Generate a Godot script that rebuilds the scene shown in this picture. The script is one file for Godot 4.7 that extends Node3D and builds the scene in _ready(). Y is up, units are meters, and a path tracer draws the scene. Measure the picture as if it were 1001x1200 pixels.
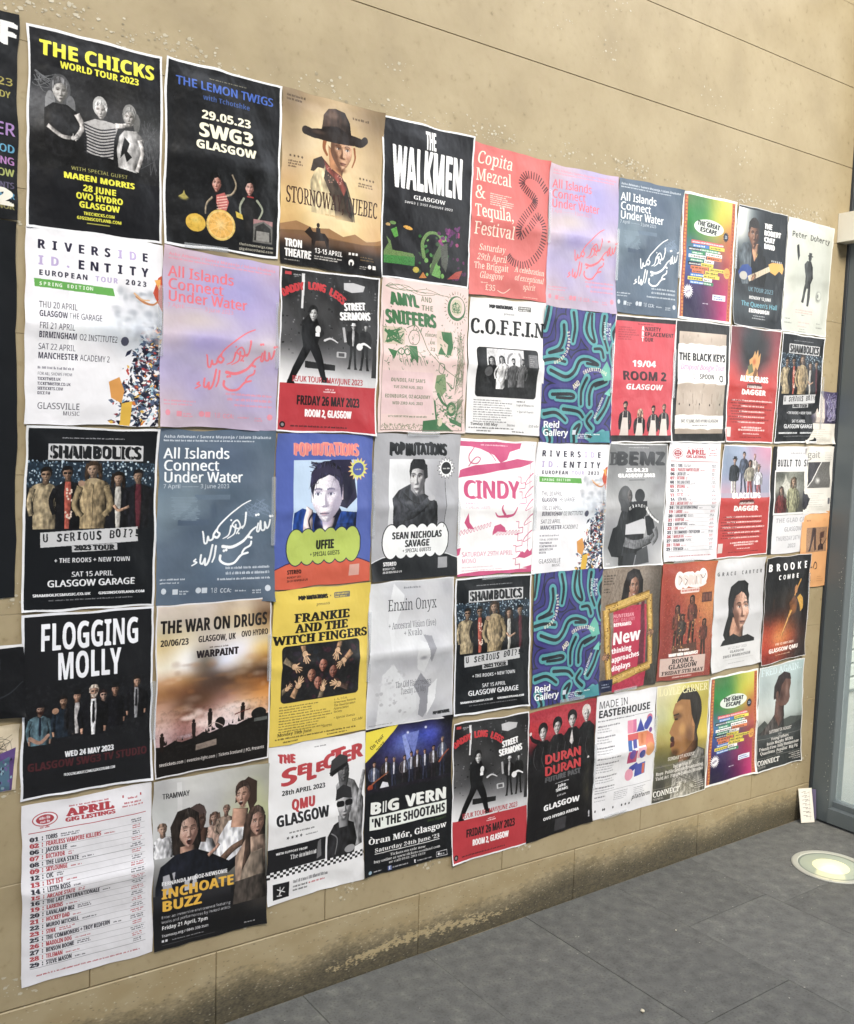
extends Node3D
# A wall of painted concrete blocks papered with A3 posters, beside a glazed grey metal screen, over slate paving.
# Metres, y up; the wall's face is the plane z = 0, x runs along it to the corner with the screen at x = 3.6.

var used := {}
func numbered(called: String) -> String:
	used[called] = used.get(called, -1) + 1
	return called if used[called] == 0 else "%s_%03d" % [called, used[called]]

func mat(c: Color, rough := 0.8, metal := 0.0) -> StandardMaterial3D:
	var m := StandardMaterial3D.new()
	m.albedo_color = c
	m.roughness = rough
	m.metallic = metal
	return m

func obj(called: String, mesh: Mesh, m: Material, parent: Node3D, at := Vector3.ZERO) -> MeshInstance3D:
	var o := MeshInstance3D.new()
	o.name = called
	o.mesh = mesh
	o.material_override = m
	parent.add_child(o, true)
	o.position = at
	return o

func thing(called: String, at: Vector3, label: String, category: String, group := "") -> Node3D:
	var o := Node3D.new()
	o.name = numbered(called)
	add_child(o)
	o.position = at
	tag(o, label, category, group)
	return o

func tag(o: Node, label: String, category: String, group := ""):
	o.set_meta("label", label)
	o.set_meta("category", category)
	if group: o.set_meta("group", group)

func noise_tex(n: FastNoiseLite, ramp: Array, sz := 512, bump := 0.0) -> NoiseTexture2D:
	var t := NoiseTexture2D.new()
	t.width = sz; t.height = sz
	t.seamless = true
	t.noise = n
	if bump > 0.0:
		t.as_normal_map = true; t.bump_strength = bump
	elif ramp.size():
		var g := Gradient.new()
		g.offsets = PackedFloat32Array(ramp[0]); g.colors = PackedColorArray(ramp[1])
		t.color_ramp = g
	return t

func fnl(sd: int, fr: float, oct := 4, type := FastNoiseLite.TYPE_SIMPLEX_SMOOTH) -> FastNoiseLite:
	var n := FastNoiseLite.new()
	n.seed = sd; n.frequency = fr; n.fractal_octaves = oct; n.noise_type = type
	return n

# a block whose long edges are chamfered; corners given as front quad (x0,y00 y01 .. x1,y10 y11), depth behind z = 0
func chamfer_box(x0: float, x1: float, yb0: float, yb1: float, yt0: float, yt1: float, zf: float, zb: float, ch: float) -> ArrayMesh:
	var st := SurfaceTool.new()
	st.begin(Mesh.PRIMITIVE_TRIANGLES)
	st.set_smooth_group(-1)
	var fr := [Vector3(x0 + ch, yb0 + ch, zf), Vector3(x1 - ch, yb1 + ch, zf), Vector3(x1 - ch, yt1 - ch, zf), Vector3(x0 + ch, yt0 - ch, zf)]
	var md := [Vector3(x0, yb0, zf - ch), Vector3(x1, yb1, zf - ch), Vector3(x1, yt1, zf - ch), Vector3(x0, yt0, zf - ch)]
	var bk := [Vector3(x0, yb0, zb), Vector3(x1, yb1, zb), Vector3(x1, yt1, zb), Vector3(x0, yt0, zb)]
	quad(st, fr[0], fr[1], fr[2], fr[3])
	for i in 4:
		var j := (i + 1) % 4
		quad(st, md[i], md[j], fr[j], fr[i])
		quad(st, bk[i], bk[j], md[j], md[i])
	quad(st, bk[1], bk[0], bk[3], bk[2])
	st.generate_normals()
	return st.commit()

# corners counter-clockwise seen from outside
func quad(st: SurfaceTool, a: Vector3, b: Vector3, c: Vector3, d: Vector3):
	for v in [a, c, b, a, d, c]:
		st.set_uv(Vector2(v.x, -v.y))
		st.add_vertex(v)

func box(x0: float, x1: float, y0: float, y1: float, z0: float, z1: float, ch := 0.002) -> ArrayMesh:
	return chamfer_box(x0, x1, y0, y0, y1, y1, z1, z0, minf(ch, (z1 - z0) * .4))

# ---------------------------------------------------------------- paper on the wall
var crinkle: NoiseTexture2D
var prints := {}
func print_of(key: String) -> StandardMaterial3D:
	if prints.has(key): return prints[key]
	paint(key)
	var m := StandardMaterial3D.new()
	var t := im.duplicate() as Image
	t.convert(Image.FORMAT_RGB8)
	t.adjust_bcs(1.02, 0.985, 0.84)
	m.albedo_texture = ImageTexture.create_from_image(t)
	m.albedo_color = Color(0.945, 0.945, 0.95)
	m.roughness = 0.31
	m.metallic_specular = 0.5
	m.normal_enabled = true
	m.normal_texture = crinkle
	m.normal_scale = 0.5
	prints[key] = m
	return m

# a sheet of paper pasted flat: corners TL TR BL BR on the wall, height off it, fold across the middle
func paper(c: Array, lift: float, fold: float, sd: int, crop := Rect2(0, 0, 1, 1), curl := 1.0) -> ArrayMesh:
	var r := RandomNumberGenerator.new(); r.seed = sd
	var tl := Vector2(c[0], c[1]); var tr := Vector2(c[2], c[3]); var bl := Vector2(c[4], c[5]); var br := Vector2(c[6], c[7])
	var n := fnl(sd * 7 + 3, 5.0, 2)
	var n2 := fnl(sd * 11 + 1, 17.0, 3)
	var st := SurfaceTool.new()
	st.begin(Mesh.PRIMITIVE_TRIANGLES)
	var nx := 20; var ny := 32
	var ctr := (tl + tr + bl + br) / 4
	var lifts := [r.randf(), r.randf(), r.randf(), r.randf()]
	var fy := 0.5 + r.randf_range(-0.012, 0.012)
	for j in ny + 1:
		for i in nx + 1:
			var u := float(i) / nx; var v := float(j) / ny
			if j == ny / 2: v = fy
			var p := tl.lerp(tr, u).lerp(bl.lerp(br, u), v)
			var edge := minf(minf(u, 1 - u) * nx, minf(v, 1 - v) * ny)
			var m := smoothstep(0.0, 4.0, edge)
			# bubbles and ripples in the pasted paper, then the fold across the middle
			var z := lift + m * (0.0034 + (0.0034 * n.get_noise_2d(p.x, p.y) + 0.0019 * n2.get_noise_2d(p.x, p.y * 0.6)) * curl)
			z += fold * 0.0135 * exp(-absf(v - fy) / 0.075) * (0.5 + 0.5 * smoothstep(0.0, 0.1, minf(u, 1 - u)))
			for k in 4:
				var q := Vector2(u - (k % 2), (v - (1 if k > 1 else 0)) * 1.414).length()
				if lifts[k] > 0.5: z += (lifts[k] - 0.4) * 0.018 * curl * exp(-q / 0.10)
			if edge < .5:
				z += 0.0003 + maxf(0.0, n.get_noise_2d(p.x * 3 + 9, p.y * 3)) * 0.0034 * curl
				p += Vector2(n.get_noise_2d(p.x * 1.2, p.y * 1.2 + 5), n.get_noise_2d(p.x * 1.2 + 8, p.y * 1.2)) * 0.0046 * curl
			st.set_uv(Vector2(crop.position.x + u * crop.size.x, crop.position.y + v * crop.size.y))
			st.add_vertex(Vector3(p.x - ctr.x, p.y - ctr.y, z))
	for j in ny:
		for i in nx:
			var a := j * (nx + 1) + i
			for k in [a, a + 1, a + nx + 2, a, a + nx + 2, a + nx + 1]: st.add_index(k)
	st.generate_normals()
	st.generate_tangents()
	return st.commit()

func poster(called: String, key: String, c: Array, label: String, layer := 0, fold := .6, group := "", cat := "poster", crop := Rect2(0, 0, 1, 1), curl := 1.0) -> Node3D:
	var ctr := Vector3((c[0] + c[2] + c[4] + c[6]) / 4.0, (c[1] + c[3] + c[5] + c[7]) / 4.0, 0)
	var o := thing(called, ctr, label, cat, group)
	obj("printed_sheet", paper(c, 0.0022 + 0.0011 * layer, fold, hash(label) % 9999, crop, curl), print_of(key), o)
	return o

# ---------------------------------------------------------------- the place
func course_y(k: int, x: float) -> float:
	if k == 0: return -0.03
	if k == 1: return 0.208 - 0.0215 * (x - 0.44)
	return 0.195 + 0.305 * (k - 1)

func wall_materials() -> Array:
	# beige masonry paint: base noise, dust and bare specks; every value is the paint's own colour
	var big := fnl(4, 0.006, 5)
	var ramp := [[0.0, 0.35, 0.5, 0.68, 1.0], [Color(0.585, 0.53, 0.42), Color(0.612, 0.556, 0.44), Color(0.624, 0.568, 0.452), Color(0.634, 0.579, 0.463), Color(0.655, 0.60, 0.485)]]
	var m := mat(Color.WHITE, 0.44)
	m.albedo_texture = noise_tex(big, ramp, 1024)
	m.uv1_triplanar = true; m.uv1_world_triplanar = true; m.uv1_scale = Vector3(0.55, 0.55, 0.55)
	m.normal_enabled = true
	m.normal_texture = noise_tex(fnl(5, 0.02, 4), [], 1024, 2.0)
	m.normal_scale = 0.25
	m.detail_enabled = true
	m.detail_blend_mode = BaseMaterial3D.BLEND_MODE_MUL
	m.detail_uv_layer = BaseMaterial3D.DETAIL_UV_1
	m.detail_albedo = noise_tex(fnl(6, 0.05, 5), [[0.0, 0.16, 0.26, 0.5, 1.0], [Color(0.80, 0.785, 0.75), Color(0.95, 0.945, 0.93), Color(0.99, 0.99, 0.985), Color(1, 1, 1), Color(1, 1, 1)]], 1024)
	# bottom course: the same paint with the band of black grime and moss along the paving, and a flaked patch
	var W := 1400; var H := 128
	var g := Image.create(W, H, false, Image.FORMAT_RGB8)
	var n1 := fnl(21, 0.012, 4); var n2 := fnl(22, 0.09, 3); var n3 := fnl(23, 0.3, 2); var n4 := fnl(24, 0.02, 4)
	for j in H:
		for i in W:
			var x := i / 300.0 - 0.9; var y := 0.21 - j / 600.0
			var a := n2.get_noise_2d(i, j); var b := n3.get_noise_2d(i, j)
			var c := Color(0.638, 0.582, 0.464).lerp(Color(0.60, 0.54, 0.415), clampf(0.5 + n4.get_noise_2d(i, j) * 1.4, 0, 1))
			var top := 0.082 + 0.045 * n1.get_noise_2d(i * .6, 0) + 0.012 * sin(x * 2.1 + 1.0)
			var d := y - top + a * 0.030 + b * 0.010
			var k := clampf(0.5 - d / 0.075, 0.0, 1.0) * (0.80 + 0.2 * a)
			var grime := Color(0.20, 0.19, 0.165).lerp(Color(0.32, 0.30, 0.245), clampf(0.5 + b, 0, 1))
			var fl := 0.0
			if x > 1.28 and x < 2.0: fl = clampf((0.5 - absf(y - 0.052 - 0.010 * sin(x * 9)) / 0.024 + a * 0.9 + b * 0.7 - maxf(0.0, absf(x - 1.60) - 0.2) * 4.0) * 5.0, 0.0, 1.0)
			c = c.lerp(grime, clampf(k, 0, 1) * (1.0 - fl * 0.95))
			if fl > 0.4: c = c.lerp(Color(0.66, 0.60, 0.46), 0.6 * fl)
			if b > 0.56 and a > 0.18: c = c.lerp(Color(0.80, 0.79, 0.74), 0.6)
			if b < -0.6 and a < -0.1: c = c.lerp(Color(0.30, 0.27, 0.21), 0.55)
			g.set_pixel(i, j, c)
	var mb := m.duplicate() as StandardMaterial3D
	mb.albedo_texture = ImageTexture.create_from_image(g)
	mb.uv1_triplanar = false; mb.uv1_world_triplanar = false
	mb.uv1_scale = Vector3(300.0 / W, 600.0 / H, 1); mb.uv1_offset = Vector3(0.9 * 300.0 / W, 0.21 * 600.0 / H, 0)
	mb.detail_enabled = false
	mb.normal_enabled = false
	return [m, mb]

func build_wall():
	var w := thing("block_wall", Vector3(0, 0, 0), "long wall of beige painted concrete blocks covered in posters", "wall")
	var ms := wall_materials()
	var core := mat(Color(0.44, 0.38, 0.27), 0.9)
	obj("mortar_core", box(-2.6, 3.70, -0.05, 4.32, -0.32, -0.0045), core, w)
	var r := RandomNumberGenerator.new(); r.seed = 5
	var pitch := 0.634
	for k in 14:
		var off := -2.56 + (0.348 if k % 2 == 0 else 0.03)
		var x := -2.6
		while x < 3.69:
			var nx := off
			while nx <= x + 0.04: nx += pitch
			nx = minf(nx, 3.70)
			if nx > 3.5: nx = 3.70
			var g := 0.0006 if k < 2 else 0.0
			var low := 0.0011 if k in [1, 9, 10] else 0.0004
			var up := 0.0011 if k in [0, 8, 9] else 0.0004
			var dz := r.randf_range(-0.0003, 0.0003) if k < 2 else 0.0
			var cx := 0.0 if k < 2 else 0.0005
			obj("block", chamfer_box(x + g - cx, nx - g + cx, course_y(k, x) + low, course_y(k, nx) + low, course_y(k + 1, x) - up, course_y(k + 1, nx) - up, dz, -0.10, 0.0022 if k < 2 else 0.0005), ms[1] if k == 0 else ms[0], w)
			x = nx
	# shiny remains of tape and paste, and chips in the paint, round the posters
	var st := SurfaceTool.new(); st.begin(Mesh.PRIMITIVE_TRIANGLES)
	var chips := SurfaceTool.new(); chips.begin(Mesh.PRIMITIVE_TRIANGLES)
	var spots := []
	for i in 260: spots.append([r.randf_range(0.45, 3.5), 2.375 + absf(r.randfn(0, 0.022)), 1.0])
	for i in 28:
		var cx := r.randf_range(0.5, 3.45); var cy := 2.385 + r.randf() * 0.035
		for j in 22: spots.append([cx + r.randfn(0, 0.035), cy + r.randfn(0, 0.014), 1.2])
	for cc in [[1.62, 2.85], [2.02, 2.80], [2.2, 2.74], [2.25, 2.88], [1.85, 2.98], [2.75, 2.72], [3.1, 2.75], [1.45, 2.5], [0.75, 2.55], [2.9, 2.55]]:
		for j in 20: spots.append([cc[0] + r.randfn(0, 0.04), cc[1] + r.randfn(0, 0.022), 1.0])
	for cc in [[1.36, 0.265], [1.64, 0.268], [1.68, 0.29], [0.485, 0.26], [1.06, 0.25], [0.475, 1.15], [0.475, 0.72], [0.49, 1.96], [2.0, 0.235], [3.5, 0.24]]:
		for j in 34: spots.append([cc[0] + r.randfn(0, 0.026), cc[1] + r.randfn(0, 0.012), 1.3])
	for i in 160: spots.append([r.randf_range(0.2, 3.5), r.randf_range(0.03, 3.1), 0.7])
	for i in 60: spots.append([r.randf_range(3.48, 3.58), r.randf_range(0.1, 2.4), 0.7])
	for s in spots:
		var sz: float = s[2] * 0.0034 * pow(r.randf(), 2.2) + 0.0006
		var t: SurfaceTool = st if r.randf() < 0.85 else chips
		var a0 := r.randf() * TAU
		var tilt := Vector3(r.randf_range(-.5, .5), r.randf_range(-.5, .5), 0)
		var pv := []
		for k in 5:
			var q := Vector2.from_angle(a0 - k * TAU / 5) * sz * r.randf_range(0.5, 1.4)
			pv.append(Vector3(s[0] + q.x * 1.3, s[1] + q.y, 0.0007 + tilt.x * q.x * .2 + tilt.y * q.y * .2))
		for k in 3:
			t.add_vertex(pv[0]); t.add_vertex(pv[k + 1]); t.add_vertex(pv[k + 2])
	st.generate_normals(); chips.generate_normals()
	var gm := mat(Color(0.72, 0.69, 0.61), 0.3); gm.metallic_specular = 0.6
	var a1 := obj("paste_residue", st.commit(), gm, w); a1.set_meta("kind", "stuff")
	var a2 := obj("paint_chips", chips.commit(), mat(Color(0.56, 0.52, 0.43), 0.7), w); a2.set_meta("kind", "stuff")

func build_floor():
	var ground := obj("ground", box(-60, 60, -0.6, -0.035, -60, 60), mat(Color(0.36, 0.36, 0.35), 0.9), self)
	ground.set_meta("kind", "structure")
	var f := Node3D.new(); f.name = "pavement"; add_child(f); f.set_meta("kind", "structure")
	obj("bedding", box(-2.6, 3.56, -0.03, -0.006, 0.0, 4.0), mat(Color(0.20, 0.20, 0.19), 0.95), f)
	var ms := []
	for v in 4:
		var m := mat(Color.WHITE, 0.9)
		var b: float = [0.335, 0.352, 0.343, 0.36][v]
		m.albedo_texture = noise_tex(fnl(40 + v, 0.014, 6), [[0.0, 0.3, 0.5, 0.66, 0.8, 1.0], [Color(b * .84, b * .84, b * .81), Color(b * .95, b * .95, b * .92), Color(b, b, b * .97), Color(b * 1.04, b * 1.04, b * 1.0), Color(b * 1.10, b * 1.10, b * 1.05), Color(b * 1.25, b * 1.25, b * 1.18)]], 1024)
		m.uv1_triplanar = true; m.uv1_world_triplanar = true; m.uv1_scale = Vector3(1.1, 1.1, 1.1)
		m.normal_enabled = true; m.normal_texture = noise_tex(fnl(50 + v, 0.04, 4), [], 512, 3.0); m.normal_scale = 0.4
		m.detail_enabled = true; m.detail_blend_mode = BaseMaterial3D.BLEND_MODE_MUL
		m.detail_albedo = noise_tex(fnl(60 + v, 0.09, 4), [[0.0, 0.22, 0.36, 0.62, 1.0], [Color(0.70, 0.70, 0.68), Color(0.88, 0.88, 0.86), Color(0.97, 0.97, 0.965), Color(1, 1, 1), Color(1, 1, 1)]], 1024)
		ms.append(m)
	var r := RandomNumberGenerator.new(); r.seed = 12
	var c := 0
	var x := -2.4
	while x < 3.55:
		var x1 := minf(x + 0.4008, 3.555)
		if x1 > 3.3: x1 = 3.555 if x > 3.1 else x1
		var z := [0.004, 0.004][0] as float
		var cuts := [r.randf_range(0.25, 0.8)]
		if absf(x - 2.405) < .05: cuts = [0.333]
		elif absf(x - 2.004) < .05: cuts = [0.69]
		while cuts[-1] < 3.4: cuts.append(cuts[-1] + 0.72)
		cuts.append(4.0)
		for e in cuts:
			var g := 0.0006
			var h := r.randf_range(-0.0008, 0.0008)
			obj("slab", slab_mesh(x + g, x1 - g, z + g, float(e) - g, h), ms[r.randi() % 4], f)
			z = e
		x = x1 if x1 < 3.55 else 9.0
		c += 1
	var fl := SurfaceTool.new(); fl.begin(Mesh.PRIMITIVE_TRIANGLES)
	for i in 420:
		var o := Vector3(r.randf_range(0.6, 3.5), 0.0013, r.randf_range(0.02, 1.7)); var sz := 0.0006 + 0.0022 * pow(r.randf(), 3.0); var a0 := r.randf() * TAU
		var pv := []
		for k in 5: pv.append(o + Vector3(cos(a0 + k * TAU / 5), 0, sin(a0 + k * TAU / 5)) * sz * r.randf_range(.5, 1.4))
		for k in 3:
			fl.add_vertex(pv[0]); fl.add_vertex(pv[k + 1]); fl.add_vertex(pv[k + 2])
	fl.generate_normals()
	var fk := obj("grit_flecks", fl.commit(), mat(Color(0.56, 0.55, 0.51), 0.8), f); fk.set_meta("kind", "stuff")
	# the last strip in front of the screen is closed by slabs too; a few bits of litter lie on the paving
	for d in [[1.93, 0.568, 0.007], [2.35, 0.33, 0.003]]:
		var o := MeshInstance3D.new(); o.name = numbered("litter_scrap")
		o.mesh = scrap_mesh(d[2], int(d[0] * 100)); o.material_override = mat(Color(0.78, 0.75, 0.66), 0.7)
		add_child(o); o.position = Vector3(d[0], 0.002, d[1])
		tag(o, "crumpled cream scrap of litter lying on the grey paving" if d[2] > .005 else "tiny pale crumb of litter on the grey paving", "litter", "")

func slab_mesh(x0: float, x1: float, z0: float, z1: float, h: float) -> ArrayMesh:
	var st := SurfaceTool.new(); st.begin(Mesh.PRIMITIVE_TRIANGLES); st.set_smooth_group(-1)
	var ch := 0.0013
	var t := [Vector3(x0 + ch, h, z1 - ch), Vector3(x1 - ch, h, z1 - ch), Vector3(x1 - ch, h, z0 + ch), Vector3(x0 + ch, h, z0 + ch)]
	var m := [Vector3(x0, h - ch, z1), Vector3(x1, h - ch, z1), Vector3(x1, h - ch, z0), Vector3(x0, h - ch, z0)]
	quad(st, t[0], t[1], t[2], t[3])
	for i in 4:
		var j := (i + 1) % 4
		quad(st, m[i], m[j], t[j], t[i])
		quad(st, m[i] + Vector3(0, -.003, 0), m[j] + Vector3(0, -.003, 0), m[j], m[i])
	st.generate_normals()
	return st.commit()

func scrap_mesh(s: float, sd: int) -> ArrayMesh:
	var r := RandomNumberGenerator.new(); r.seed = sd
	var sp := SphereMesh.new(); sp.radius = s; sp.height = s * 1.2; sp.radial_segments = 9; sp.rings = 5
	var a := sp.get_mesh_arrays()
	var v: PackedVector3Array = a[Mesh.ARRAY_VERTEX]
	var n := fnl(sd, 0.9 / s * .6, 2)
	for i in v.size(): v[i] = v[i] * (0.75 + 0.7 * n.get_noise_3dv(v[i])) + Vector3(0, s * .5, 0)
	a[Mesh.ARRAY_VERTEX] = v
	var m := ArrayMesh.new(); m.add_surface_from_arrays(Mesh.PRIMITIVE_TRIANGLES, a)
	return m

func lathe(prof: Array, seg := 48) -> ArrayMesh:
	var st := SurfaceTool.new(); st.begin(Mesh.PRIMITIVE_TRIANGLES); st.set_smooth_group(-1)
	for i in prof.size() - 1:
		for k in seg:
			var a := k * TAU / seg; var b := (k + 1) * TAU / seg
			var p: Vector2 = prof[i]; var q: Vector2 = prof[i + 1]
			var A := Vector3(cos(a) * p.x, p.y, sin(a) * p.x); var B := Vector3(cos(b) * p.x, p.y, sin(b) * p.x)
			var C2 := Vector3(cos(b) * q.x, q.y, sin(b) * q.x); var D := Vector3(cos(a) * q.x, q.y, sin(a) * q.x)
			quad(st, A, B, C2, D)
	st.generate_normals()
	return st.commit()

func build_screen():
	var g := thing("glazed_screen", Vector3(3.6, 0, 0.05), "grey metal framed glazed screen meeting the end of the poster wall", "glazing")
	var off := -g.position
	g.rotation.z = -0.018
	var m := mat(Color(0.335, 0.362, 0.37), 0.45); m.metallic_specular = 0.5
	m.normal_enabled = true; m.normal_texture = noise_tex(fnl(70, 0.02, 3), [], 256, 1.0); m.normal_scale = 0.2
	m.uv1_triplanar = true
	var dark := mat(Color(0.16, 0.18, 0.20), 0.5)
	var post := obj("post", box(3.572, 3.66, 0.0, 3.4, 0.014, 0.094, 0.003), m, g, off)
	obj("seal", box(3.566, 3.62, 0.0, 3.4, 0.001, 0.0135), dark, post)
	var z := 0.094
	for e in [1.9, 3.7]:
		var rail := obj("bottom_rail", box(3.562, 3.66, 0.004, 0.062, z, e, 0.004), m, g, off)
		obj("glazing_bead", box(3.594, 3.640, 0.062, 0.084, z, e, 0.003), m, rail)
		obj("top_rail", box(3.572, 3.66, 3.30, 3.4, z, e, 0.003), m, g, off)
		var gl := StandardMaterial3D.new()
		gl.albedo_color = Color(0.86, 0.92, 0.90, 0.16); gl.transparency = BaseMaterial3D.TRANSPARENCY_ALPHA; gl.roughness = 0.04
		obj("pane", box(3.612, 3.620, 0.084, 3.30, z + 0.001, e - 0.001, 0.001), gl, g, off)
		obj("post", box(3.572, 3.66, 0.062, 3.30, e + .001, e + 0.08, 0.003), m, g, off)
		z = e + 0.081
	obj("added_stile", box(3.580, 3.654, 0.085, 3.299, 0.26, 0.335, 0.003), m, g, off)  # unseen upright, added to cast a soft shadow band on the wall
	# dust specks and drips of paint on the post beside the seam
	var st := SurfaceTool.new(); st.begin(Mesh.PRIMITIVE_TRIANGLES)
	var r := RandomNumberGenerator.new(); r.seed = 3
	for i in 130:
		var y := r.randf_range(0.08, 1.1); var zz := 0.076 + r.randfn(0, 0.008); var s := 0.0006 + 0.0018 * pow(r.randf(), 2)
		zz = clampf(zz, 0.03, 0.091)
		for k in 3:
			for v in [Vector2.ZERO, Vector2.from_angle(k * 2.1 + 2.1), Vector2.from_angle(k * 2.1)]:
				st.add_vertex(Vector3(3.5708, y + v.y * s * 1.6, zz + v.x * s))
	st.generate_normals()
	var sp := obj("paint_specks", st.commit(), mat(Color(0.74, 0.75, 0.72), 0.6), post); sp.set_meta("kind", "stuff")
	# the lobby behind the glass: pale floor and a louvred shutter
	var lob := obj("lobby_floor", box(3.665, 9.0, -0.03, -0.004, -3.0, 6.0), mat(Color(0.60, 0.61, 0.58), 0.5), self); lob.set_meta("kind", "structure")
	var sh := thing("louvred_shutter", Vector3(5.0, 0, -1.0), "pale green-grey louvred shutter seen through the glass", "shutter")
	var sm := mat(Color(0.66, 0.69, 0.65), 0.5)
	obj("backing", box(-1.3, 3.4, 0.0, 3.0, -0.06, -0.03), mat(Color(0.42, 0.45, 0.43), 0.7), sh)
	for i in 34: obj("slat", box(-1.3, 3.4, 0.03 + i * 0.086, 0.103 + i * 0.086, -0.029, 0.0, 0.006), sm, sh)

# unseen buildings added behind the camera, heights stepped to shade the wall's lower left
func build_shade_buildings():
	for d in [[-16.0, -1.2, 11.0, "tall grey stone building across the street from the poster wall"], [-1.1, 7.5, 7.6, "lower pale stone building across the street, beyond the tall grey one"]]:
		var b := thing("added_shade_building", Vector3(d[0], 0, 9.0), d[3], "building")
		var w: float = d[1] - d[0]
		obj("wall", box(0, w, -0.03, d[2] - 0.4, 0.0, 6.0), mat(Color(0.27, 0.27, 0.26) if d[2] > 10 else Color(0.36, 0.35, 0.33), 0.9), b)
		obj("cornice", box(-0.1, w + 0.0, d[2] - 0.399, d[2], -0.2, 6.1), mat(Color(0.56, 0.55, 0.51), 0.9), b)
		var wm := mat(Color(0.12, 0.14, 0.16), 0.15)
		for fl in int((d[2] - 1.0) / 3.0):
			for k in int(w / 2.4): obj("window", box(0.7 + k * 2.4, 1.8 + k * 2.4, 0.9 + fl * 3.0, 2.7 + fl * 3.0, -0.03, 0.05), wm, b)

func build_uplight():
	var t := thing("ground_light", Vector3(3.20, 0.0, 0.335), "round recessed floor light with pale metal ring and warm glow", "floor light")
	var steel := mat(Color(0.66, 0.66, 0.62), 0.45, 0.2)
	var ring := obj("ring", lathe([Vector2(0.134, -0.004), Vector2(0.136, 0.0026), Vector2(0.132, 0.0046), Vector2(0.116, 0.0046), Vector2(0.113, 0.0028)]), steel, t)
	obj("gasket", lathe([Vector2(0.113, 0.0028), Vector2(0.107, 0.0028), Vector2(0.106, 0.0018)]), mat(Color(0.40, 0.43, 0.40), 0.7), t)
	var lens := mat(Color(0.57, 0.60, 0.55), 0.25)
	obj("lens", lathe([Vector2(0.106, 0.0018), Vector2(0.064, 0.0022)]), lens, t)
	var glow := mat(Color(0.74, 0.73, 0.60), 0.3)
	glow.emission_enabled = true; glow.emission = Color(1.0, 0.96, 0.74); glow.emission_energy_multiplier = 0.06
	obj("lamp_face", lathe([Vector2(0.064, 0.0022), Vector2(0.03, 0.0030), Vector2(0.0, 0.0034)]), glow, t)
	for k in 3:
		var a := k * TAU / 3 + 0.5
		obj("screw", lathe([Vector2(0.005, 0.0046), Vector2(0.0046, 0.0058), Vector2(0.0, 0.006)], 10), steel, ring, Vector3(cos(a) * 0.124, 0, sin(a) * 0.124))
	var l := OmniLight3D.new(); l.name = "lamp_light"
	l.light_color = Color(1.0, 0.93, 0.66); l.light_energy = 0.003; l.light_size = 0.06; l.omni_range = 8; l.omni_attenuation = 2; l.shadow_enabled = true
	t.add_child(l); l.position = Vector3(0, 0.03, 0)

func build_box_and_cards():
	var b := thing("wall_sensor_box", Vector3(3.582, 2.335, 0.05), "small white box fixed where the wall meets the grey post", "sensor")
	var wm := mat(Color(0.84, 0.82, 0.76), 0.45)
	obj("housing", box(-0.045, 0.012, 0.0, 0.112, -0.049, 0.03, 0.008), wm, b)
	obj("lens_cover", box(-0.030, 0.010, 0.012, 0.05, 0.0305, 0.040, 0.004), mat(Color(0.50, 0.48, 0.43), 0.3), b)
	obj("lid", box(-0.030, 0.010, 0.058, 0.102, 0.0305, 0.036, 0.003), wm, b)
	var cd := thing("leaning_card", Vector3(3.498, 0.002, 0.05), "small cream card with brown scribbles leaning in the corner of the wall", "card")
	var o := obj("card_sheet", box(-0.034, 0.034, 0.0, 0.135, -0.0012, 0.0012, 0.0004), mat(Color(0.84, 0.82, 0.76), 0.6), cd)
	o.rotation = Vector3(-0.27, -0.25, -0.06)
	var fr := obj("scribble_print", box(-0.033, 0.033, 0.002, 0.133, 0.00125, 0.0016, 0.0001), card_print(), cd)
	fr.rotation = o.rotation
	var c2 := thing("leaning_card", Vector3(3.545, 0.002, 0.034), "thin violet-edged card wedged behind the cream card", "card")
	var o2 := obj("card_sheet", box(-0.02, 0.02, 0.0, 0.12, -0.001, 0.001, 0.0003), mat(Color(0.34, 0.31, 0.42), 0.6), c2)
	o2.rotation = Vector3(-0.18, -0.9, 0.04)

func card_print() -> StandardMaterial3D:
	art_scribblecard()
	var m := mat(Color(0.95, 0.95, 0.95), 0.6)
	var t := im.duplicate() as Image; t.convert(Image.FORMAT_RGB8)
	m.albedo_texture = ImageTexture.create_from_image(t)
	m.uv1_scale = Vector3(1.0 / 0.066, 1.0 / 0.132, 1); m.uv1_offset = Vector3(0.5, 0, 0)
	return m

# strips of clear tape pressed over a poster's edges
func tape(p: Node3D, x: float, y: float, w: float, h: float, rot := 0.0):
	var m := StandardMaterial3D.new()
	m.albedo_color = Color(0.80, 0.82, 0.84, 0.18); m.transparency = BaseMaterial3D.TRANSPARENCY_ALPHA; m.roughness = 0.12; m.metallic_specular = 0.7
	var o := obj("tape_strip", box(-w / 2, w / 2, -h / 2, h / 2, 0.0, 0.0004, 0.0001), m, p, Vector3(x, y, 0.0105))
	o.rotation.z = rot

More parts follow.
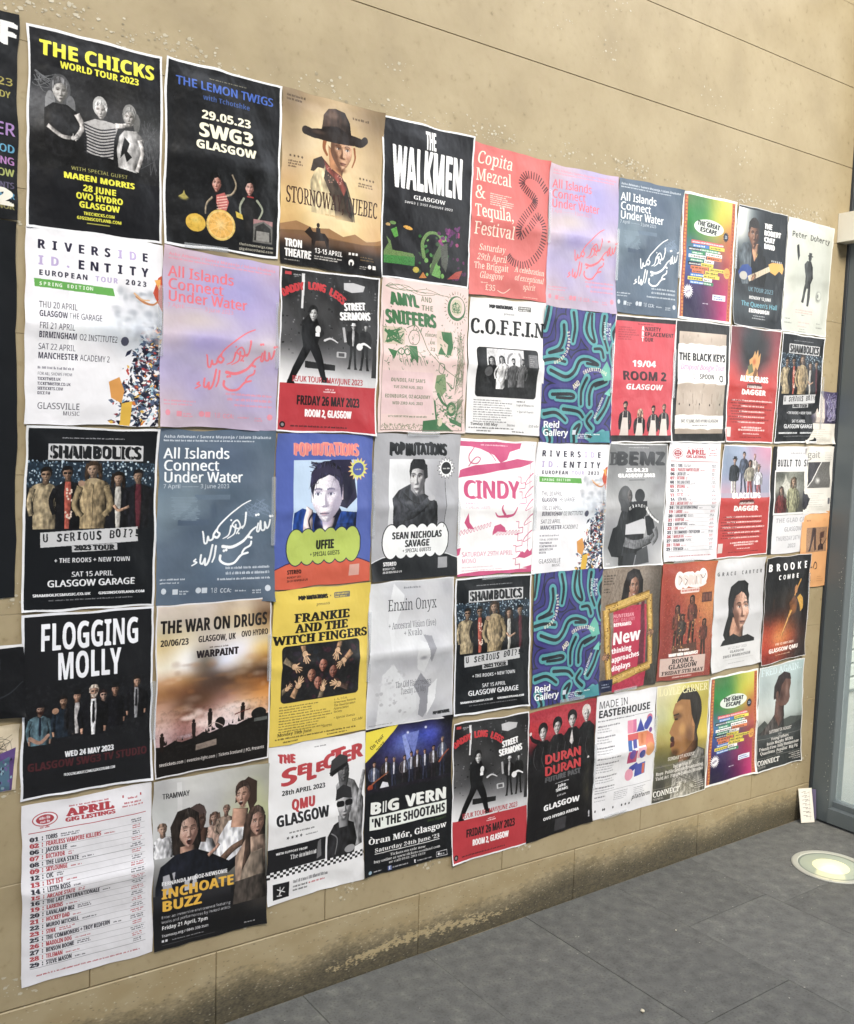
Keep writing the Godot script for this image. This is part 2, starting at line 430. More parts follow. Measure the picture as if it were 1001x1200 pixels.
func _ready():
	var cam := Camera3D.new(); cam.name = "camera"
	add_child(cam)
	cam.position = Vector3(0, 1.52, 2.2017)
	cam.rotation = Vector3(deg_to_rad(-4.4227), deg_to_rad(-35.6823), deg_to_rad(1.6048))
	cam.fov = 56.349
	cam.far = 300.0
	cam.near = 0.02
	cam.current = true
	var env := Environment.new()
	var sky := Sky.new()
	var sm := ProceduralSkyMaterial.new()
	sm.sky_top_color = Color(0.84, 0.86, 0.90); sm.sky_horizon_color = Color(0.93, 0.935, 0.94); sm.sky_curve = 0.2
	sm.ground_horizon_color = Color(0.55, 0.55, 0.54); sm.ground_bottom_color = Color(0.35, 0.35, 0.34)
	sm.sun_angle_max = 1.0
	sm.energy_multiplier = 0.68
	sky.sky_material = sm
	env.background_mode = Environment.BG_SKY
	env.sky = sky
	env.tonemap_mode = Environment.TONE_MAPPER_LINEAR
	env.tonemap_exposure = 4.9
	env.sdfgi_enabled = true; env.ssao_enabled = true; env.ssil_enabled = true
	var we := WorldEnvironment.new(); we.name = "world_environment"; we.environment = env
	add_child(we)
	var sun := DirectionalLight3D.new(); sun.name = "sun"
	sun.light_color = Color(1.0, 0.97, 0.92)
	sun.light_energy = 0.5
	sun.light_angular_distance = 24.0
	sun.shadow_enabled = true
	add_child(sun)
	sun.look_at_from_position(Vector3(-3.4, 8.7, 9.0), Vector3.ZERO)

	build_shade_buildings()
	build_wall()
	build_floor()
	build_screen()
	painter_setup()
	var cn := fnl(80, 0.012, 3)
	crinkle = noise_tex(cn, [], 512, 3.0)
	poster("gig_poster", "trio", [0.508, 2.367, 0.801, 2.368, 0.504, 1.947, 0.801, 1.951], "black poster with yellow headline and black-and-white photo of three women", 0, 0.20)
	poster("gig_poster", "lemons", [0.807, 2.373, 1.102, 2.375, 0.805, 1.953, 1.100, 1.955], "black poster with blue headline, two puppet figures and a lemon slice drum", 1, 0.35)
	poster("theatre_poster", "ranger", [1.104, 2.374, 1.401, 2.371, 1.106, 1.947, 1.403, 1.945], "sepia theatre poster with a face under a wide dark brimmed hat", 0, 0.10)
	poster("gig_poster", "nightcity", [1.401, 2.370, 1.705, 2.373, 1.403, 1.947, 1.702, 1.951], "black poster with tall white headline above green and purple shapes", 1, 0.15)
	poster("festival_poster", "serpent", [1.706, 2.362, 1.997, 2.359, 1.702, 1.936, 2.002, 1.941], "salmon pink poster with cream serif lettering and a dark striped ribbon", 0, 0.60)
	poster("exhibition_poster", "islands_pink", [1.998, 2.355, 2.296, 2.367, 1.999, 1.928, 2.303, 1.938], "lilac poster with coral lettering and calligraphy, between the salmon and slate blue posters", 1, 0.70, "lilac calligraphy posters")
	poster("exhibition_poster", "islands_blue", [2.296, 2.367, 2.603, 2.379, 2.300, 1.943, 2.603, 1.951], "slate blue poster with white calligraphy, beside the green and yellow festival poster", 0, 0.30, "slate blue calligraphy posters")
	poster("festival_poster", "rainbow", [2.607, 2.378, 2.897, 2.387, 2.608, 1.952, 2.892, 1.957], "rainbow festival poster between the slate blue poster and the guitarist poster", 1, 0.30, "rainbow festival posters")
	poster("gig_poster", "guitarist", [2.907, 2.383, 3.206, 2.389, 2.903, 1.958, 3.196, 1.958], "dark poster of a man holding a blue guitar toward the viewer", 0, 0.20)
	poster("gig_poster", "walker", [3.206, 2.387, 3.508, 2.383, 3.197, 1.959, 3.487, 1.961], "pale grey-green poster with typewriter headline and a small walking figure", 1, 0.30)
	poster("gig_poster", "palette", [0.505, 1.949, 0.803, 1.949, 0.497, 1.526, 0.798, 1.528], "white poster with spaced lettering and colourful paint, below the three women poster", 2, 0.80, "white posters with paint strokes")
	poster("exhibition_poster", "islands_pink", [0.805, 1.948, 1.104, 1.938, 0.798, 1.530, 1.099, 1.527], "lilac poster with coral lettering and calligraphy, below the lemon slice poster", 3, 0.60, "lilac calligraphy posters")
	poster("gig_poster", "street", [1.108, 1.939, 1.400, 1.942, 1.101, 1.527, 1.397, 1.524], "red and black-and-white poster of a striding man, below the sepia hat poster", 2, 0.10, "red posters of a striding man")
	poster("gig_poster", "doodle", [1.405, 1.949, 1.701, 1.946, 1.403, 1.531, 1.702, 1.537], "dusty pink poster covered in green cartoon doodles", 3, 0.60)
	poster("gig_poster", "gang", [1.705, 1.928, 2.004, 1.938, 1.706, 1.539, 2.001, 1.537], "white newsprint poster with heavy black letters and a rounded group photo", 2, 0.80)
	poster("exhibition_poster", "contours", [1.996, 1.932, 2.303, 1.935, 1.995, 1.517, 2.300, 1.521], "navy and turquoise swirl poster, above the white poster with paint strokes", 3, 0.40, "navy and turquoise swirl posters")
	poster("gig_poster", "aprons", [2.303, 1.935, 2.601, 1.947, 2.300, 1.521, 2.600, 1.527], "red poster with four people in pale aprons along its foot", 2, 0.30)
	poster("gig_poster", "plaster", [2.599, 1.948, 2.894, 1.957, 2.597, 1.527, 2.897, 1.536], "black-edged poster with torn white bands over beige plaster", 3, 0.40)
	poster("gig_poster", "reach", [2.899, 1.958, 3.198, 1.957, 2.890, 1.536, 3.184, 1.538], "red poster with a pair of raised hands over dark green", 2, 0.50)
	poster("gig_poster", "cutouts", [3.208, 1.956, 3.484, 1.958, 3.190, 1.538, 3.473, 1.547], "black poster of five men under a cut-out headline, below the pale grey-green poster", 3, 0.30, "black posters of five men")
	poster("gig_poster", "cutouts", [0.502, 1.523, 0.796, 1.523, 0.489, 1.112, 0.788, 1.104], "black poster of five men under a cut-out headline, above the seven men poster", 0, 0.20, "black posters of five men")
	poster("exhibition_poster", "islands_blue", [0.798, 1.523, 1.097, 1.527, 0.792, 1.104, 1.102, 1.092], "slate blue poster with white calligraphy, below a lilac calligraphy poster", 1, 0.20, "slate blue calligraphy posters")
	poster("gig_poster", "blueportrait", [1.103, 1.521, 1.393, 1.526, 1.101, 1.119, 1.390, 1.128], "blue and orange poster with a pale portrait and a lime green cloud", 0, 0.40)
	poster("gig_poster", "greyportrait", [1.397, 1.528, 1.686, 1.531, 1.392, 1.122, 1.690, 1.125], "grey poster with a man in a dark shirt and a white cloud", 1, 0.60)
	poster("gig_poster", "pinkscrawl", [1.686, 1.523, 1.985, 1.517, 1.691, 1.118, 1.987, 1.116], "white poster scrawled with raspberry pink drawings and letters", 0, 0.60)
	poster("gig_poster", "palette", [1.984, 1.518, 2.300, 1.514, 1.983, 1.107, 2.290, 1.106], "white poster with spaced lettering and colourful paint, between raspberry pink and grey backpack posters", 1, 0.60, "white posters with paint strokes")
	poster("gig_poster", "backpack", [2.299, 1.521, 2.594, 1.524, 2.290, 1.106, 2.584, 1.107], "grey poster of a person carrying another beside a backpack", 0, 0.40)
	poster("listings_poster", "listings", [2.594, 1.533, 2.878, 1.531, 2.587, 1.113, 2.880, 1.110], "red and black gig listings poster, between the backpack poster and a red poster", 1, 0.70, "gig listings posters")
	poster("gig_poster", "fivepiece", [2.891, 1.527, 3.183, 1.524, 2.880, 1.110, 3.189, 1.112], "red poster with a colour photo of five band members on top", 0, 0.40)
	poster("gig_poster", "fourhigh", [0.494, 1.106, 0.788, 1.104, 0.487, 0.688, 0.785, 0.685], "black poster of seven men in dark clothes under tall white letters", 2, 0.15)
	poster("gig_poster", "haze", [0.792, 1.104, 1.097, 1.104, 0.790, 0.682, 1.091, 0.683], "hazy orange concert stage poster with black lettering at its top", 3, 0.10)
	poster("gig_poster", "hands", [1.100, 1.117, 1.389, 1.120, 1.093, 0.708, 1.390, 0.709], "yellow poster with a rounded photo of reaching hands and faces", 2, 0.60)
	poster("gig_poster", "palefigure", [1.389, 1.120, 1.678, 1.117, 1.390, 0.707, 1.690, 0.705], "pale grey poster with a faint figure and thin serif letters", 3, 0.90)
	poster("gig_poster", "cutouts", [1.687, 1.113, 1.983, 1.111, 1.694, 0.702, 1.991, 0.693], "black poster of five men under a cut-out headline, below the raspberry pink poster", 2, 0.30, "black posters of five men")
	poster("exhibition_poster", "contours", [1.993, 1.112, 2.288, 1.109, 2.001, 0.682, 2.303, 0.682], "navy and turquoise swirl poster, above the red and black quartet poster", 3, 0.40, "navy and turquoise swirl posters")
	poster("museum_poster", "goldframe", [2.292, 1.106, 2.586, 1.105, 2.300, 0.681, 2.583, 0.686], "poster of a smiling woman holding a gilt frame over red", 2, 0.20)
	poster("gig_poster", "glitter", [2.589, 1.105, 2.878, 1.106, 2.586, 0.691, 2.876, 0.682], "rust red glitter poster with a bubbly white headline", 3, 0.20)
	poster("gig_poster", "profile", [2.878, 1.107, 3.173, 1.106, 2.880, 0.688, 3.181, 0.693], "pale grey poster with a dark-haired head facing right", 2, 0.40)
	poster("gig_poster", "amber", [3.177, 1.100, 3.472, 1.103, 3.178, 0.679, 3.464, 0.692], "black poster with an amber lit guitarist and white headline", 7, 0.20)
	poster("listings_poster", "listings", [0.489, 0.678, 0.785, 0.676, 0.487, 0.256, 0.791, 0.248], "red and black gig listings poster, below the poster of seven men", 0, 1.00, "gig listings posters")
	poster("theatre_poster", "singers", [0.787, 0.676, 1.092, 0.669, 0.791, 0.250, 1.095, 0.239], "poster of singing people with big amber yellow title", 1, 0.15)
	poster("gig_poster", "checkers", [1.093, 0.708, 1.390, 0.706, 1.098, 0.282, 1.394, 0.281], "white poster with red jagged headline and a black-and-white checkered band", 0, 0.50)
	poster("gig_poster", "soulband", [1.392, 0.709, 1.689, 0.710, 1.396, 0.283, 1.702, 0.276], "black poster with a suited band under blue lights and yellow corner", 1, 0.10)
	poster("gig_poster", "street", [1.696, 0.678, 1.996, 0.671, 1.703, 0.245, 2.008, 0.240], "red and black-and-white poster of a striding man, below a black poster of five men", 0, 0.20, "red posters of a striding man")
	poster("gig_poster", "quartet", [1.995, 0.666, 2.292, 0.675, 2.004, 0.243, 2.295, 0.254], "black poster with four pale faces on red and red headline", 1, 0.10)
	poster("festival_poster", "shapes", [2.296, 0.677, 2.589, 0.675, 2.292, 0.253, 2.597, 0.248], "white poster with a block of pink, blue and orange shapes", 0, 0.80)
	poster("festival_poster", "golden", [2.592, 0.675, 2.882, 0.665, 2.589, 0.246, 2.884, 0.244], "yellow-green poster with a curly-haired head in profile", 1, 0.40)
	poster("festival_poster", "rainbow", [2.887, 0.668, 3.177, 0.670, 2.884, 0.250, 3.190, 0.252], "rainbow festival poster between the yellow-green profile and grey silhouette posters", 0, 0.50, "rainbow festival posters")
	poster("festival_poster", "silhouette", [3.179, 0.670, 3.473, 0.677, 3.190, 0.252, 3.492, 0.248], "grey-green poster with a dark head and shoulders against pale sky", 1, 0.40)
	# sheets at the two ends of the papered stretch
	poster("gig_poster", "comedy", [0.193, 2.378, 0.491, 2.379, 0.188, 1.958, 0.486, 1.957], "black poster with coloured comedy listings beside the three women poster", 1, .1)
	poster("blank_poster", "black", [-0.10, 1.952, 0.485, 1.951, -0.11, 1.148, 0.479, 1.149], "large plain black poster beside the white poster with paint strokes", 0, .1)
	poster("flyer", "ticketblack", [0.286, 1.043, 0.495, 1.047, 0.286, 0.884, 0.496, 0.882], "small black landscape flyer with a white top edge overlapping the seven men poster", 6, .1, "", "flyer", Rect2(0, 0, 1, .6))
	poster("flyer", "comic", [0.376, 0.866, 0.485, 0.867, 0.370, 0.714, 0.477, 0.715], "small cream flyer with a purple and teal cartoon figure", 0, .2, "", "flyer")
	poster("gig_poster", "threefaces", [3.190, 1.525, 3.486, 1.528, 3.190, 1.108, 3.486, 1.112], "black poster with white paper bands and a photo of three people", 0, .3)
	poster("leaflet", "purpleleaflet", [3.398, 1.748, 3.606, 1.750, 3.392, 1.538, 3.597, 1.540], "white leaflet with a purple picture tucked behind a black poster of five men", 0, .3, "", "leaflet", Rect2(0, 0, 1, .72))
	poster("leaflet", "gait", [3.400, 1.528, 3.602, 1.533, 3.402, 1.262, 3.608, 1.262], "cream leaflet with grey lettering and a diagonal grey photo", 3, .2, "", "leaflet", Rect2(0, 0, 1, .92))
	poster("leaflet", "orange", [3.404, 1.270, 3.610, 1.273, 3.400, 0.966, 3.602, 0.967], "orange leaflet with a brown picture, below the cream leaflet", 2, .2, "", "leaflet")
	build_uplight()
	build_box_and_cards()
	for o in get_children():
		if o.has_meta("category") and o.get_meta("category") == "poster":
			var h := hash(o.get_meta("label"))
			if h % 3 == 0: tape(o, 0.147, 0.06 - 0.002 * (h % 60), 0.012, 0.12 + 0.001 * (h % 90))
			if h % 4 == 1: tape(o, -0.05 + 0.001 * (h % 90), -0.208, 0.11, 0.012, 0.02)

# ---------------------------------------------------------------- print on paper
# Posters are painted in units of 1/100 of their width: x 0..100, y 0..141.4.
const PW := 512
const PH := 724
const K := 5.12
var im: Image
var ts
var fonts := []
var glyphs := {}
var brushes := {}
var grain_dark: Image
var grain_light: Image
var mottle_dark: Image
var mottle_light: Image
var pr := RandomNumberGenerator.new()

func painter_setup():
	fold_noise.seed = 9
	fold_noise.frequency = 0.3
	fold_noise.fractal_octaves = 2
	ts = TextServerManager.get_primary_interface()
	for d in [["Droid Sans", 400], ["Droid Sans", 700], ["Droid Serif", 400], ["Droid Serif", 700], ["Droid Sans Mono", 400]]:
		var f := SystemFont.new()
		f.font_names = [d[0]]
		f.font_weight = d[1]
		f.hinting = TextServer.HINTING_NONE
		fonts.append(f)
	var n := FastNoiseLite.new()
	n.seed = 11
	n.noise_type = FastNoiseLite.TYPE_VALUE
	n.frequency = 0.35
	n.fractal_octaves = 3
	var g := n.get_image(PW, PH, false, false, true)
	g.convert(Image.FORMAT_L8)
	var src := g.get_data()
	var da := PackedByteArray(); da.resize(src.size() * 4)
	var la := PackedByteArray(); la.resize(src.size() * 4)
	for i in src.size():
		var v := src[i]
		da[i * 4 + 3] = clampi((v - 128), 0, 70)
		la[i * 4] = 255; la[i * 4 + 1] = 255; la[i * 4 + 2] = 255
		la[i * 4 + 3] = clampi((128 - v), 0, 60)
	grain_dark = Image.create_from_data(PW, PH, false, Image.FORMAT_RGBA8, da)
	grain_light = Image.create_from_data(PW, PH, false, Image.FORMAT_RGBA8, la)
	# uneven tone of photographs in print
	n.seed = 12
	n.noise_type = FastNoiseLite.TYPE_SIMPLEX_SMOOTH
	n.frequency = 0.04
	n.fractal_octaves = 4
	n.fractal_gain = 0.65
	g = n.get_image(PW, PH, false, false, true)
	g.convert(Image.FORMAT_L8)
	src = g.get_data()
	for i in src.size():
		var v := src[i]
		da[i * 4 + 3] = clampi(int((v - 122) * 0.42), 0, 32)
		la[i * 4 + 3] = clampi(int((116 - v) * 0.2), 0, 14)
	mottle_dark = Image.create_from_data(PW, PH, false, Image.FORMAT_RGBA8, da)
	mottle_light = Image.create_from_data(PW, PH, false, Image.FORMAT_RGBA8, la)

func sheet(c: String, seed_value := 1):
	im = Image.create(PW, PH, false, Image.FORMAT_RGBA8)
	im.fill(Color(c))
	pr.seed = seed_value

func R(x: float, y: float, w: float, h: float, c: String):
	var a := roundi(x * K); var b := roundi(y * K)
	im.fill_rect(Rect2i(a, b, maxi(1, roundi((x + w) * K) - a), maxi(1, roundi((y + h) * K) - b)).intersection(Rect2i(0, 0, PW, PH)), Color(c))

var under: Image
func clip_begin():
	under = im.duplicate() as Image

func clip_end(x: float, y: float, w: float, h: float):
	var r := Rect2i(roundi(x * K), roundi(y * K), roundi(w * K), roundi(h * K))
	var t := im.get_region(r)
	im = under
	im.blit_rect(t, Rect2i(Vector2i.ZERO, r.size), r.position)

func frame(w: float, c: String):
	R(0, 0, 100, w, c); R(0, 141.4 - w, 100, w + 1, c); R(0, 0, w, 142, c); R(100 - w, 0, w + 1, 142, c)

# nonzero-winding scanline fill of pixel-space contours
func fillc(cs: Array, col: Color):
	var y0 := 99999.0; var y1 := -99999.0
	for c in cs:
		for p: Vector2 in c:
			y0 = minf(y0, p.y); y1 = maxf(y1, p.y)
	var r0 := maxi(0, floori(y0)); var r1 := mini(PH - 1, ceili(y1))
	if r1 < r0: return
	var rows := []
	rows.resize(r1 - r0 + 1)
	for c: PackedVector2Array in cs:
		var n := c.size()
		for i in n:
			var p := c[i]; var q := c[(i + 1) % n]
			if p.y == q.y: continue
			var d := 1
			if p.y > q.y:
				var t := p; p = q; q = t; d = -1
			var s0 := maxi(r0, ceili(p.y - 0.5)); var s1 := mini(r1, ceili(q.y - 0.5) - 1)
			if s1 < s0: continue
			var k := (q.x - p.x) / (q.y - p.y)
			for r in range(s0, s1 + 1):
				var x := p.x + (r + 0.5 - p.y) * k
				if rows[r - r0] == null: rows[r - r0] = [Vector2(x, d)]
				else: rows[r - r0].append(Vector2(x, d))
	for i in rows.size():
		if rows[i] == null: continue
		var e: Array = rows[i]
		e.sort()
		var wn := 0
		var st := 0.0
		for v: Vector2 in e:
			if wn == 0: st = v.x
			wn += int(v.y)
			if wn == 0:
				var xa := clampi(roundi(st), 0, PW); var xb := clampi(roundi(v.x), 0, PW)
				if xb <= xa and v.x - st > 0.35: xb = mini(xa + 1, PW)
				if xb > xa: im.fill_rect(Rect2i(xa, i + r0, xb - xa, 1), col)

# fill one outline with cloth, skin or hair: rounded across its width, broken by folds or strands
var fold_noise := FastNoiseLite.new()
func shade_fill(c: PackedVector2Array, col: Color, rnd: float, fold: float, fx: float, fy: float, side := 1.0):
	var y0 := 99999.0; var y1 := -99999.0
	for p in c:
		y0 = minf(y0, p.y); y1 = maxf(y1, p.y)
	var r0 := maxi(0, ceili(y0 - 0.5)); var r1 := mini(PH - 1, ceili(y1 - 0.5) - 1)
	var n := c.size()
	var ox := pr.randf() * 900.0
	for r in range(r0, r1 + 1):
		var yy := r + 0.5
		var xs := PackedFloat32Array()
		for i in n:
			var p := c[i]; var q := c[(i + 1) % n]
			if (p.y <= yy) != (q.y <= yy): xs.append(p.x + (yy - p.y) * (q.x - p.x) / (q.y - p.y))
		xs.sort()
		for k in range(0, xs.size() - 1, 2):
			var xa := clampi(roundi(xs[k]), 0, PW); var xb := clampi(roundi(xs[k + 1]), 0, PW)
			var wd := maxf(1.0, xs[k + 1] - xs[k])
			for x in range(xa, xb):
				var u := ((x + 0.5 - xs[k]) / wd) * 2.0 - 1.0
				var sh := 1.0 - rnd * (0.42 * u * side + 0.5 * u * u * u * u) + fold * 0.58 * fold_noise.get_noise_2d(ox + x * fx, yy * fy)
				im.set_pixel(x, r, Color(col.r * sh, col.g * sh, col.b * sh))

# the same along a stroke
func limb(a: Array, w0: float, w1: float, c: String, fold := .5, side := 1.0):
	var q := PackedVector2Array()
	var p := []
	for i in range(0, a.size() - 1, 2): p.append(Vector2(a[i], a[i + 1]))
	var n := p.size()
	for i in n - 1:
		for k in 5: q.append((p[i] as Vector2).cubic_interpolate(p[i + 1], p[maxi(i - 1, 0)], p[mini(i + 2, n - 1)], k / 5.0))
	q.append(p[n - 1])
	var m := q.size()
	var le := PackedVector2Array(); var ri := PackedVector2Array()
	for i in m:
		var d := (q[mini(i + 1, m - 1)] - q[maxi(i - 1, 0)]).normalized().orthogonal()
		var w := lerpf(w0, w1, float(i) / (m - 1)) * 0.5
		le.append((q[i] + d * w) * K); ri.append((q[i] - d * w) * K)
	ri.reverse()
	shade_fill(le + ri, Color(c), .9, fold, 0.22, 0.12, side)

# a face modelled as a relief and lit from one side, printed as a photo
func face(x: float, y: float, w: float, h: float, skin: String, dark: String, o := {}):
	var nx := clampi(int(w * K * 0.5), 12, 60); var ny := clampi(int(h * K * 0.5), 16, 84)
	var t: float = o.get("turn", 0.0)
	var sd: float = o.get("side", 1.0)
	var op: float = o.get("open", 0.0)
	var smile: bool = o.get("smile", false)
	var closed: bool = o.get("closed", false)
	var light := Vector3(-0.62 * sd, -0.42, 0.66).normalized()
	var cs := Color(skin); var cd := Color(dark).darkened(.25); var lip := Color(o.get("lip", "9a4a44")); var ink := Color(o.get("ink", "1c1210")); var brow := Color(o.get("brow", "2a1c14")); var wh := Color(o.get("white", "d8d0c8"))
	var zs := PackedFloat32Array(); zs.resize(nx * ny)
	var ins := PackedByteArray(); ins.resize(nx * ny)
	for j in ny:
		var v := (j + 0.5) / ny * 2.0 - 1.0
		var wv := sqrt(maxf(0.0, 1.0 - pow(absf(v), 2.4))) * (1.0 - 0.30 * smoothstep(0.05, 1.0, v))
		for i in nx:
			var u := (i + 0.5) / nx * 2.0 - 1.0 - t * 0.06 * v
			if absf(u) > wv * .98: continue
			ins[j * nx + i] = 1
			var e := u / maxf(wv, .01)
			var f := u - t * 0.34
			var z := sqrt(maxf(0.0, 1.0 - e * e)) * 0.85
			z += 0.34 * exp(-pow(f / (0.07 + 0.09 * smoothstep(0.1, 0.36, v)), 2)) * smoothstep(-0.16, 0.34, v) * (1.0 - smoothstep(0.36, 0.44, v))
			for k in [-1.0, 1.0]:
				var g: float = f - k * 0.40
				z -= 0.17 * exp(-pow(g / 0.21, 2) - pow((v + 0.06) / 0.10, 2))
				z += 0.06 * exp(-pow(g / 0.13, 2) - pow((v + 0.05) / 0.045, 2))
				z += 0.07 * exp(-pow(g / 0.28, 2) - pow((v + 0.21) / 0.06, 2))
				z += 0.06 * exp(-pow((f - k * 0.5) / 0.2, 2) - pow((v - 0.27) / 0.16, 2))
			z += 0.09 * exp(-pow(f / 0.22, 2) - pow((v - 0.62) / 0.05, 2)) + 0.09 * exp(-pow(f / 0.2, 2) - pow((v - 0.71) / 0.045, 2)) - 0.05 * exp(-pow(f / 0.25, 2) - pow((v - 0.665) / 0.018, 2))
			z += 0.10 * exp(-pow(f / 0.2, 2) - pow((v - 0.9) / 0.1, 2)) - 0.05 * exp(-pow(f / 0.25, 2) - pow((v - 0.80) / 0.05, 2))
			zs[j * nx + i] = z
	var t2 := Image.create(nx, ny, false, Image.FORMAT_RGBA8)
	for j in ny:
		var v := (j + 0.5) / ny * 2.0 - 1.0
		for i in nx:
			var id := j * nx + i
			if ins[id] == 0: continue
			var u := (i + 0.5) / nx * 2.0 - 1.0 - t * 0.06 * v
			var f := u - t * 0.34
			var i0 := id - 1 if i > 0 and ins[id - 1] else id
			var i1 := id + 1 if i < nx - 1 and ins[id + 1] else id
			var j0 := id - nx if j > 0 and ins[id - nx] else id
			var j1 := id + nx if j < ny - 1 and ins[id + nx] else id
			var nn := Vector3(-(zs[i1] - zs[i0]) * nx * 0.32, -(zs[j1] - zs[j0]) * ny * 0.24, 1.0).normalized()
			var la := maxf(0.0, nn.dot(light))
			var c := cs
			var red := exp(-pow((absf(f) - 0.48) / 0.2, 2) - pow((v - 0.3) / 0.2, 2)) * 0.2
			c = c.lerp(lip, red)
			var bl := fold_noise.get_noise_2d(i * 0.9 + x * 7.0, j * 0.9) * 0.13
			c = Color(c.r * (1.0 + bl), c.g * (1.0 + bl * 1.2), c.b * (1.0 + bl * 1.3))
			for k in [-1.0, 1.0]:
				var g: float = f - k * 0.40
				var bv: float = v + 0.235 - 0.04 * (1.0 - pow(g / 0.24, 2)) * -1.0
				if absf(g) < 0.25 and absf(bv - 0.02) < 0.035: c = c.lerp(brow, 0.85)
				if closed:
					if absf(g) < 0.18 and absf(v + 0.03 - g * g) < 0.022: c = ink
				else:
					var ed := pow(g / 0.165, 2) + pow((v + 0.055) / 0.05, 2)
					if ed < 1.0:
						c = wh
						if pow((g - t * 0.04) / 0.075, 2) + pow((v + 0.06) / 0.055, 2) < 1.0: c = ink
					elif ed < 1.7 and v < -0.05: c = c.lerp(ink, 0.8)
				if pow((f - k * 0.09) / 0.045, 2) + pow((v - 0.40) / 0.02, 2) < 1.0: c = c.lerp(ink, 0.7)
			if op > 0.0:
				var md := pow(f / 0.26, 2) + pow((v - 0.68) / (0.2 * op), 2)
				if md < 1.0: c = Color(0.14, 0.04, 0.04) if v > 0.68 - 0.11 * op else Color(0.85, 0.82, 0.78)
				elif md < 1.5: c = c.lerp(lip, 0.8)
			elif smile:
				var mv := v - 0.62 - 0.25 * f * f * -1.0
				if absf(f) < 0.34 and v > 0.60 - 0.1 * f * f and v < 0.74 - 0.9 * f * f: c = Color(0.9, 0.87, 0.83)
				elif absf(f) < 0.37 and absf(mv) < 0.12 and v < 0.80 - f * f: c = c.lerp(lip, 0.7)
			else:
				var lw := 0.27
				if absf(f) < lw and v > 0.60 + 0.04 * absf(f) / lw and v < 0.745 - 0.07 * pow(f / lw, 2): c = c.lerp(lip, 0.85)
				if absf(f) < lw + .02 and absf(v - 0.665) < 0.016: c = c.lerp(ink, 0.7)
			var sh := 0.10 + 1.0 * la
			var out := cd.lerp(c, clampf(sh * 1.08, 0.0, 1.0))
			if sh > 0.92: out = out.lerp(Color(1, 1, 1), (sh - 0.92) * 1.1)
			out = out.lerp(c, 0.12)
			out.a = 1.0
			t2.set_pixel(i, j, out)
	t2.fix_alpha_edges()
	var W := maxi(2, roundi(w * K)); var H := maxi(2, roundi(h * K))
	t2.resize(W, H, Image.INTERPOLATE_BILINEAR)
	im.blend_rect(t2, Rect2i(0, 0, W, H), Vector2i(roundi((x - w * .5) * K), roundi((y - h * .5) * K)))

func pts(a: Array) -> PackedVector2Array:
	var o := PackedVector2Array()
	for i in range(0, a.size() - 1, 2): o.append(Vector2(a[i], a[i + 1]) * K)
	return o

func P(a: Array, c: String):
	fillc([pts(a)], Color(c))

func E(x: float, y: float, rx: float, ry: float, c: String, rot := 0.0):
	var o := PackedVector2Array()
	for i in 28:
		o.append((Vector2(cos(i * TAU / 28) * rx, sin(i * TAU / 28) * ry).rotated(rot) + Vector2(x, y)) * K)
	fillc([o], Color(c))

func RR(x: float, y: float, w: float, h: float, r: float, c: String):
	var o := PackedVector2Array()
	for k in 4:
		var cx := x + (w - r if k == 0 or k == 3 else r); var cy := y + (h - r if k < 2 else r)
		for i in 6: o.append((Vector2(cx, cy) + Vector2.from_angle(PI / 2 * k + i * PI / 10) * r) * K)
	fillc([o], Color(c))

func star(x: float, y: float, ro: float, ri: float, n: int, c: String, rot := 0.0):
	var o := PackedVector2Array()
	for i in n * 2: o.append((Vector2(x, y) + Vector2.from_angle(rot + i * PI / n) * (ro if i % 2 == 0 else ri)) * K)
	fillc([o], Color(c))

# a smooth brush stroke through points, width w0 -> w1
func C(a: Array, w0: float, w1: float, c: String, closed := false):
	var p := []
	for i in range(0, a.size() - 1, 2): p.append(Vector2(a[i], a[i + 1]))
	var q := PackedVector2Array()
	var n := p.size()
	var segs := n if closed else n - 1
	for i in segs:
		var p0: Vector2 = p[(i - 1 + n) % n] if closed else p[maxi(i - 1, 0)]
		var p1: Vector2 = p[i]; var p2: Vector2 = p[(i + 1) % n]
		var p3: Vector2 = p[(i + 2) % n] if closed else p[mini(i + 2, n - 1)]
		for k in 8: q.append(p1.cubic_interpolate(p2, p0, p3, k / 8.0))
	q.append(p[0] if closed else p[n - 1])
	var le := PackedVector2Array(); var ri := PackedVector2Array()
	var m := q.size()
	for i in m:
		var d := (q[mini(i + 1, m - 1)] - q[maxi(i - 1, 0)]).normalized().orthogonal()
		var w := lerpf(w0, w1, float(i) / (m - 1)) * 0.5
		le.append((q[i] + d * w) * K); ri.append((q[i] - d * w) * K)
	var col := Color(c)
	for i in m - 1:
		fillc([PackedVector2Array([le[i], le[i + 1], ri[i + 1], ri[i]])], col)
	if w0 > 0.9:
		for i in range(0, m, 2): E(q[i].x, q[i].y, lerpf(w0, w1, float(i) / (m - 1)) * 0.5, lerpf(w0, w1, float(i) / (m - 1)) * 0.5, c)

func L(a: Array, w: float, c: String):
	for i in range(0, a.size() - 3, 2):
		var p := Vector2(a[i], a[i + 1]); var q := Vector2(a[i + 2], a[i + 3])
		var d := (q - p).normalized().orthogonal() * w * 0.5
		fillc([PackedVector2Array([(p + d) * K, (q + d) * K, (q - d) * K, (p - d) * K])], Color(c))

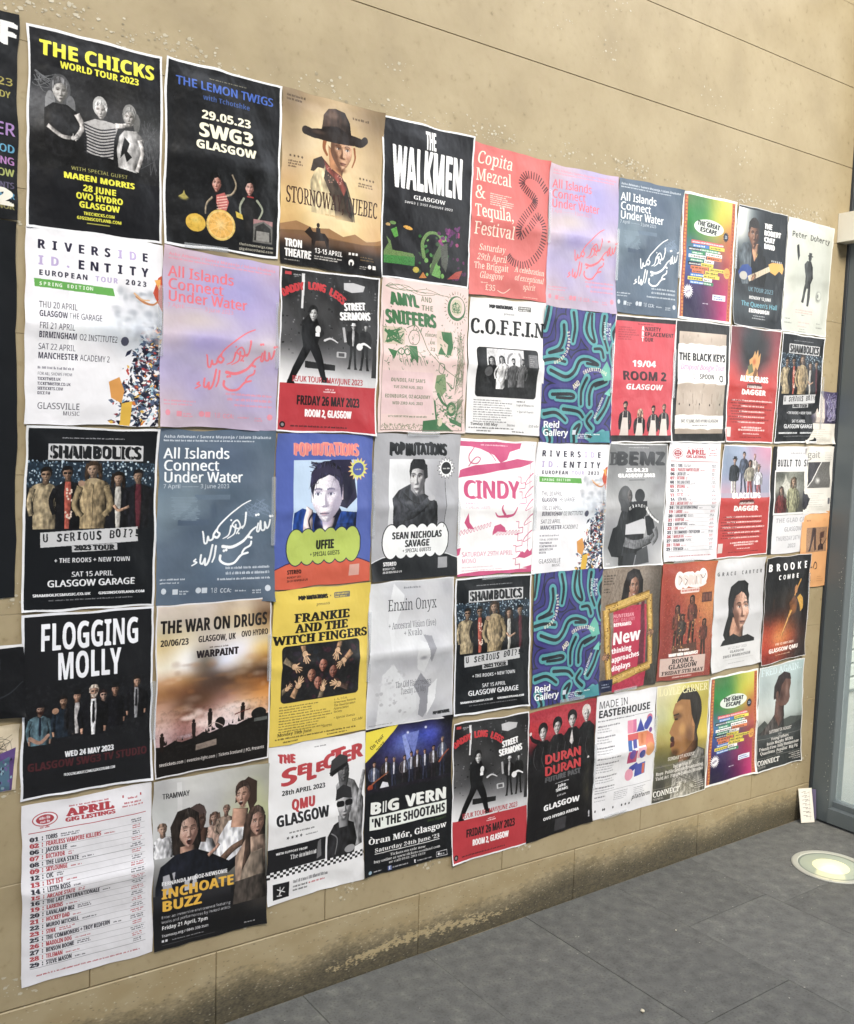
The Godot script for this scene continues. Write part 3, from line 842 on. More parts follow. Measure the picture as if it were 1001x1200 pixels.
# soft blob of ink (out-of-focus shape in a printed photo)
func S(x: float, y: float, rx: float, ry: float, c: String, a := 1.0):
	var key := c + str(a)
	if not brushes.has(key):
		var b := PackedByteArray(); b.resize(32 * 32 * 4)
		var col := Color(c)
		for i in 1024:
			var d := Vector2((i % 32) - 15.5, floori(i / 32.0) - 15.5).length() / 15.5
			b[i * 4] = col.r8; b[i * 4 + 1] = col.g8; b[i * 4 + 2] = col.b8
			b[i * 4 + 3] = int(255.0 * a * smoothstep(1.0, 0.15, d))
		brushes[key] = Image.create_from_data(32, 32, false, Image.FORMAT_RGBA8, b)
	var w := maxi(2, roundi(rx * 2 * K)); var h := maxi(2, roundi(ry * 2 * K))
	var t: Image = brushes[key].duplicate()
	t.resize(w, h, Image.INTERPOLATE_BILINEAR)
	im.blend_rect(t, Rect2i(0, 0, w, h), Vector2i(roundi((x - rx) * K), roundi((y - ry) * K)))

# colour field blended between a coarse grid of printed colours
func MG(x: float, y: float, w: float, h: float, n: int, cols: String):
	var a := cols.split(" ", false)
	var m: int = int(a.size() / float(n))
	var t := Image.create(n, m, false, Image.FORMAT_RGBA8)
	for i in a.size(): t.set_pixel(i % n, floori(i / float(n)), Color(a[i]))
	t.resize(maxi(2, roundi(w * K)), maxi(2, roundi(h * K)), Image.INTERPOLATE_CUBIC)
	im.blit_rect(t, Rect2i(0, 0, t.get_width(), t.get_height()), Vector2i(roundi(x * K), roundi(y * K)))

func blur(x: float, y: float, w: float, h: float, k: float, photo := true):
	var r := Rect2i(roundi(x * K), roundi(y * K), roundi(w * K), roundi(h * K)).intersection(Rect2i(0, 0, PW, PH))
	if photo and k < 2.0:
		im.blend_rect(mottle_dark, r, r.position)
		im.blend_rect(mottle_light, r, r.position)
	var t := im.get_region(r)
	t.resize(maxi(2, int(r.size.x / k)), maxi(2, int(r.size.y / k)), Image.INTERPOLATE_BILINEAR)
	t.resize(r.size.x, r.size.y, Image.INTERPOLATE_CUBIC)
	im.blit_rect(t, Rect2i(Vector2i.ZERO, r.size), r.position)

func grain(x: float, y: float, w: float, h: float, light := true):
	var r := Rect2i(roundi(x * K), roundi(y * K), roundi(w * K), roundi(h * K)).intersection(Rect2i(0, 0, PW, PH))
	im.blend_rect(grain_dark, r, r.position)
	if light: im.blend_rect(grain_light, r, r.position)

func glyph(f: int, ch: int) -> Dictionary:
	var key := f * 65536 + ch
	if glyphs.has(key): return glyphs[key]
	var rid: RID = fonts[f].get_rids()[0]
	var gi: int = ts.font_get_glyph_index(rid, 200, ch, 0)
	var d: Dictionary = ts.font_get_glyph_contours(rid, 200, gi)
	var out := []
	var start := 0
	if d.has("contours"):
		for e: int in d.contours:
			var raw := []
			for i in range(start, e + 1): raw.append(Vector3(d.points[i].x, -d.points[i].y, d.points[i].z))
			start = e + 1
			var full := []
			for i in raw.size():
				var a: Vector3 = raw[i]; var b: Vector3 = raw[(i + 1) % raw.size()]
				full.append(a)
				if a.z != 1 and b.z != 1: full.append(Vector3((a.x + b.x) / 2, (a.y + b.y) / 2, 1))
			var s := 0
			while s < full.size() and full[s].z != 1: s += 1
			var c := PackedVector2Array()
			var n := full.size()
			var i := 0
			while i < n:
				var a: Vector3 = full[(s + i) % n]; var b: Vector3 = full[(s + i + 1) % n]
				c.append(Vector2(a.x, a.y) / 143.0)
				if b.z != 1:
					var e2: Vector3 = full[(s + i + 2) % n]
					for k in [0.33, 0.67]:
						var u := Vector2(a.x, a.y).lerp(Vector2(b.x, b.y), k); var v := Vector2(b.x, b.y).lerp(Vector2(e2.x, e2.y), k)
						c.append(u.lerp(v, k) / 143.0)
					i += 2
				else: i += 1
			out.append(c)
	var adv: Vector2 = ts.font_get_glyph_advance(rid, 200, gi)
	glyphs[key] = {"c": out, "a": adv.x / 143.0}
	return glyphs[key]

# text: x anchor (a 0 left .. 1 right), y baseline, h cap height, w fitted width (0 natural)
func T(s: String, x: float, y: float, h: float, w: float, c: String, f := 1, a := 0.5, b := 0.0, rot := 0.0, sl := 0.0):
	var total := 0.0
	for ch in s: total += glyph(f, ch.unicode_at(0)).a
	var sx := h if w == 0.0 else w / total
	var pen := -total * a
	var col := Color(c)
	var o := Vector2(x, y)
	for ch in s:
		var g := glyph(f, ch.unicode_at(0))
		if g.c.size():
			for off in ([-b, 0.0, b] if b > 0 else [0.0]):
				var cs := []
				for k: PackedVector2Array in g.c:
					var q := PackedVector2Array()
					for p in k: q.append((o + Vector2((pen + p.x) * sx + p.y * h * sl + off, -p.y * h + off * 0.5).rotated(rot)) * K)
					cs.append(q)
				fillc(cs, col)
		pen += g.a

# letters set wide apart, one by one, with a colour for each letter group
func TS(s: String, x0: float, x1: float, y: float, h: float, c: String, f := 1, b := 0.0, alt := "", altc := "", wf := 0.0):
	for i in s.length():
		var x := lerpf(x0, x1, float(i) / (s.length() - 1))
		if s[i] != " ": T(s[i], x, y, h, wf, altc if i < alt.length() and alt[i] == "1" else c, f, 0.5, b)

# letters along an arc
func TA(s: String, cx: float, cy: float, r: float, a0: float, a1: float, h: float, wl: float, c: String, f := 1, b := 0.0):
	for i in s.length():
		var t := lerpf(a0, a1, float(i) / (s.length() - 1))
		if s[i] != " ":
			var p := Vector2(cx, cy) + Vector2(sin(t), -cos(t)) * r
			T(s[i], p.x, p.y, h, wl, c, f, 0.5, b, t)

# lines of print too small to read
func small(x: float, y: float, w: float, n: int, dy: float, h: float, c: String, a := 0.0):
	for i in n:
		var ww := w * pr.randf_range(0.55, 1.0)
		var px := x - ww * a
		var e := px + ww
		while px < e:
			var l := minf(pr.randf_range(1.2, 5.0), e - px)
			var q := px
			while q < px + l - 0.3:
				var lw := pr.randf_range(0.3, 0.6)
				var hh := h * pr.randf_range(0.62, 1.0)
				R(q, y + i * dy - hh, lw, hh, c)
				q += lw + 0.22
			px += l + 0.7

# ------------------------------------------------ printed photographs of people
func dk(c: String, f: float) -> String:
	return Color(c).darkened(f).to_html(false)

func lt(c: String, f: float) -> String:
	return Color(c).lightened(f).to_html(false)

# a small figure: x centre, y top of the head, s head height
func fig(x: float, y: float, s: float, skin: String, hair: String, top: String, legs := "", o := {}):
	var ln: float = o.get("len", 3.7)
	var sh: float = o.get("sh", 1.0)
	var s2 := dk(skin, .45)
	var tl := pr.randf_range(-.09, .09)
	var lean := pr.randf_range(-.12, .12) * s
	if o.get("long", 0.0) > 0:
		for k in [-1, 1]: limb([x + k * s * .28, y + s * .15, x + k * s * .42, y + s * .8, x + k * s * .4, y + s * (1.05 + .5 * o.long)], s * .42, s * .2, hair, 1.2)
	if legs != "":
		var sp: float = o.get("spread", 0.25)
		for k in [-1, 1]:
			limb([x + k * s * .28, y + s * 3.3, x + k * s * (.33 + sp * .4), y + s * 5.3, x + k * s * (.42 + sp), y + s * 7.3], s * .6, s * .36, legs if k < 0 else dk(legs, .25), .7)
			P([x + s * k * (.2 + sp), y + s * 7.2, x + s * k * (.66 + sp), y + s * 7.2, x + s * k * (.82 + sp), y + s * 7.5, x + s * k * (.2 + sp), y + s * 7.5], "141414")
	limb([x, y + s * .7, x, y + s * 1.45], s * .4, s * .5, s2, .2)
	var tr := [x - s * .25, y + s * 1.13, x, y + s * 1.3, x + s * .25, y + s * 1.13, x + s * .62 * sh, y + s * (1.27 + tl), x + s * .9 * sh, y + s * (1.42 + tl), x + s * 1.0 * sh, y + s * (1.75 + tl), x + s * .84 * sh, y + s * 2.6, x + s * .8 * sh, y + s * ln, x - s * .8 * sh, y + s * ln, x - s * .84 * sh, y + s * 2.6, x - s * 1.0 * sh, y + s * (1.75 - tl), x - s * .9 * sh, y + s * (1.42 - tl), x - s * .62 * sh, y + s * (1.27 - tl)]
	shade_fill(pts(tr), Color(top), .75, .75, 0.16, 0.07)
	if o.has("shirt"):
		shade_fill(pts([x - s * .22, y + s * 1.12, x + s * .22, y + s * 1.12, x + s * .26, y + s * 2.2, x + s * .14, y + s * ln, x - s * .16, y + s * ln, x - s * .28, y + s * 2.2]), Color(o.shirt), .5, .45, 0.2, 0.1)
		for k in [-1, 1]: limb([x + k * s * .26, y + s * 1.12, x + k * s * .3, y + s * 2.0, x + k * s * .18, y + s * ln], s * .14, s * .06, dk(top, .3), .3)
	if not o.has("cross"):
		for k in [-1, 1]:
			limb([x + k * s * .84 * sh, y + s * (1.58 + k * tl), x + k * s * 1.06 * sh + lean, y + s * 2.5, x + k * s * .92 * sh, y + s * minf(3.5, ln)], s * .4, s * .27, top if k < 0 else dk(top, .25), .8)
			C([x + k * s * .68 * sh, y + s * 1.95, x + k * s * .82 * sh + lean, y + s * 2.6, x + k * s * .76 * sh, y + s * minf(3.4, ln)], s * .03, s * .07, dk(top, .75))
	if o.has("tie"): shade_fill(pts([x - s * .08, y + s * 1.3, x + s * .08, y + s * 1.3, x + s * .12, y + s * 2.9, x, y + s * 3.1, x - s * .12, y + s * 2.9]), Color(o.tie), .5, .3, .2, .2)
	var cx := x + tl * s * .6
	var tn: float = o.get("turn", pr.randf_range(-.9, .9))
	shade_fill(pts([cx - s * .38, y + s * .6, cx - s * .4, y + s * .25, cx - s * .22, y + s * .0, cx + s * .05, y - s * .05, cx + s * .3, y + s * .03, cx + s * .41, y + s * .28, cx + s * .37, y + s * .6]), Color(hair), .5, 1.0, .3, .08)
	face(cx + tn * s * .04, y + s * .55, s * .66, s * .92, skin, dk(skin, .65), {"turn": tn * .7, "brow": dk(hair, .2), "lip": dk(skin, .35), "white": dk(skin, .05)})
	if not o.has("bald"): shade_fill(pts([cx - s * .37, y + s * .5, cx - s * .4, y + s * .25, cx - s * .22, y + s * .0, cx + s * .05, y - s * .05, cx + s * .3, y + s * .03, cx + s * .41, y + s * .28, cx + s * .37, y + s * .5, cx + s * .3, y + s * .33, cx + s * .14, y + s * .24, cx - s * .08, y + s * .28, cx - s * .27, y + s * .32]), Color(hair), .5, 1.1, .3, .08)
	if o.has("beard"): shade_fill(pts([cx - s * .3, y + s * .58, cx - s * .2, y + s * .76, cx - s * .1, y + s * .74, cx + s * .12, y + s * .74, cx + s * .2, y + s * .76, cx + s * .3, y + s * .58, cx + s * .24, y + s * .94, cx, y + s * 1.06, cx - s * .22, y + s * .94]), Color(o.beard), .5, .9, .35, .3)
	if o.has("glasses"):
		for k in [-1, 1]: RR(cx + tn * s * .1 + k * s * .15 - s * .12, y + s * .44, s * .24, s * .14, s * .05, o.glasses)
	if o.has("hat"):
		shade_fill(pts([cx - s * .36, y + s * .28, cx - s * .32, y - s * .12, cx + s * .32, y - s * .12, cx + s * .36, y + s * .28]), Color(o.hat), .5, .4, .2, .2)
		limb([cx - s * .56, y + s * .26, cx, y + s * .3, cx + s * .56, y + s * .26], s * .12, s * .12, o.hat, .3)
	if o.has("cross"):
		limb([x - s * .95, y + s * 1.7, x - s * .8, y + s * 2.6, x + s * .55, y + s * 2.45], s * .4, s * .3, o.cross)
		limb([x + s * .95, y + s * 1.7, x + s * .8, y + s * 2.75, x - s * .5, y + s * 2.5], s * .4, s * .3, dk(o.cross, .2))
		E(x + s * .6, y + s * 2.42, s * .16, s * .14, skin)
	if o.has("hands"):
		limb([x - s * .92, y + s * minf(3.4, ln - .1), x - s * .88, y + s * minf(3.85, ln + .3)], s * .26, s * .16, skin, .5); limb([x + s * .92, y + s * minf(3.4, ln - .1), x + s * .88, y + s * minf(3.85, ln + .3)], s * .26, s * .16, dk(skin, .2), .5)

# a large head: centre, width, height
func head(x: float, y: float, w: float, h: float, skin: String, dark: String, o := {}):
	if o.get("ear", 0.0) != 0.0:
		E(x + o.ear * w * .48, y + h * .03, w * .08, h * .12, dark); E(x + o.ear * w * .48, y + h * .02, w * .05, h * .09, skin)
	S(x, y + h * .52, w * .34, h * .12, dark, .8)
	face(x, y, w, h * 1.04, skin, dark, o)
	if o.has("hair"):
		shade_fill(pts([x - w * .43, y + h * .06, x - w * .53, y - h * .2, x - w * .48, y - h * .44, x - w * .3, y - h * .60, x - w * .1, y - h * .66, x + w * .12, y - h * .67, x + w * .4, y - h * .54, x + w * .53, y - h * .3, x + w * .46, y + h * .06, x + w * .42, y - h * .14, x + w * .36, y - h * .27, x + w * .22, y - h * .36, x + w * .06, y - h * .4, x - w * .1, y - h * .35, x - w * .27, y - h * .31, x - w * .36, y - h * .22, x - w * .41, y - h * .1]), Color(o.hair), .4, 1.3, .32, .05)
		for k in 16:
			var an := pr.randf_range(-2.9, -.25)
			var e := Vector2(cos(an) * w * .5, sin(an) * h * .62)
			var f := e * pr.randf_range(.8, 1.06) + Vector2(pr.randf_range(-.12, .12) * w, pr.randf_range(.05, .25) * h)
			C([x + e.x * .55, y - h * .05 + e.y * .98, x + e.x, y + e.y + h * .02, x + f.x, y + f.y + h * .08], w * .02, w * .006, dk(o.hair, .4) if k % 2 else lt(o.hair, .18))

# cloth: a body shape with folds
func cloth(a: Array, c: String, lo: String, n := 7):
	shade_fill(pts(a), Color(c).lerp(Color(lo), .12), .7, .5 + n * .02, 0.11, 0.05)

func flesh(a: Array, c: String):
	shade_fill(pts(a), Color(c), .9, .2, .1, .1)

func hand(x: float, y: float, s: float, rot: float, c: String, dk: String):
	var b := Vector2(x, y)
	for pass_n in 2:
		var col := dk if pass_n == 0 else c
		var ex := 0.12 if pass_n == 0 else 0.0
		E(x, y, s * (.34 + ex * .5), s * (.4 + ex * .5), col, rot)
		for k in 5:
			var an: float = rot + [-1.15, -.42, -.12, .16, .5][k]
			var le: float = s * [.75, 1.05, 1.15, 1.05, .85][k]
			var q := b + Vector2(sin(an), -cos(an)) * le
			if pass_n == 0: C([x + sin(an) * s * .2, y - cos(an) * s * .2, (x + q.x) / 2, (y + q.y) / 2 - .2, q.x, q.y], s * (.2 + ex), s * (.14 + ex), col)
			else: limb([x + sin(an) * s * .2, y - cos(an) * s * .2, (x + q.x) / 2, (y + q.y) / 2 - .2, q.x, q.y], s * .21, s * .14, col, .2)

func paint(key: String):
	match key:
		"trio": art_trio()
		"lemons": art_lemons()
		"ranger": art_ranger()
		"nightcity": art_nightcity()
		"serpent": art_serpent()
		"islands_pink": art_islands_pink()
		"islands_blue": art_islands_blue()
		"rainbow": art_rainbow()
		"guitarist": art_guitarist()
		"walker": art_walker()
		"palette": art_palette()
		"street": art_street()
		"doodle": art_doodle()
		"gang": art_gang()
		"hands": art_hands()
		"contours": art_contours()
		"aprons": art_aprons()
		"plaster": art_plaster()
		"reach": art_reach()
		"fivepiece": art_fivepiece()
		"cutouts": art_cutouts()
		"blueportrait": art_blueportrait()
		"greyportrait": art_greyportrait()
		"pinkscrawl": art_pinkscrawl()
		"backpack": art_backpack()
		"listings": art_listings()
		"fourhigh": art_fourhigh()
		"haze": art_haze()
		"palefigure": art_palefigure()
		"goldframe": art_goldframe()
		"glitter": art_glitter()
		"profile": art_profile()
		"amber": art_amber()
		"singers": art_singers()
		"checkers": art_checkers()
		"soulband": art_soulband()
		"quartet": art_quartet()
		"shapes": art_shapes()
		"golden": art_golden()
		"silhouette": art_silhouette()
		"threefaces": art_threefaces()
		"gait": art_gait()
		"orange": art_orange()
		"purpleleaflet": art_purpleleaflet()
		"comedy": art_comedy()
		"black": art_black()
		"ticketblack": art_ticketblack()
		"comic": art_comic()
		"scribblecard": art_scribblecard()

# ---------------------------------------------------------------- the prints
func art_trio():
	sheet("121318", 3)
	MG(2, 26, 96, 74, 5, "15161a 2a2b2e 1c1c1e 222222 141416 55565a 303134 242426 3a3a3c 2c2d2e 46474a 202022 2a2a2c 303032 4a4b4c 18181a 0e0e10 131315 1a1a1c 36373a 101114 0c0c0e 101012 121214 1c1c1e")
	for i in 40: L([pr.randf_range(78, 96), pr.randf_range(48, 80), pr.randf_range(78, 97), pr.randf_range(60, 94)], 0.4, "5a5b5e")
	for i in 12: C([pr.randf_range(3, 10), pr.randf_range(30, 40), pr.randf_range(8, 16), pr.randf_range(32, 44), pr.randf_range(14, 22), pr.randf_range(30, 46)], 0.7, 0.3, "707275")
	E(23, 41, 7.5, 11, "505154"); E(16, 52, 3.6, 9, "8a8b8d"); E(30.5, 52, 3.4, 8, "6a6b6d")
	cloth([12, 56, 18, 51, 28, 51, 35, 55, 38, 66, 33, 76, 34, 88, 12, 88], "1b1b1e", "000000")
	limb([35, 56, 39, 65, 33, 75], 4.5, 3.2, "b8b4b0"); limb([14, 68, 24, 74, 32, 74], 3, 2.6, "a8a4a0"); hand(32, 74, 4, 1.2, "c8c4c0", "606060")
	head(23, 42, 11, 15, "c8c5c0", "55534f", {"turn": .3, "lip": "605856", "brow": "4a4846", "hair": "6e6e70"})
	E(52, 47, 5.4, 7.5, "b8b8b6"); P([40, 61, 48, 57, 56, 57, 66, 58, 62, 70, 62, 84, 42, 83, 42, 72], "b4b2b0")
	for i in 10: C([40.5, 62.0 + i * 2.2, 52, 64.5 + i * 2.2, 63, 61.5 + i * 2.2], 1.0, 0.9, "24242a")
	limb([63, 59, 69, 58, 74, 56], 4, 3, "c4c0bc"); P([42, 83, 62, 84, 63, 96, 41, 96], "0e0e10")
	head(52.5, 50, 8.5, 12, "d0ccc8", "5c5a56", {"turn": -.2, "lip": "6a605e", "hair": "c8c8c6"})
	S(52, 43, 5, 2, "ffffff", .5)
	E(74, 49, 5.4, 8, "8a8a88"); E(79.5, 54, 2.6, 7, "6c6c6a")
	cloth([66, 66, 70, 61, 80, 60, 86, 66, 84, 76, 80, 91, 66, 89, 64, 76], "c8c6c4", "606060")
	P([70, 66, 74, 70, 72, 76, 76, 80, 72, 84, 70, 78, 67, 82, 68, 74], "1a1a1c"); limb([82, 66, 84, 76, 80, 90], 4, 3, "c8c4c0")
	head(74, 51, 8.5, 12, "d2cec9", "5a5854", {"turn": -.4, "lip": "605654", "hair": "8e8e8c"})
	P([66, 90, 80, 92, 79, 97, 65, 96], "151517")
	blur(2, 26, 96, 74, 1.7)
	R(2, 98, 96, 42, "121318")
	T("THE CHICKS", 51, 19, 10, 85, "f4f03c", 1, .5, .35); T("WORLD TOUR 2023", 52, 25.6, 4.6, 58, "f4f03c", 1, .5, .2)
	T("WITH SPECIAL GUEST", 52, 96.5, 2.6, 42, "b8b45a", 0); T("MAREN MORRIS", 52, 103.2, 4.2, 53, "f4f03c", 1, .5, .25)
	T("28 JUNE", 52, 110.5, 4.4, 25, "f4f03c", 1, .5, .2); T("OVO HYDRO", 52, 116.5, 4.4, 35, "f4f03c", 1, .5, .2); T("GLASGOW", 52, 122.5, 4.4, 30, "f4f03c", 1, .5, .2)
	T("THECHICKS.COM", 52, 127.5, 2.2, 23, "e8e43c", 1, .5, .1); T("GIGSINSCOTLAND.COM", 52, 131.2, 2.2, 33, "e8e43c", 1, .5, .1); R(43, 133, 17, .8, "a8a440")
	frame(1.8, "e9eaee")

func art_lemons():
	sheet("101114", 5)
	small(52, 9.4, 40, 1, 2, .9, "8a8670", .5)
	T("THE LEMON TWIGS", 50.5, 18.8, 6.3, 84, "3b62c4", 0, .5, .3); T("with Tchotshke", 51, 26.2, 3.8, 41, "35559e", 1)
	T("29.05.23", 51, 40.5, 6.4, 43, "f4efd0", 1, .5, .2); T("SWG3", 51, 54.5, 10.4, 47, "f4efd0", 1, .5, .5); T("GLASGOW", 51, 64, 6.4, 52, "f4efd0", 1, .5, .3)
	S(16, 104, 6, 3, "c8b850", .8); P([11, 104, 15, 101, 16, 98, 17, 101, 20, 104], "a89a48")
	limb([47, 98, 56, 96, 60, 88, 56, 80], 2.2, 1.4, "9a8a72"); limb([40, 100, 35, 106, 34, 114], 2, 1.4, "9a8a72")
	P([43, 98, 50, 95, 54, 102, 52, 109, 46, 111, 43, 104], "c8605a")
	for i in 5: L([43.5, 100.0 + i * 2.2, 52.5, 97.5 + i * 2.2], .8, "f0c0b0")
	E(42, 88, 5, 7.5, "0a0a0a", -.3); head(43, 89, 8, 12, "e0a490", "7a3c30", {"turn": -.3, "lip": "a03030", "hair": "0a0a0a"})
	cloth([66, 96, 70, 93, 76, 93, 80, 97, 80, 112, 78, 122, 68, 122, 67, 110], "1c1a1a", "000000", 4)
	C([67, 97, 64, 104, 65, 112], 2, 1.4, "9aa08a"); C([79, 97, 84, 104, 80, 113], 2, 1.4, "9aa08a"); L([70, 95, 76, 95], 1.2, "b03030")
	E(72.5, 85, 5, 8, "080808"); head(72, 88, 7.6, 11, "e4b0a0", "80453a", {"lip": "a02828", "hair": "080808"})
	P([60, 108, 66, 110, 67, 114, 61, 113], "d8b840")
	E(26, 122, 8.5, 7, "e0b238"); S(26, 120, 6, 4, "f4d870", .6)
	E(47.5, 121, 12.6, 12.2, "e8c05c"); E(47.5, 121, 11.4, 11, "f4cf78"); E(47.5, 121, 10.6, 10.2, "eeb24e")
	for i in 12: L([47.5, 121, 47.5 + cos(i * TAU / 12) * 10, 121 + sin(i * TAU / 12) * 9.6], .35, "f2c878")
	S(47.5, 120, 7, 7, "ffe0a0", .35)
	R(76, 112, 18, 18.5, "6a6864"); P([77, 129, 78, 118, 85, 114, 92, 118, 93, 129], "2a2826"); R(79, 121, 12, 8, "8c8a84"); P([76, 112, 94, 112, 94, 116, 85, 113, 76, 116], "a87878")
	blur(4, 76, 92, 56, 1.5)
	T("thelemontwigs.com", 95, 134.3, 2.0, 31, "b8b4a0", 1, 1); T("gigsinscotland.com", 95, 137.8, 2.0, 31, "b8b4a0", 1, 1)
	frame(1.8, "eceef2")

func art_ranger():
	sheet("cfae7c", 7)
	MG(0, 0, 100, 112, 5, "8c7658 b09670 bda37a a8906a 8a7456 a08a66 d8bf92 dcc296 c8ac7e a88e66 b09872 e0c89c e0c494 d8bc8c bca074 c0a47a d8b884 d8b482 dcc090 c4a87a c8a470 e6c890 e8cc98 e0c48e d0b080 d8b474 f0d49c f4dca6 f0d49a dcba82 d0a868 e8c888 ecd096 e8c88a d8b078")
	small(4, 6, 24, 2, 3, 2, "4a3624"); small(68, 12, 26, 1, 3, 2.4, "4a3624")
	cloth([28, 96, 27, 70, 33, 58, 40, 55, 62, 66, 70, 86, 72, 98], "c6b48a", "6a5a3c", 10)
	cloth([42, 56, 40, 66, 50, 86, 52, 98, 70, 98, 66, 82, 60, 66], "4a3c30", "201810")
	P([27, 62, 30, 52, 38, 48, 42, 52, 40, 58, 34, 58, 30, 62], "3c3028"); cloth([40, 50, 47, 56, 58, 62, 63, 70, 60, 78, 52, 66, 42, 58], "8c4438", "401810")
	for i in 24: E(pr.randf_range(44, 60), pr.randf_range(56, 70), .5, .5, "c08a78")
	flesh([44, 38, 46, 56, 58, 62, 60, 50], "b07850")
	C([42, 30, 40, 40, 43, 46], 4, 2, "9a5a34"); C([70, 36, 71, 44, 68, 52], 2, 1, "9a5a34")
	head(57, 40, 22, 31, "d8a47c", "6a3c24", {"turn": .4, "side": -1.0, "lip": "a05a4c", "brow": "6a4028", "ink": "2a1c14"})
	C([22, 30, 34, 31, 56, 27, 74, 31, 81, 27], 7, 6, "2b211c"); E(52, 30, 30, 5, "2b211c", -.02)
	cloth([37, 28, 39, 14, 44, 8, 51, 6.5, 60, 8, 65, 16, 67, 29, 52, 25], "4c3a30", "201610"); P([37.5, 24, 52, 21, 66, 25, 67, 29, 52, 26, 37, 28], "241a16")
	S(48, 13, 8, 6, "8a6c56", .5); S(34, 29, 10, 2.5, "6a5244", .5)
	S(50, 101, 36, 13, "eed29c", .95)
	blur(18, 4, 66, 94, 1.5, false)
	for i in 4: star(8.0 + i * 3.6, 53, 1.4, .6, 5, "4a3624")
	for i in 5: star(76.0 + i * 3.6, 60, 1.4, .6, 5, "4a3624")
	small(6, 58, 14, 3, 2.2, 1.6, "5a4430"); small(74, 65, 19, 2, 2.2, 1.6, "5a4430")
	T("STORNOWAY, QUEBEC", 50, 91, 13.2, 91, "3d2018", 2, .5, .15); small(50, 96.5, 26, 1, 2, 1.4, "c8a068", .5)
	P([0, 109, 14, 105, 30, 109, 46, 107, 60, 112, 72, 108, 84, 113, 100, 110, 100, 126, 0, 126], "a07448"); P([0, 114, 20, 112, 50, 115, 80, 116, 100, 114, 100, 128, 0, 128], "7c5838")
	MG(0, 116, 100, 26, 3, "6c4c34 5e4430 6a4a32 261a14 20160f 261a12 100d0e 100d0e 100d0e 100d0e 0f0d0e 100d0e")
	P([22, 113, 27, 108, 30, 112, 42, 112, 46, 116, 46, 124, 44, 124, 42, 118, 33, 119, 31, 126, 29, 126, 29, 118, 25, 115], "22160f"); E(35, 106, 1.6, 2, "22160f"); P([33, 108, 37, 108, 38, 115, 33, 115], "22160f")
	T("TRON", 4, 127, 6.4, 16, "f2f0ec", 1, 0, .3); T("THEATRE", 4, 135, 6.4, 25, "f2f0ec", 1, 0, .3)
	T("13-15 APRIL", 32, 129, 4.2, 28, "f2f0ec", 1, 0); small(32, 132, 32, 2, 2, 1.2, "d8d4cc"); small(4, 138, 14, 1, 2, 1, "b0aca4")
	for i in 3: R(66.0 + i * 3.4, 124, 2.2, 2.2, "e8e4de")
	E(69, 132.5, 2.8, 2.8, "f0eee8"); R(67.8, 132, 2.4, 4, "141012"); small(78, 127, 17, 2, 2.2, 1, "8a6c40"); E(88, 134, 1.8, 1.8, "f0eee8"); R(91, 132.4, 3.4, 3.4, "f0eee8"); small(78, 135, 8, 2, 1.6, 1, "d0ccc4")

func art_nightcity():
	sheet("1a1a1e", 9)
	T("THE", 51, 22, 16.5, 11.5, "f4f4f4", 1, .5, .2); T("WALKMEN", 49.5, 60.5, 37, 78, "f4f4f4", 1, .5, .55)
	T("GLASGOW", 50.5, 68.5, 3.6, 36, "e8e8e8", 3, .5, .1); T("SWG3 | 31ST AUGUST 2023", 50, 73, 2.0, 54, "d8d8d8", 1)
	P([3, 119, 20, 117, 36, 119, 36, 128, 3, 128], "3e8a3c"); P([3, 117, 8, 110, 5, 104, 10, 108, 12, 116, 34, 117, 36, 120, 3, 121], "6a8a4a")
	for i in 26: E(pr.randf_range(40, 74), pr.randf_range(96, 134), pr.randf_range(.8, 3), pr.randf_range(.8, 2.4), ["2e6a30", "50944a", "7ab85a", "3a5a34"][pr.randi() % 4], pr.randf() * 3)
	C([46, 118, 44, 106, 50, 97, 60, 96, 66, 102], 4.2, 2, "6e9450"); C([56, 130, 60, 118, 66, 108], 5, 8, "5a6e4c"); P([64, 106, 72, 103, 74, 118, 72, 130, 66, 124], "565a50"); P([56, 134, 60, 122, 66, 130, 66, 136], "78b860")
	for i in 22: E(pr.randf_range(62, 86), pr.randf_range(88, 106), pr.randf_range(1, 3.6), pr.randf_range(1, 2.6), ["8a2c78", "5a2058", "a83a70", "6a2a68"][pr.randi() % 4], pr.randf() * 3)
	for i in 12: E(pr.randf_range(80, 96), pr.randf_range(112, 136), pr.randf_range(1, 3), pr.randf_range(1, 2), ["6a2058", "4a1c44"][pr.randi() % 2], pr.randf() * 3)
	E(12, 92, 3.4, 1.6, "68904a"); P([10, 98, 16, 95, 18, 103, 14, 105], "54a03c"); E(28, 94.5, 5, 1.6, "f0b048", .15); E(7, 94, 2.5, 1.4, "c8a060"); E(38, 131, 3.6, 2.6, "c8b440"); P([42, 138, 46, 132, 51, 137], "d8843a"); P([74, 136, 84, 128, 92, 126, 88, 134], "b8483c")
	blur(2, 84, 96, 54, 2.2); grain(2, 84, 96, 54, false)
	frame(1.6, "eceef2")

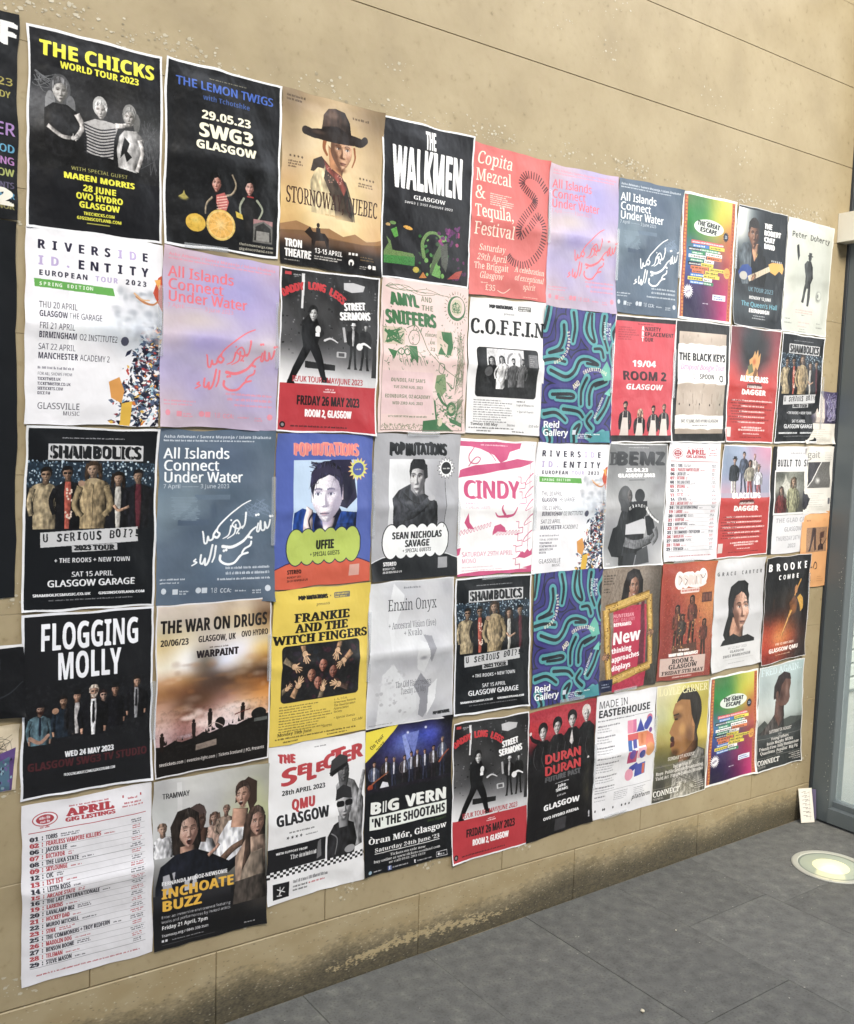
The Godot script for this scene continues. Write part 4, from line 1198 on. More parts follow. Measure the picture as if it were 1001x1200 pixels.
func art_serpent():
	sheet("dc6a66", 10)
	var q := PackedVector2Array([Vector2(96, 30), Vector2(84, 20), Vector2(68, 19), Vector2(62, 28), Vector2(70, 35), Vector2(80, 41), Vector2(78, 48), Vector2(66, 60), Vector2(58, 72), Vector2(62, 80), Vector2(74, 68), Vector2(85, 57), Vector2(93, 66), Vector2(93, 82), Vector2(86, 96), Vector2(70, 107), Vector2(54, 106), Vector2(46, 100)])
	for i in q.size() - 1:
		for k in 5:
			var t := k / 5.0
			var a := q[i].cubic_interpolate(q[i + 1], q[maxi(i - 1, 0)], q[mini(i + 2, q.size() - 1)], t)
			var b := q[i].cubic_interpolate(q[i + 1], q[maxi(i - 1, 0)], q[mini(i + 2, q.size() - 1)], t + .05)
			var d := (b - a).normalized().orthogonal() * 3.8
			L([a.x - d.x, a.y - d.y, a.x + d.x, a.y + d.y], 1.3, "5a2c30")
	var c := "fbe4d0"
	T("Copita", 4, 18.5, 11.5, 46, c, 2, 0, .1, 0, .2); T("Mezcal", 4, 34.5, 11.5, 45, c, 2, 0, .1); T("&", 4, 51, 12, 12, c, 2, 0, .1); T("Tequila,", 4, 68, 11.5, 47, c, 2, 0, .1); T("Festival", 4, 84.5, 11.5, 50, c, 2, 0, .1)
	small(22, 45, 32, 6, 2.0, 1.1, c)
	T("Saturday", 27, 99, 6, 32, c, 2, .5, 0, 0, .2); T("29th April", 27, 108, 6, 36, c, 2, .5, 0, 0, .2); T("The Briggait", 27, 116.5, 6, 42, c, 2); T("Glasgow", 27, 125, 6, 29, c, 2, .5, 0, 0, .2)
	T("£35", 27, 136, 5.4, 13, c, 2); small(15, 129.5, 9, 1, 2, 1, c); C([36, 135, 44, 137, 52, 132], .6, .6, c)
	T("A celebration", 76, 115, 5.2, 41, c, 2, .5, 0, 0, .2); T("of exceptional", 76, 123, 5.2, 40, c, 2, .5, 0, 0, .2); T("spirit", 76, 131, 5.2, 16, c, 2, .5, 0, 0, .2); small(70, 139, 22, 1, 2, .8, c)

func calligraphy(c: String):
	C([78, 57, 70, 61, 58, 70, 50, 78, 49, 82, 51, 84, 49, 87, 46, 86], 0.94, 2.03, c); C([49, 80, 46, 84, 45, 88, 42, 89, 41, 86, 40, 91, 38, 91, 37, 84, 36.5, 82], 1.76, 1.35, c)
	C([74, 67, 73, 76, 71, 80], 1.76, 1.08, c); C([72, 78, 67, 80, 62, 77, 66, 73, 69, 78, 66, 84], 1.49, 1.35, c); C([65, 77, 64, 84, 58, 88], 1.89, 0.68, c); C([61, 78, 59, 85, 54, 88], 1.89, 0.68, c); E(61, 73, .8, .8, c); E(68, 84, .8, .8, c)
	C([96, 73, 95, 78, 93, 80, 91, 75, 91, 81, 88, 81, 87, 74, 86, 82, 84, 82, 85, 76], 1.62, 1.49, c)
	for d in [[96, 70], [98, 69.5], [83, 69], [85, 68.6]]: E(d[0], d[1], 1.08, 1.08, c)
	C([83, 79, 79, 82, 76, 86, 71, 91, 62, 95, 54, 94.5], 1.35, 2.70, c)
	C([79, 91, 78, 94, 73, 97, 71, 101, 76, 100], 1.62, 1.62, c)
	C([76, 100, 70, 102, 64, 108, 57, 109, 52, 106, 52, 102], 1.62, 2.16, c)
	for d in [[77, 87], [79, 87.6], [55, 98], [57, 97.4]]: E(d[0], d[1], 1.15, 1.15, c)
	C([48, 94, 47, 102, 45, 107], 1.89, 1.22, c); C([45, 93, 43, 103, 41, 108, 39, 109, 39, 104, 37, 108, 35, 107, 35.5, 101], 1.76, 1.62, c); C([31, 104.5, 29.5, 106, 32, 107, 28, 109.5], 1.49, 1.08, c)

func islands(c: String, weak: String):
	T("Asha Athman / Samra Mayanja / Islam Shabana", 50, 6.6, 2.2, 92, weak, 1); small(4, 9.4, 92, 1, 2, 1.5, weak)
	T("All Islands", 4, 23, 8.2, 55, c, 0, 0, .25); T("Connect", 4, 32.6, 8.2, 46, c, 0, 0, .25); T("Under Water", 4, 42, 8.2, 67, c, 0, 0, .25)
	T("7 April ——— 3 June 2023", 4, 46.8, 3.2, 55, weak, 0, 0)
	calligraphy(c)
	small(96, 113, 46, 1, 2, 2, weak, 1); small(96, 117.5, 52, 1, 2, 2.4, weak, 1); small(96, 122, 54, 1, 2, 1.8, weak, 1); small(3, 121, 26, 2, 2.8, 1.3, weak)
	E(6, 130, 2, 2.4, weak); R(13, 128.5, 4.4, 4.4, weak); small(18.5, 131, 9, 2, 2, 1.4, weak); E(34, 130, 2.4, 2.4, weak); R(37, 128, 4.4, 4.4, weak); T("18", 47, 132.5, 4.2, 6, weak, 0); T("CCA:", 57, 132.5, 3.6, 10, weak, 1); small(65, 132, 13, 1, 2, 1.4, weak); small(80, 132, 10, 2, 2, 1.4, weak); E(94, 130, 2.6, 2.6, weak)

func art_islands_pink():
	sheet("c4b6d4", 12)
	MG(0, 0, 100, 142, 5, "ccb4c4 c8b4cc bcaed4 b8acd8 c4b0d0 c4b4d0 b8aeda b4aade b0a8e0 b8acd8 c0b4d4 bcb0d8 b4aadc b4aade b8acda cfc0c8 d4c6c8 c8bcd0 bcb0d8 c0b4d4 c8bad0 b0a6d8 b4a8d8 c4b8d2 ccc0cc b8aed4 bcb2d6 c0b4d2 c8bcd0 bcb0d6 bcb0d4 b8acd6 c4b8d2 b8aed8 c0b4d2 c8b8cc bcb0d4 c0b2d0 b8acd8 bcb0d6 cab8c8 c8b8cc c4b4cc c4b4d0 c4b4d2")
	im.adjust_bcs(0.93, 1.0, 1.08)
	islands("ee6f7c", "e48a9c")

func art_islands_blue():
	sheet("5a6c80", 13)
	MG(0, 0, 100, 142, 6, "58697c 56687c 54667a 52647a 536579 566a7e 596b7f 54667a 506279 50627a 54667c 5a6c80 64788a 6e8292 5e7082 52667a 56687c 5c6e82 708494 6c8090 5a6c7e 4e6074 54687c 62768a 66798a 506276 4a5c70 546a80 5c7084 586c80 5a6c80 56687c 5c7084 64788c 586a7e 56687c 56687c 54667a 54687e 586c82 54667a 56687c 55677b 53657a 53657a 54667b 536579 55677b")
	R(30, 52, 30, 4, "62768a"); R(16, 72, 26, 5, "4c5e74"); S(46, 66, 5, 12, "42546a", .6); S(70, 64, 20, 8, "6a7e92", .4); S(78, 100, 8, 8, "46586c", .5)
	for i in 16: L([12.0 + pr.randf_range(-2, 2), 54.0 + i * 1.2, 32.0 + pr.randf_range(-3, 3), 54.4 + i * 1.2], .5, "7c90a0")
	for i in 30: L([pr.randf_range(70, 98), 56 + pr.randf() * 14, pr.randf_range(74, 100), 58 + pr.randf() * 14], .5, "7488a0")
	blur(0, 48, 100, 60, 3)
	islands("f0f4f8", "c8d2dc")

func art_rainbow():
	sheet("ffffff", 14)
	MG(0, 0, 100, 142, 4, "4a7a40 44823c a8b440 d8d250 2f8a40 3f8e40 b8be3c d4b83c 2e7c40 5a9a3e a4ac3c c87a38 3a6c74 5a7a58 8a7a48 c05a38 3468a0 4a6288 7a5a64 b84a40 3c4a8c 4a3e78 7a3c60 b0404c 3a2c68 44285e 88285c b83058 241c48 3a2050 7c2258 c02c68 201a40 34204e 70245a cc3072")
	R(3, 3, 6, 136, "b0503c"); R(91, 3, 6, 136, "c86838")
	for i in 34:
		R(4 + pr.randf() * 2, 5.0 + i * 4, 3, 2.6, "d88a3c"); R(92 + pr.randf() * 2, 5.0 + i * 4, 3, 2.6, "a84830")
	E(48, 36, 28, 9, "dfe8dc"); T("THE GREAT", 47, 35.5, 5.2, 42, "20242a", 1, .5, .4, .05, .15); T("ESCAPE", 47, 42, 5, 32, "20242a", 1, .5, .4, .05, .15); small(47, 29.6, 14, 1, 2, 1, "303438", .5)
	star(81, 43, 6, 4.4, 12, "181c30"); T("23", 81, 44.6, 3.4, 5, "c8d8e8", 1)
	var cc := ["f04858", "f8f4ee", "f4e04c", "1c1e24", "3c78c8", "f08048", "2e8a58"]
	for r in 12:
		var x := 12.0 + pr.randf_range(0, 10)
		for k in 2:
			var w := pr.randf_range(18, 34)
			if x + w > 90: break
			var cb := pr.randi() % cc.size()
			if k == 1: cb = 2 if pr.randf() < 0.4 else cb
			R(x, 52.0 + r * 4.1, w, 3.7, cc[cb])
			var tc: String = "f8f8f8" if cb in [0, 3, 4, 6] else "202226"
			small(x + 1.5, 54.9 + r * 4.1, (w - 3) / .75, 1, 2, 2.0, tc)
			x += w + 1.5
	star(16, 110, 9, 5, 18, "f2f0f4", -.3); T("NEW", 16, 111.5, 3, 8, "3a2c68", 1, .5, 0, -.4)
	E(87, 84, 6.2, 6.2, "f0a848"); small(84, 85, 7, 2, 2, 1.2, "803020"); R(62, 110, 24, 6.5, "e6ecf8"); small(64, 112.8, 20, 2, 2.6, 1.6, "2850a8"); small(44, 122, 11, 1, 2, 1.2, "e0d8e8")
	frame(2.6, "f2f2ee")

func art_guitarist():
	sheet("22282e", 15)
	MG(0, 3, 56, 74, 3, "f0f2ee 707a7e 2a3036 eef0ea 606a70 242a30 c8ccc8 4a5258 20262c 6a7478 363e44 20262c 3a4248 262c32 1e242a 22282e 20262c 20262c")
	cloth([8, 74, 6, 56, 12, 44, 22, 42, 30, 52, 48, 60, 44, 90, 14, 92], "566068", "20262c", 8); cloth([30, 48, 42, 42, 56, 52, 62, 74, 58, 96, 26, 96], "15181e", "000000", 5)
	flesh([28, 44, 42, 42, 40, 58, 34, 64, 30, 54], "b88464"); head(32, 32, 20, 30, "8e6048", "3a221a", {"turn": .2, "lip": "6a3c34", "brow": "1c1412", "ear": -1.0, "hair": "2a2422"}); E(32, 19.5, 10, 5, "2a2422")
	C([36, 52, 38, 58, 40, 54], .6, .6, "d8b860")
	P([6, 78, 12, 70, 22, 68, 30, 72, 32, 80, 22, 86, 10, 86], "2c4a96"); P([24, 82, 66, 66, 68, 72, 28, 88], "d2c0a4")
	for i in 8: L([30.0 + i * 4.6, 80.5 - i * 1.8, 31.0 + i * 4.6, 85.5 - i * 1.8], .4, "8a785c")
	P([64, 64, 72, 61, 94, 60, 97, 66, 94, 73, 86, 70, 78, 76, 68, 73], "e2aa52")
	for i in 6: R(70.0 + i * 4, 58, 1.6, 2.6, "c8ccd0")
	E(16, 82, 7, 5, "b8b4ac"); hand(34, 84, 6, .8, "a87858", "3a2820")
	MG(0, 92, 100, 50, 3, "2a3036 262c32 20262c 3a4248 343c42 2a3238 30383e 3c444a 20262c 20262c 2a3238 1c2228"); S(70, 110, 14, 26, "6a7478", .35)
	blur(0, 8, 100, 90, 1.5, false); R(52, 3, 48, 52, "20262c")
	T("THE", 53, 22, 6, 15, "f2f2f2", 1, 0, .5); T("ROBERT", 53, 30, 6, 33, "f2f2f2", 1, 0, .5); T("CRAY", 53, 38, 6, 22, "f2f2f2", 1, 0, .5); T("BAND", 53, 46, 6, 23, "f2f2f2", 1, 0, .5)
	T("UK TOUR 2023", 52, 99, 5, 50, "6c93a4", 0, .5, .15); T("MONDAY 12 JUNE", 52, 108, 3.8, 44, "f0f0f0", 1); T("The Queen's Hall", 52, 117, 5.6, 72, "6fb4c8", 0, .5, .15); T("EDINBURGH", 52, 124, 4.6, 41, "f4f4f4", 1, .5, .2); small(52, 128, 28, 2, 3, 1.4, "c8ccd0", .5)
	frame(.8, "d8dadc")

func art_walker():
	sheet("c6cac0", 16)
	MG(0, 0, 100, 142, 3, "ccd0c6 c8ccc2 c4c8be c8ccc2 c4c8be c0c4ba b8bcb2 b4b8ae b2b6ac cacec4 d2d6cc c8ccc2 c8ccc2 ccd0c6 c6cac0")
	var x := 13.0
	for ch in "Peter Doherty":
		T(ch, x, 23 + pr.randf_range(-.8, .8), 6.6, 6.4, "202220", 4, .5, .25, pr.randf_range(-.1, .1)); x += 6.3
	cloth([40, 54, 46, 49, 54, 49, 58, 56, 58, 70, 54, 78, 56, 94, 54, 106, 50, 106, 50, 84, 47, 84, 42, 103, 37, 102, 43, 78], "3c403e", "1c1e1e", 8); E(51, 45, 3.4, 4.4, "3a3e3c"); R(46, 42, 11, 1.4, "303432"); R(48, 38.5, 6.5, 4, "303432")
	P([21, 33, 25, 31, 27, 38, 29, 45, 25, 52, 23, 44], "303432"); S(74, 92, 8, 10, "50544e", .8); E(75, 91, 4, 5, "c4c8be"); E(73, 91, 1.6, 2.6, "7a7e78")
	blur(18, 30, 70, 80, 1.6, false)
	small(46, 113, 48, 2, 3, 2, "d8a8a0", .5); small(45, 118.5, 12, 1, 2, 1.4, "707470", .5); small(6, 125, 18, 2, 5, 1.6, "80847e"); small(36, 128, 26, 2, 5, 1.8, "d8a8a0"); small(76, 127, 14, 2, 5, 1.6, "80847e"); small(46, 136, 22, 2, 3, 1, "80847e", .5)
	frame(1.5, "dfe1da")

func art_palette():
	sheet("ebebf0", 17)
	MG(30, 40, 70, 60, 4, "ebebf0 ebebf0 e6e6ec dcdce4 ebebf0 e4e4ea ccd0d8 c8ccd6 e4e8ec d0d8e0 c8d0da c0c8d4 ebebf0 e6e6ec d8dce4 d0d4de ebebf0 ebebf0 ebebf0 e4e4ea")
	var pal := ["16182a", "232842", "4a5c7c", "c03c34", "e07a34", "e8b84a", "f0ece4", "78a8c0", "b8d4e0", "8a2c3a", "2c1c2c", "5c707c"]
	for i in 620:
		var y := 64 + pr.randf() * 76
		var lim := 86.0 - (y - 62) * .36 + sin(y * .5) * 4
		var x := lerpf(maxf(lim, 58), 101, pow(pr.randf(), .7))
		var s := pr.randf_range(.9, 5.2) * (1.0 - i / 900.0)
		var an := pr.randf_range(-.7, .7) + (1.57 if pr.randf() < .35 else 0.0)
		var u := Vector2.from_angle(an) * s; var v := Vector2.from_angle(an + 1.4) * s * pr.randf_range(.25, .7)
		P([x - u.x, y - u.y, x + v.x, y + v.y, x + u.x, y + u.y, x - v.x * .8, y - v.y], pal[pr.randi() % (3 if i < 300 else pal.size())])
	for i in 110:
		var x := 100 - pow(pr.randf(), 1.4) * 36; var y := pr.randf_range(38, 76)
		S(x, y, pr.randf_range(2, 7), pr.randf_range(2, 6), ["d8dae2", "b8bcc4", "9aa0ac", "dcdfe6"][pr.randi() % 4], .6)
	P([97, 26, 100, 24, 100, 52, 96, 44, 93, 38], "cc4a30"); P([94, 28, 99, 27, 98, 36], "f0a850"); C([80, 42, 86, 46, 93, 47, 97, 44], 2.4, 1, "c07a48"); C([78, 40, 84, 44, 90, 44], 1.4, 1, "e0b080"); E(71, 77, 3, 3.4, "4a4c60")
	P([60, 108, 68, 104, 72, 114, 70, 124, 62, 120], "e09848"); P([70, 124, 78, 122, 77, 141, 69, 141], "e4b43c")
	blur(58, 24, 42, 117, 1.3, false)
	TS("RIVERSIDE", 10, 86, 15, 6.4, "24213a", 1, .2, "000000110", "b8a8d4"); TS("ID.ENTITY", 10, 86, 26.5, 6.4, "24213a", 1, .2, "111000000", "b8a8d4")
	TS("EUROPEAN TOUR 2023", 10, 86, 34, 3.8, "24213a", 1, .1, "000000000111100000", "b8a8d4")
	P([5.5, 36.5, 62, 38, 63.5, 43.8, 6, 42.4], "62b04e"); TS("SPRING EDITION", 10, 46, 41.2, 2.5, "f4f8f0", 1)
	T("THU 20 APRIL", 9, 57, 4.4, 27, "3a3848", 0, 0); T("GLASGOW", 9, 63.5, 4.4, 20, "24213a", 1, 0); T("THE GARAGE", 30, 63.5, 4.4, 24, "3a3848", 0, 0)
	T("FRI 21 APRIL", 9, 72, 4.4, 25, "3a3848", 0, 0); T("BIRMINGHAM", 9, 78.5, 4.4, 27, "24213a", 1, 0); T("O2 INSTITUTE2", 37.5, 78.5, 4.4, 28, "3a3848", 0, 0)
	T("SAT 22 APRIL", 9, 87, 4.4, 26, "3a3848", 0, 0); T("MANCHESTER", 9, 93.5, 4.4, 28, "24213a", 1, 0); T("ACADEMY 2", 38.5, 93.5, 4.4, 22, "3a3848", 0, 0)
	small(9, 101, 34, 1, 2, 2, "706e7c"); T("FOR ALL SHOWS FROM", 9, 105.5, 2.2, 24, "4a4858", 0, 0); T("TICKETWEB.UK", 9, 109.2, 2.2, 16, "24213a", 1, 0); T("TICKETMASTER.CO.UK", 9, 112.7, 2.2, 23, "24213a", 1, 0); T("SEETICKETS.COM", 9, 116.2, 2.2, 18, "24213a", 1, 0); T("DICE FM", 9, 119.6, 2.2, 9, "24213a", 1, 0)
	T("GLASSVILLE", 9, 130, 4.6, 30, "3a3848", 0, 0); T("MUSIC", 27, 134.4, 3, 12, "3a3848", 0, 0)

func art_street():
	sheet("c2323a", 18)
	MG(0, 0, 100, 99, 6, "1c1c1e 2c2c2e 262628 242426 2a2a2c 1e1e20 202022 363638 2a2a2c 222224 303032 242426 3c3c3e 2e2e30 3c3c3e 2a2a2c 262628 2e2e30 4a4a4c 303032 2a2a2c 3a3a3c 2c2c2e 343436 505052 444446 3a3a3c 444446 3c3c3e 303032 a4a4a6 8c8c8e 808082 7a7a7c 6a6a6c 5a5a5c dcdcde d4d4d6 d0d0d2 ccccce c8c8ca c4c4c6")
	for i in 200: E(pr.randf_range(0, 100), pr.randf_range(4, 74), pr.randf_range(.2, 1.4), pr.randf_range(.2, 1.1), ["0e0e10", "58585a", "7c7c7e", "161618", "3a3a3c"][pr.randi() % 5])
	P([20, 4, 23, 4, 22, 34, 20, 34], "d8d8da")
	P([25, 79, 55, 81, 55, 86, 25, 85], "1c1c1e")
	for k in 3: C([44, 60, 50, 58, 57, 61], 2, 1, "c8c8ca")
	RR(56, 69, 10, 5, 1, "b4b4b6")
	R(58, 70, 6, 3, "505052")
	P([95, 62, 100, 62, 100, 90, 94, 90], "28282a")
	fig(73, 43, 5.4, "d0d0d0", "1c1c1e", "121214", "101012", {"shirt": "b8b8ba", "hat": "d8d8da", "glasses": "101012", "spread": .2}); fig(86, 42, 5.6, "c4c4c4", "0c0c0e", "141416", "121214", {"hat": "18181a", "spread": .2})
	C([80, 62, 85, 60, 92, 63], 3, 1.2, "e8e8ea"); E(80, 63, 3.4, 3.2, "e4e4e6"); L([63, 47, 65, 60], 2.6, "b0b0b2")
	cloth([22, 46, 28, 40, 36, 42, 40, 50, 37, 66, 23, 68, 21, 56], "0f0f12", "000000", 4); C([23, 46, 27, 42, 30, 38], 4, 3, "141416")
	cloth([23, 66, 32, 66, 24, 80, 14, 97, 9, 97, 13, 86], "101014", "000000", 3); cloth([28, 66, 38, 64, 43, 78, 46, 94, 41, 94, 36, 80], "101014", "000000", 3); P([9, 96, 14, 96, 16, 100, 8, 100], "0a0a0c"); P([41, 93, 46, 92, 51, 97, 42, 97], "0a0a0c")
	C([38, 50, 42, 54, 38, 58], 3.4, 2.6, "141416"); E(37.5, 51, 2.6, 3.4, "d8d8d8"); R(35, 54, 4, 3, "e8e8ea")
	E(32, 36, 4.6, 6, "1c1c1e"); head(32.5, 38, 7.4, 11, "dcdcdc", "5c5c5c", {"turn": -.3, "lip": "707070", "brow": "101010", "ink": "101010", "hair": "18181a"})
	blur(0, 0, 100, 99, 1.6, false)
	R(4, 3.6, 6, 2.6, "c83a40"); small(12, 6, 9, 1, 2, 1, "c8c8ca"); P([62, 8, 72, 7, 84, 9, 82, 14, 70, 16, 62, 14], "b8b8ba")
	TA("DADDY LONG LEGS", 31, 66, 49, -.56, .62, 6.4, 5.0, "cc3238", 1, .5)
	T("STREET", 74, 31, 6.4, 22, "f0f0f0", 1, .5, .5, -.12); T("SERMONS", 75, 39.5, 6.6, 32, "f0f0f0", 1, .5, .5, -.08)
	T("IE/UK TOUR - MAY/JUNE 2023", 49, 97.4, 5.0, 72, "b83840", 0, .5, .2); R(0, 99.5, 100, 42, "c2323a")
	small(50, 103.6, 14, 2, 2, 1.4, "f0e8e8", .5); T("FRIDAY 26 MAY 2023", 50, 117.4, 8.0, 64, "24181a", 1, .5, .25); T("ROOM 2, GLASGOW", 50, 127.6, 6.4, 47, "f6f2f2", 1, .5, .3)
	E(5.5, 135.4, 2.8, 2.8, "1a1214"); E(5.5, 135.4, 1.5, 1.5, "8a8486"); small(13, 137, 76, 1, 2, 1.8, "3a1c20")
	frame(1.4, "ececf0")

func art_doodle():
	sheet("e4c6c2", 19)
	var g := "3e7448"; var k := "6a7a5c"
	for i in 5: C([4, 8, 10 + i * 4, 5 + (i % 2) * 5, 20 + i * 5, 9, 30 + i * 7, 6 + (i % 3) * 3, 40 + i * 10, 10], .5, .5, k)
	for i in 46: star(pr.randf_range(4, 96), pr.randf_range(4, 80), pr.randf_range(.5, 1.6), .4, 4, ["4a6a50", "b07a74", "7a5c58"][pr.randi() % 3], pr.randf())
	T("AMYL", 26, 24, 11, 31, g, 1, .5, .9, 0, -.2); T("AND", 50, 18, 5, 13, k, 1); T("THE", 51, 26, 5, 14, k, 1); T("SNIFFERS", 34, 41, 12, 56, g, 1, .5, .9, 0, -.1)
	E(86, 20, 11, 12, g)
	E(87, 19, 8.8, 10, "e4c6c2")
	E(86, 19, 7, 8, "c8c0a4")
	for i in 12: C([pr.randf_range(82, 90), pr.randf_range(14, 25), pr.randf_range(80, 92), pr.randf_range(14, 25), pr.randf_range(82, 90), pr.randf_range(14, 25)], .6, .4, g)
	for i in 26: L([86 + cos(i * .24) * 12.5, 20 + sin(i * .24) * 13.6, 86 + cos(i * .24) * 15, 20 + sin(i * .24) * 16.4], .6, k)
	RR(3, 44, 23, 16, 2, "c8b8a4")
	for i in 16: C([pr.randf_range(4, 25), pr.randf_range(45, 59), pr.randf_range(4, 25), pr.randf_range(45, 59), pr.randf_range(4, 25), pr.randf_range(45, 59)], 1.6, .4, g)
	C([28, 44, 38, 41, 46, 50, 52, 62, 60, 70, 74, 80, 90, 88], .9, .6, k)
	C([30, 52, 34, 46, 40, 46, 43, 52, 40, 58, 33, 58, 30, 52], .7, .7, k)
	P([31, 60, 40, 60, 41, 76, 36, 72, 33, 76], g)
	for i in 6: C([28, 60, 22 + i * 4, 66, 26 + i * 5, 78], .6, .5, k)
	C([18, 66, 22, 63, 26, 66, 22, 69, 18, 66], 1, 1, g); C([25, 66, 29, 63, 32, 67, 28, 69, 25, 66], 1, 1, g); P([8, 64, 18, 66, 14, 74], g)
	T("EUROPE", 56, 50, 3, 14, k, 1); T("UK", 58, 57, 3, 6, k, 1); T("23", 58, 63, 3, 6, k, 1)
	RR(63, 43, 19, 24, 2, "d4c0b0"); P([68, 44, 80, 44, 82, 58, 79, 66, 74, 66, 76, 56, 70, 52], g); P([64, 66, 68, 58, 73, 66], g)
	for i in 60: L([pr.randf_range(86, 97), pr.randf_range(40, 98), pr.randf_range(86, 97), pr.randf_range(48, 104)], .5, ["6a7a5c", "9a8a78"][pr.randi() % 2])
	C([66, 74, 72, 76, 71, 84, 66, 82, 66, 74], .8, .8, k); P([64, 86, 74, 84, 76, 100, 68, 108, 62, 98], "7c9468"); C([76, 92, 84, 98, 86, 86, 92, 82], 1.2, .8, k); C([66, 104, 72, 112, 82, 118, 78, 124], 3, 1.6, g); E(83, 118, 6, 7, g); E(83, 118, 3.4, 4, "c0b49c"); L([62, 110, 66, 130], 2, g); C([68, 100, 80, 116, 97, 104], .7, .7, k)
	for i in 14: L([82.0 + i, 110, 90.0 + i, 132], .35, k)
	for i in 14: L([98.0 - i * .6, 108, 84.0 + i * .4, 132], .35, k)
	for i in 50: E(pr.randf_range(60, 97), pr.randf_range(118, 138), pr.randf_range(.4, 2), pr.randf_range(.3, 1), ["3e7448", "8a9a78", "c8b49c"][pr.randi() % 3])
	P([50, 130, 68, 128, 78, 134, 86, 140, 50, 140], g); E(70, 131, 3, 4, "d0c8a8"); P([80, 126, 96, 132, 96, 136, 82, 131], g)
	for i in 130:
		var dx := pr.randf_range(4, 95); var dy := pr.randf_range(42, 82) if i % 2 else pr.randf_range(84, 138)
		if i % 2 == 0: dx = pr.randf_range(61, 96)
		C([dx, dy, dx + pr.randf_range(-3, 3), dy + pr.randf_range(-3, 3), dx + pr.randf_range(-4, 4), dy + pr.randf_range(-4, 4)], pr.randf_range(.3, 1.1), .3, g if i % 3 else k)
	R(4, 84, 56, 40, "dfbfc0"); T("DUNDEE, FAT SAM'S", 32, 94, 3.4, 38, k, 1); T("TUE 22ND AUG, 2023", 32, 100, 2.6, 32, k, 1); T("EDINBURGH, O2 ACADEMY", 32, 109, 3.4, 50, k, 1); T("WED 23RD AUG, 2023", 32, 115, 2.6, 34, k, 1); T("WITH SUPPORT FROM", 22, 127, 1.8, 22, k, 1); small(34, 127, 24, 1, 2, 1.8, k)
	for i in 160: E(pr.randf_range(4, 50), pr.randf_range(133, 139), .4, .6, "8a8a70")
	L([3, 30, 3, 139, 96, 139, 96, 44], .5, "7a6a60"); frame(1, "e2d2cc")

func newsprint(ground: String, title: Array, ty: float, tdy: float, th: float, widths: Array):
	sheet(ground, 20)
	T("POP MUTATIONS", 40, 10, 3.6, 30, "1c1c1c", 1, .5, .5); T("×", 58, 9.6, 2.6, 0, "1c1c1c", 0); RR(62, 5.6, 17, 5.4, 1, "6c6c68"); small(63, 8, 15, 2, 2.4, 1.6, ground); T("presents", 50, 16, 2.2, 14, "303030", 2, .5, 0, 0, .2)
	for i in title.size(): T(title[i], 50, ty + tdy * i, th, widths[i], "151515", 3, .5, .5)
	RR(10, 51, 80, 52, 4, "1c1c1e")

func art_gang():
	newsprint("e4e4e6", ["C.O.F.F.I.N"], 37, 0, 15, [96])
	clip_begin()
	MG(22, 52, 48, 28, 3, "c8c8ca d8d8da d0d0d2 d4d4d6 dcdcde d8d8da b8b8ba c4c4c6 b8b8ba"); RR(76, 56, 13, 14, 1, "6c6c6e"); small(78, 59, 8, 5, 2.2, 1, "a8a8aa")
	fig(28, 60, 7.6, "b8b8b8", "161618", "141416", "", {"long": 1.4, "len": 5.4}); E(25, 76, 5, 5, "5c5c5e")
	fig(41, 59, 7, "c0c0c0", "1a1a1c", "dcdcde", "", {"long": .8, "len": 5}); fig(56, 61, 6.6, "b0b0b0", "1c1c1e", "58585a", "", {"beard": "1c1c1e", "len": 5}); fig(68, 61, 6.6, "b8b8b8", "222224", "646466", "", {"long": 1.0, "beard": "222224", "len": 5})
	C([48, 66, 50, 60, 55, 56], 3, 2, "8a8a8c"); C([66, 66, 66, 60, 64, 56], 3, 2, "909092"); P([46, 92, 90, 90, 90, 100, 40, 100], "18181a")
	RR(10, 100, 80, 3, 1.5, "18181a"); clip_end(11, 52, 78, 50); blur(11, 52, 78, 48, 1.6)
	small(9, 107, 54, 10, 2.5, 1.3, "5a5a5c"); small(64, 107, 14, 1, 2, 1.8, "303030"); T("Logical Measures", 64, 111, 2.2, 24, "303030", 0, 0); T("+ Special Guests", 65, 118, 2.2, 23, "303030", 0, 0, 0, 0, .1)
	T("Tuesday 16th May", 6, 133, 2.8, 34, "222222", 2, 0, .1); T("Stereo", 58, 133, 2.6, 11, "222222", 2); T("£10 adv", 96, 133, 2.6, 14, "222222", 2, 1); small(4, 136.4, 92, 1, 2, 1.7, "303030"); small(14, 139.2, 26, 1, 2, 1.4, "303030"); small(60, 139.2, 28, 1, 2, 1.4, "303030")

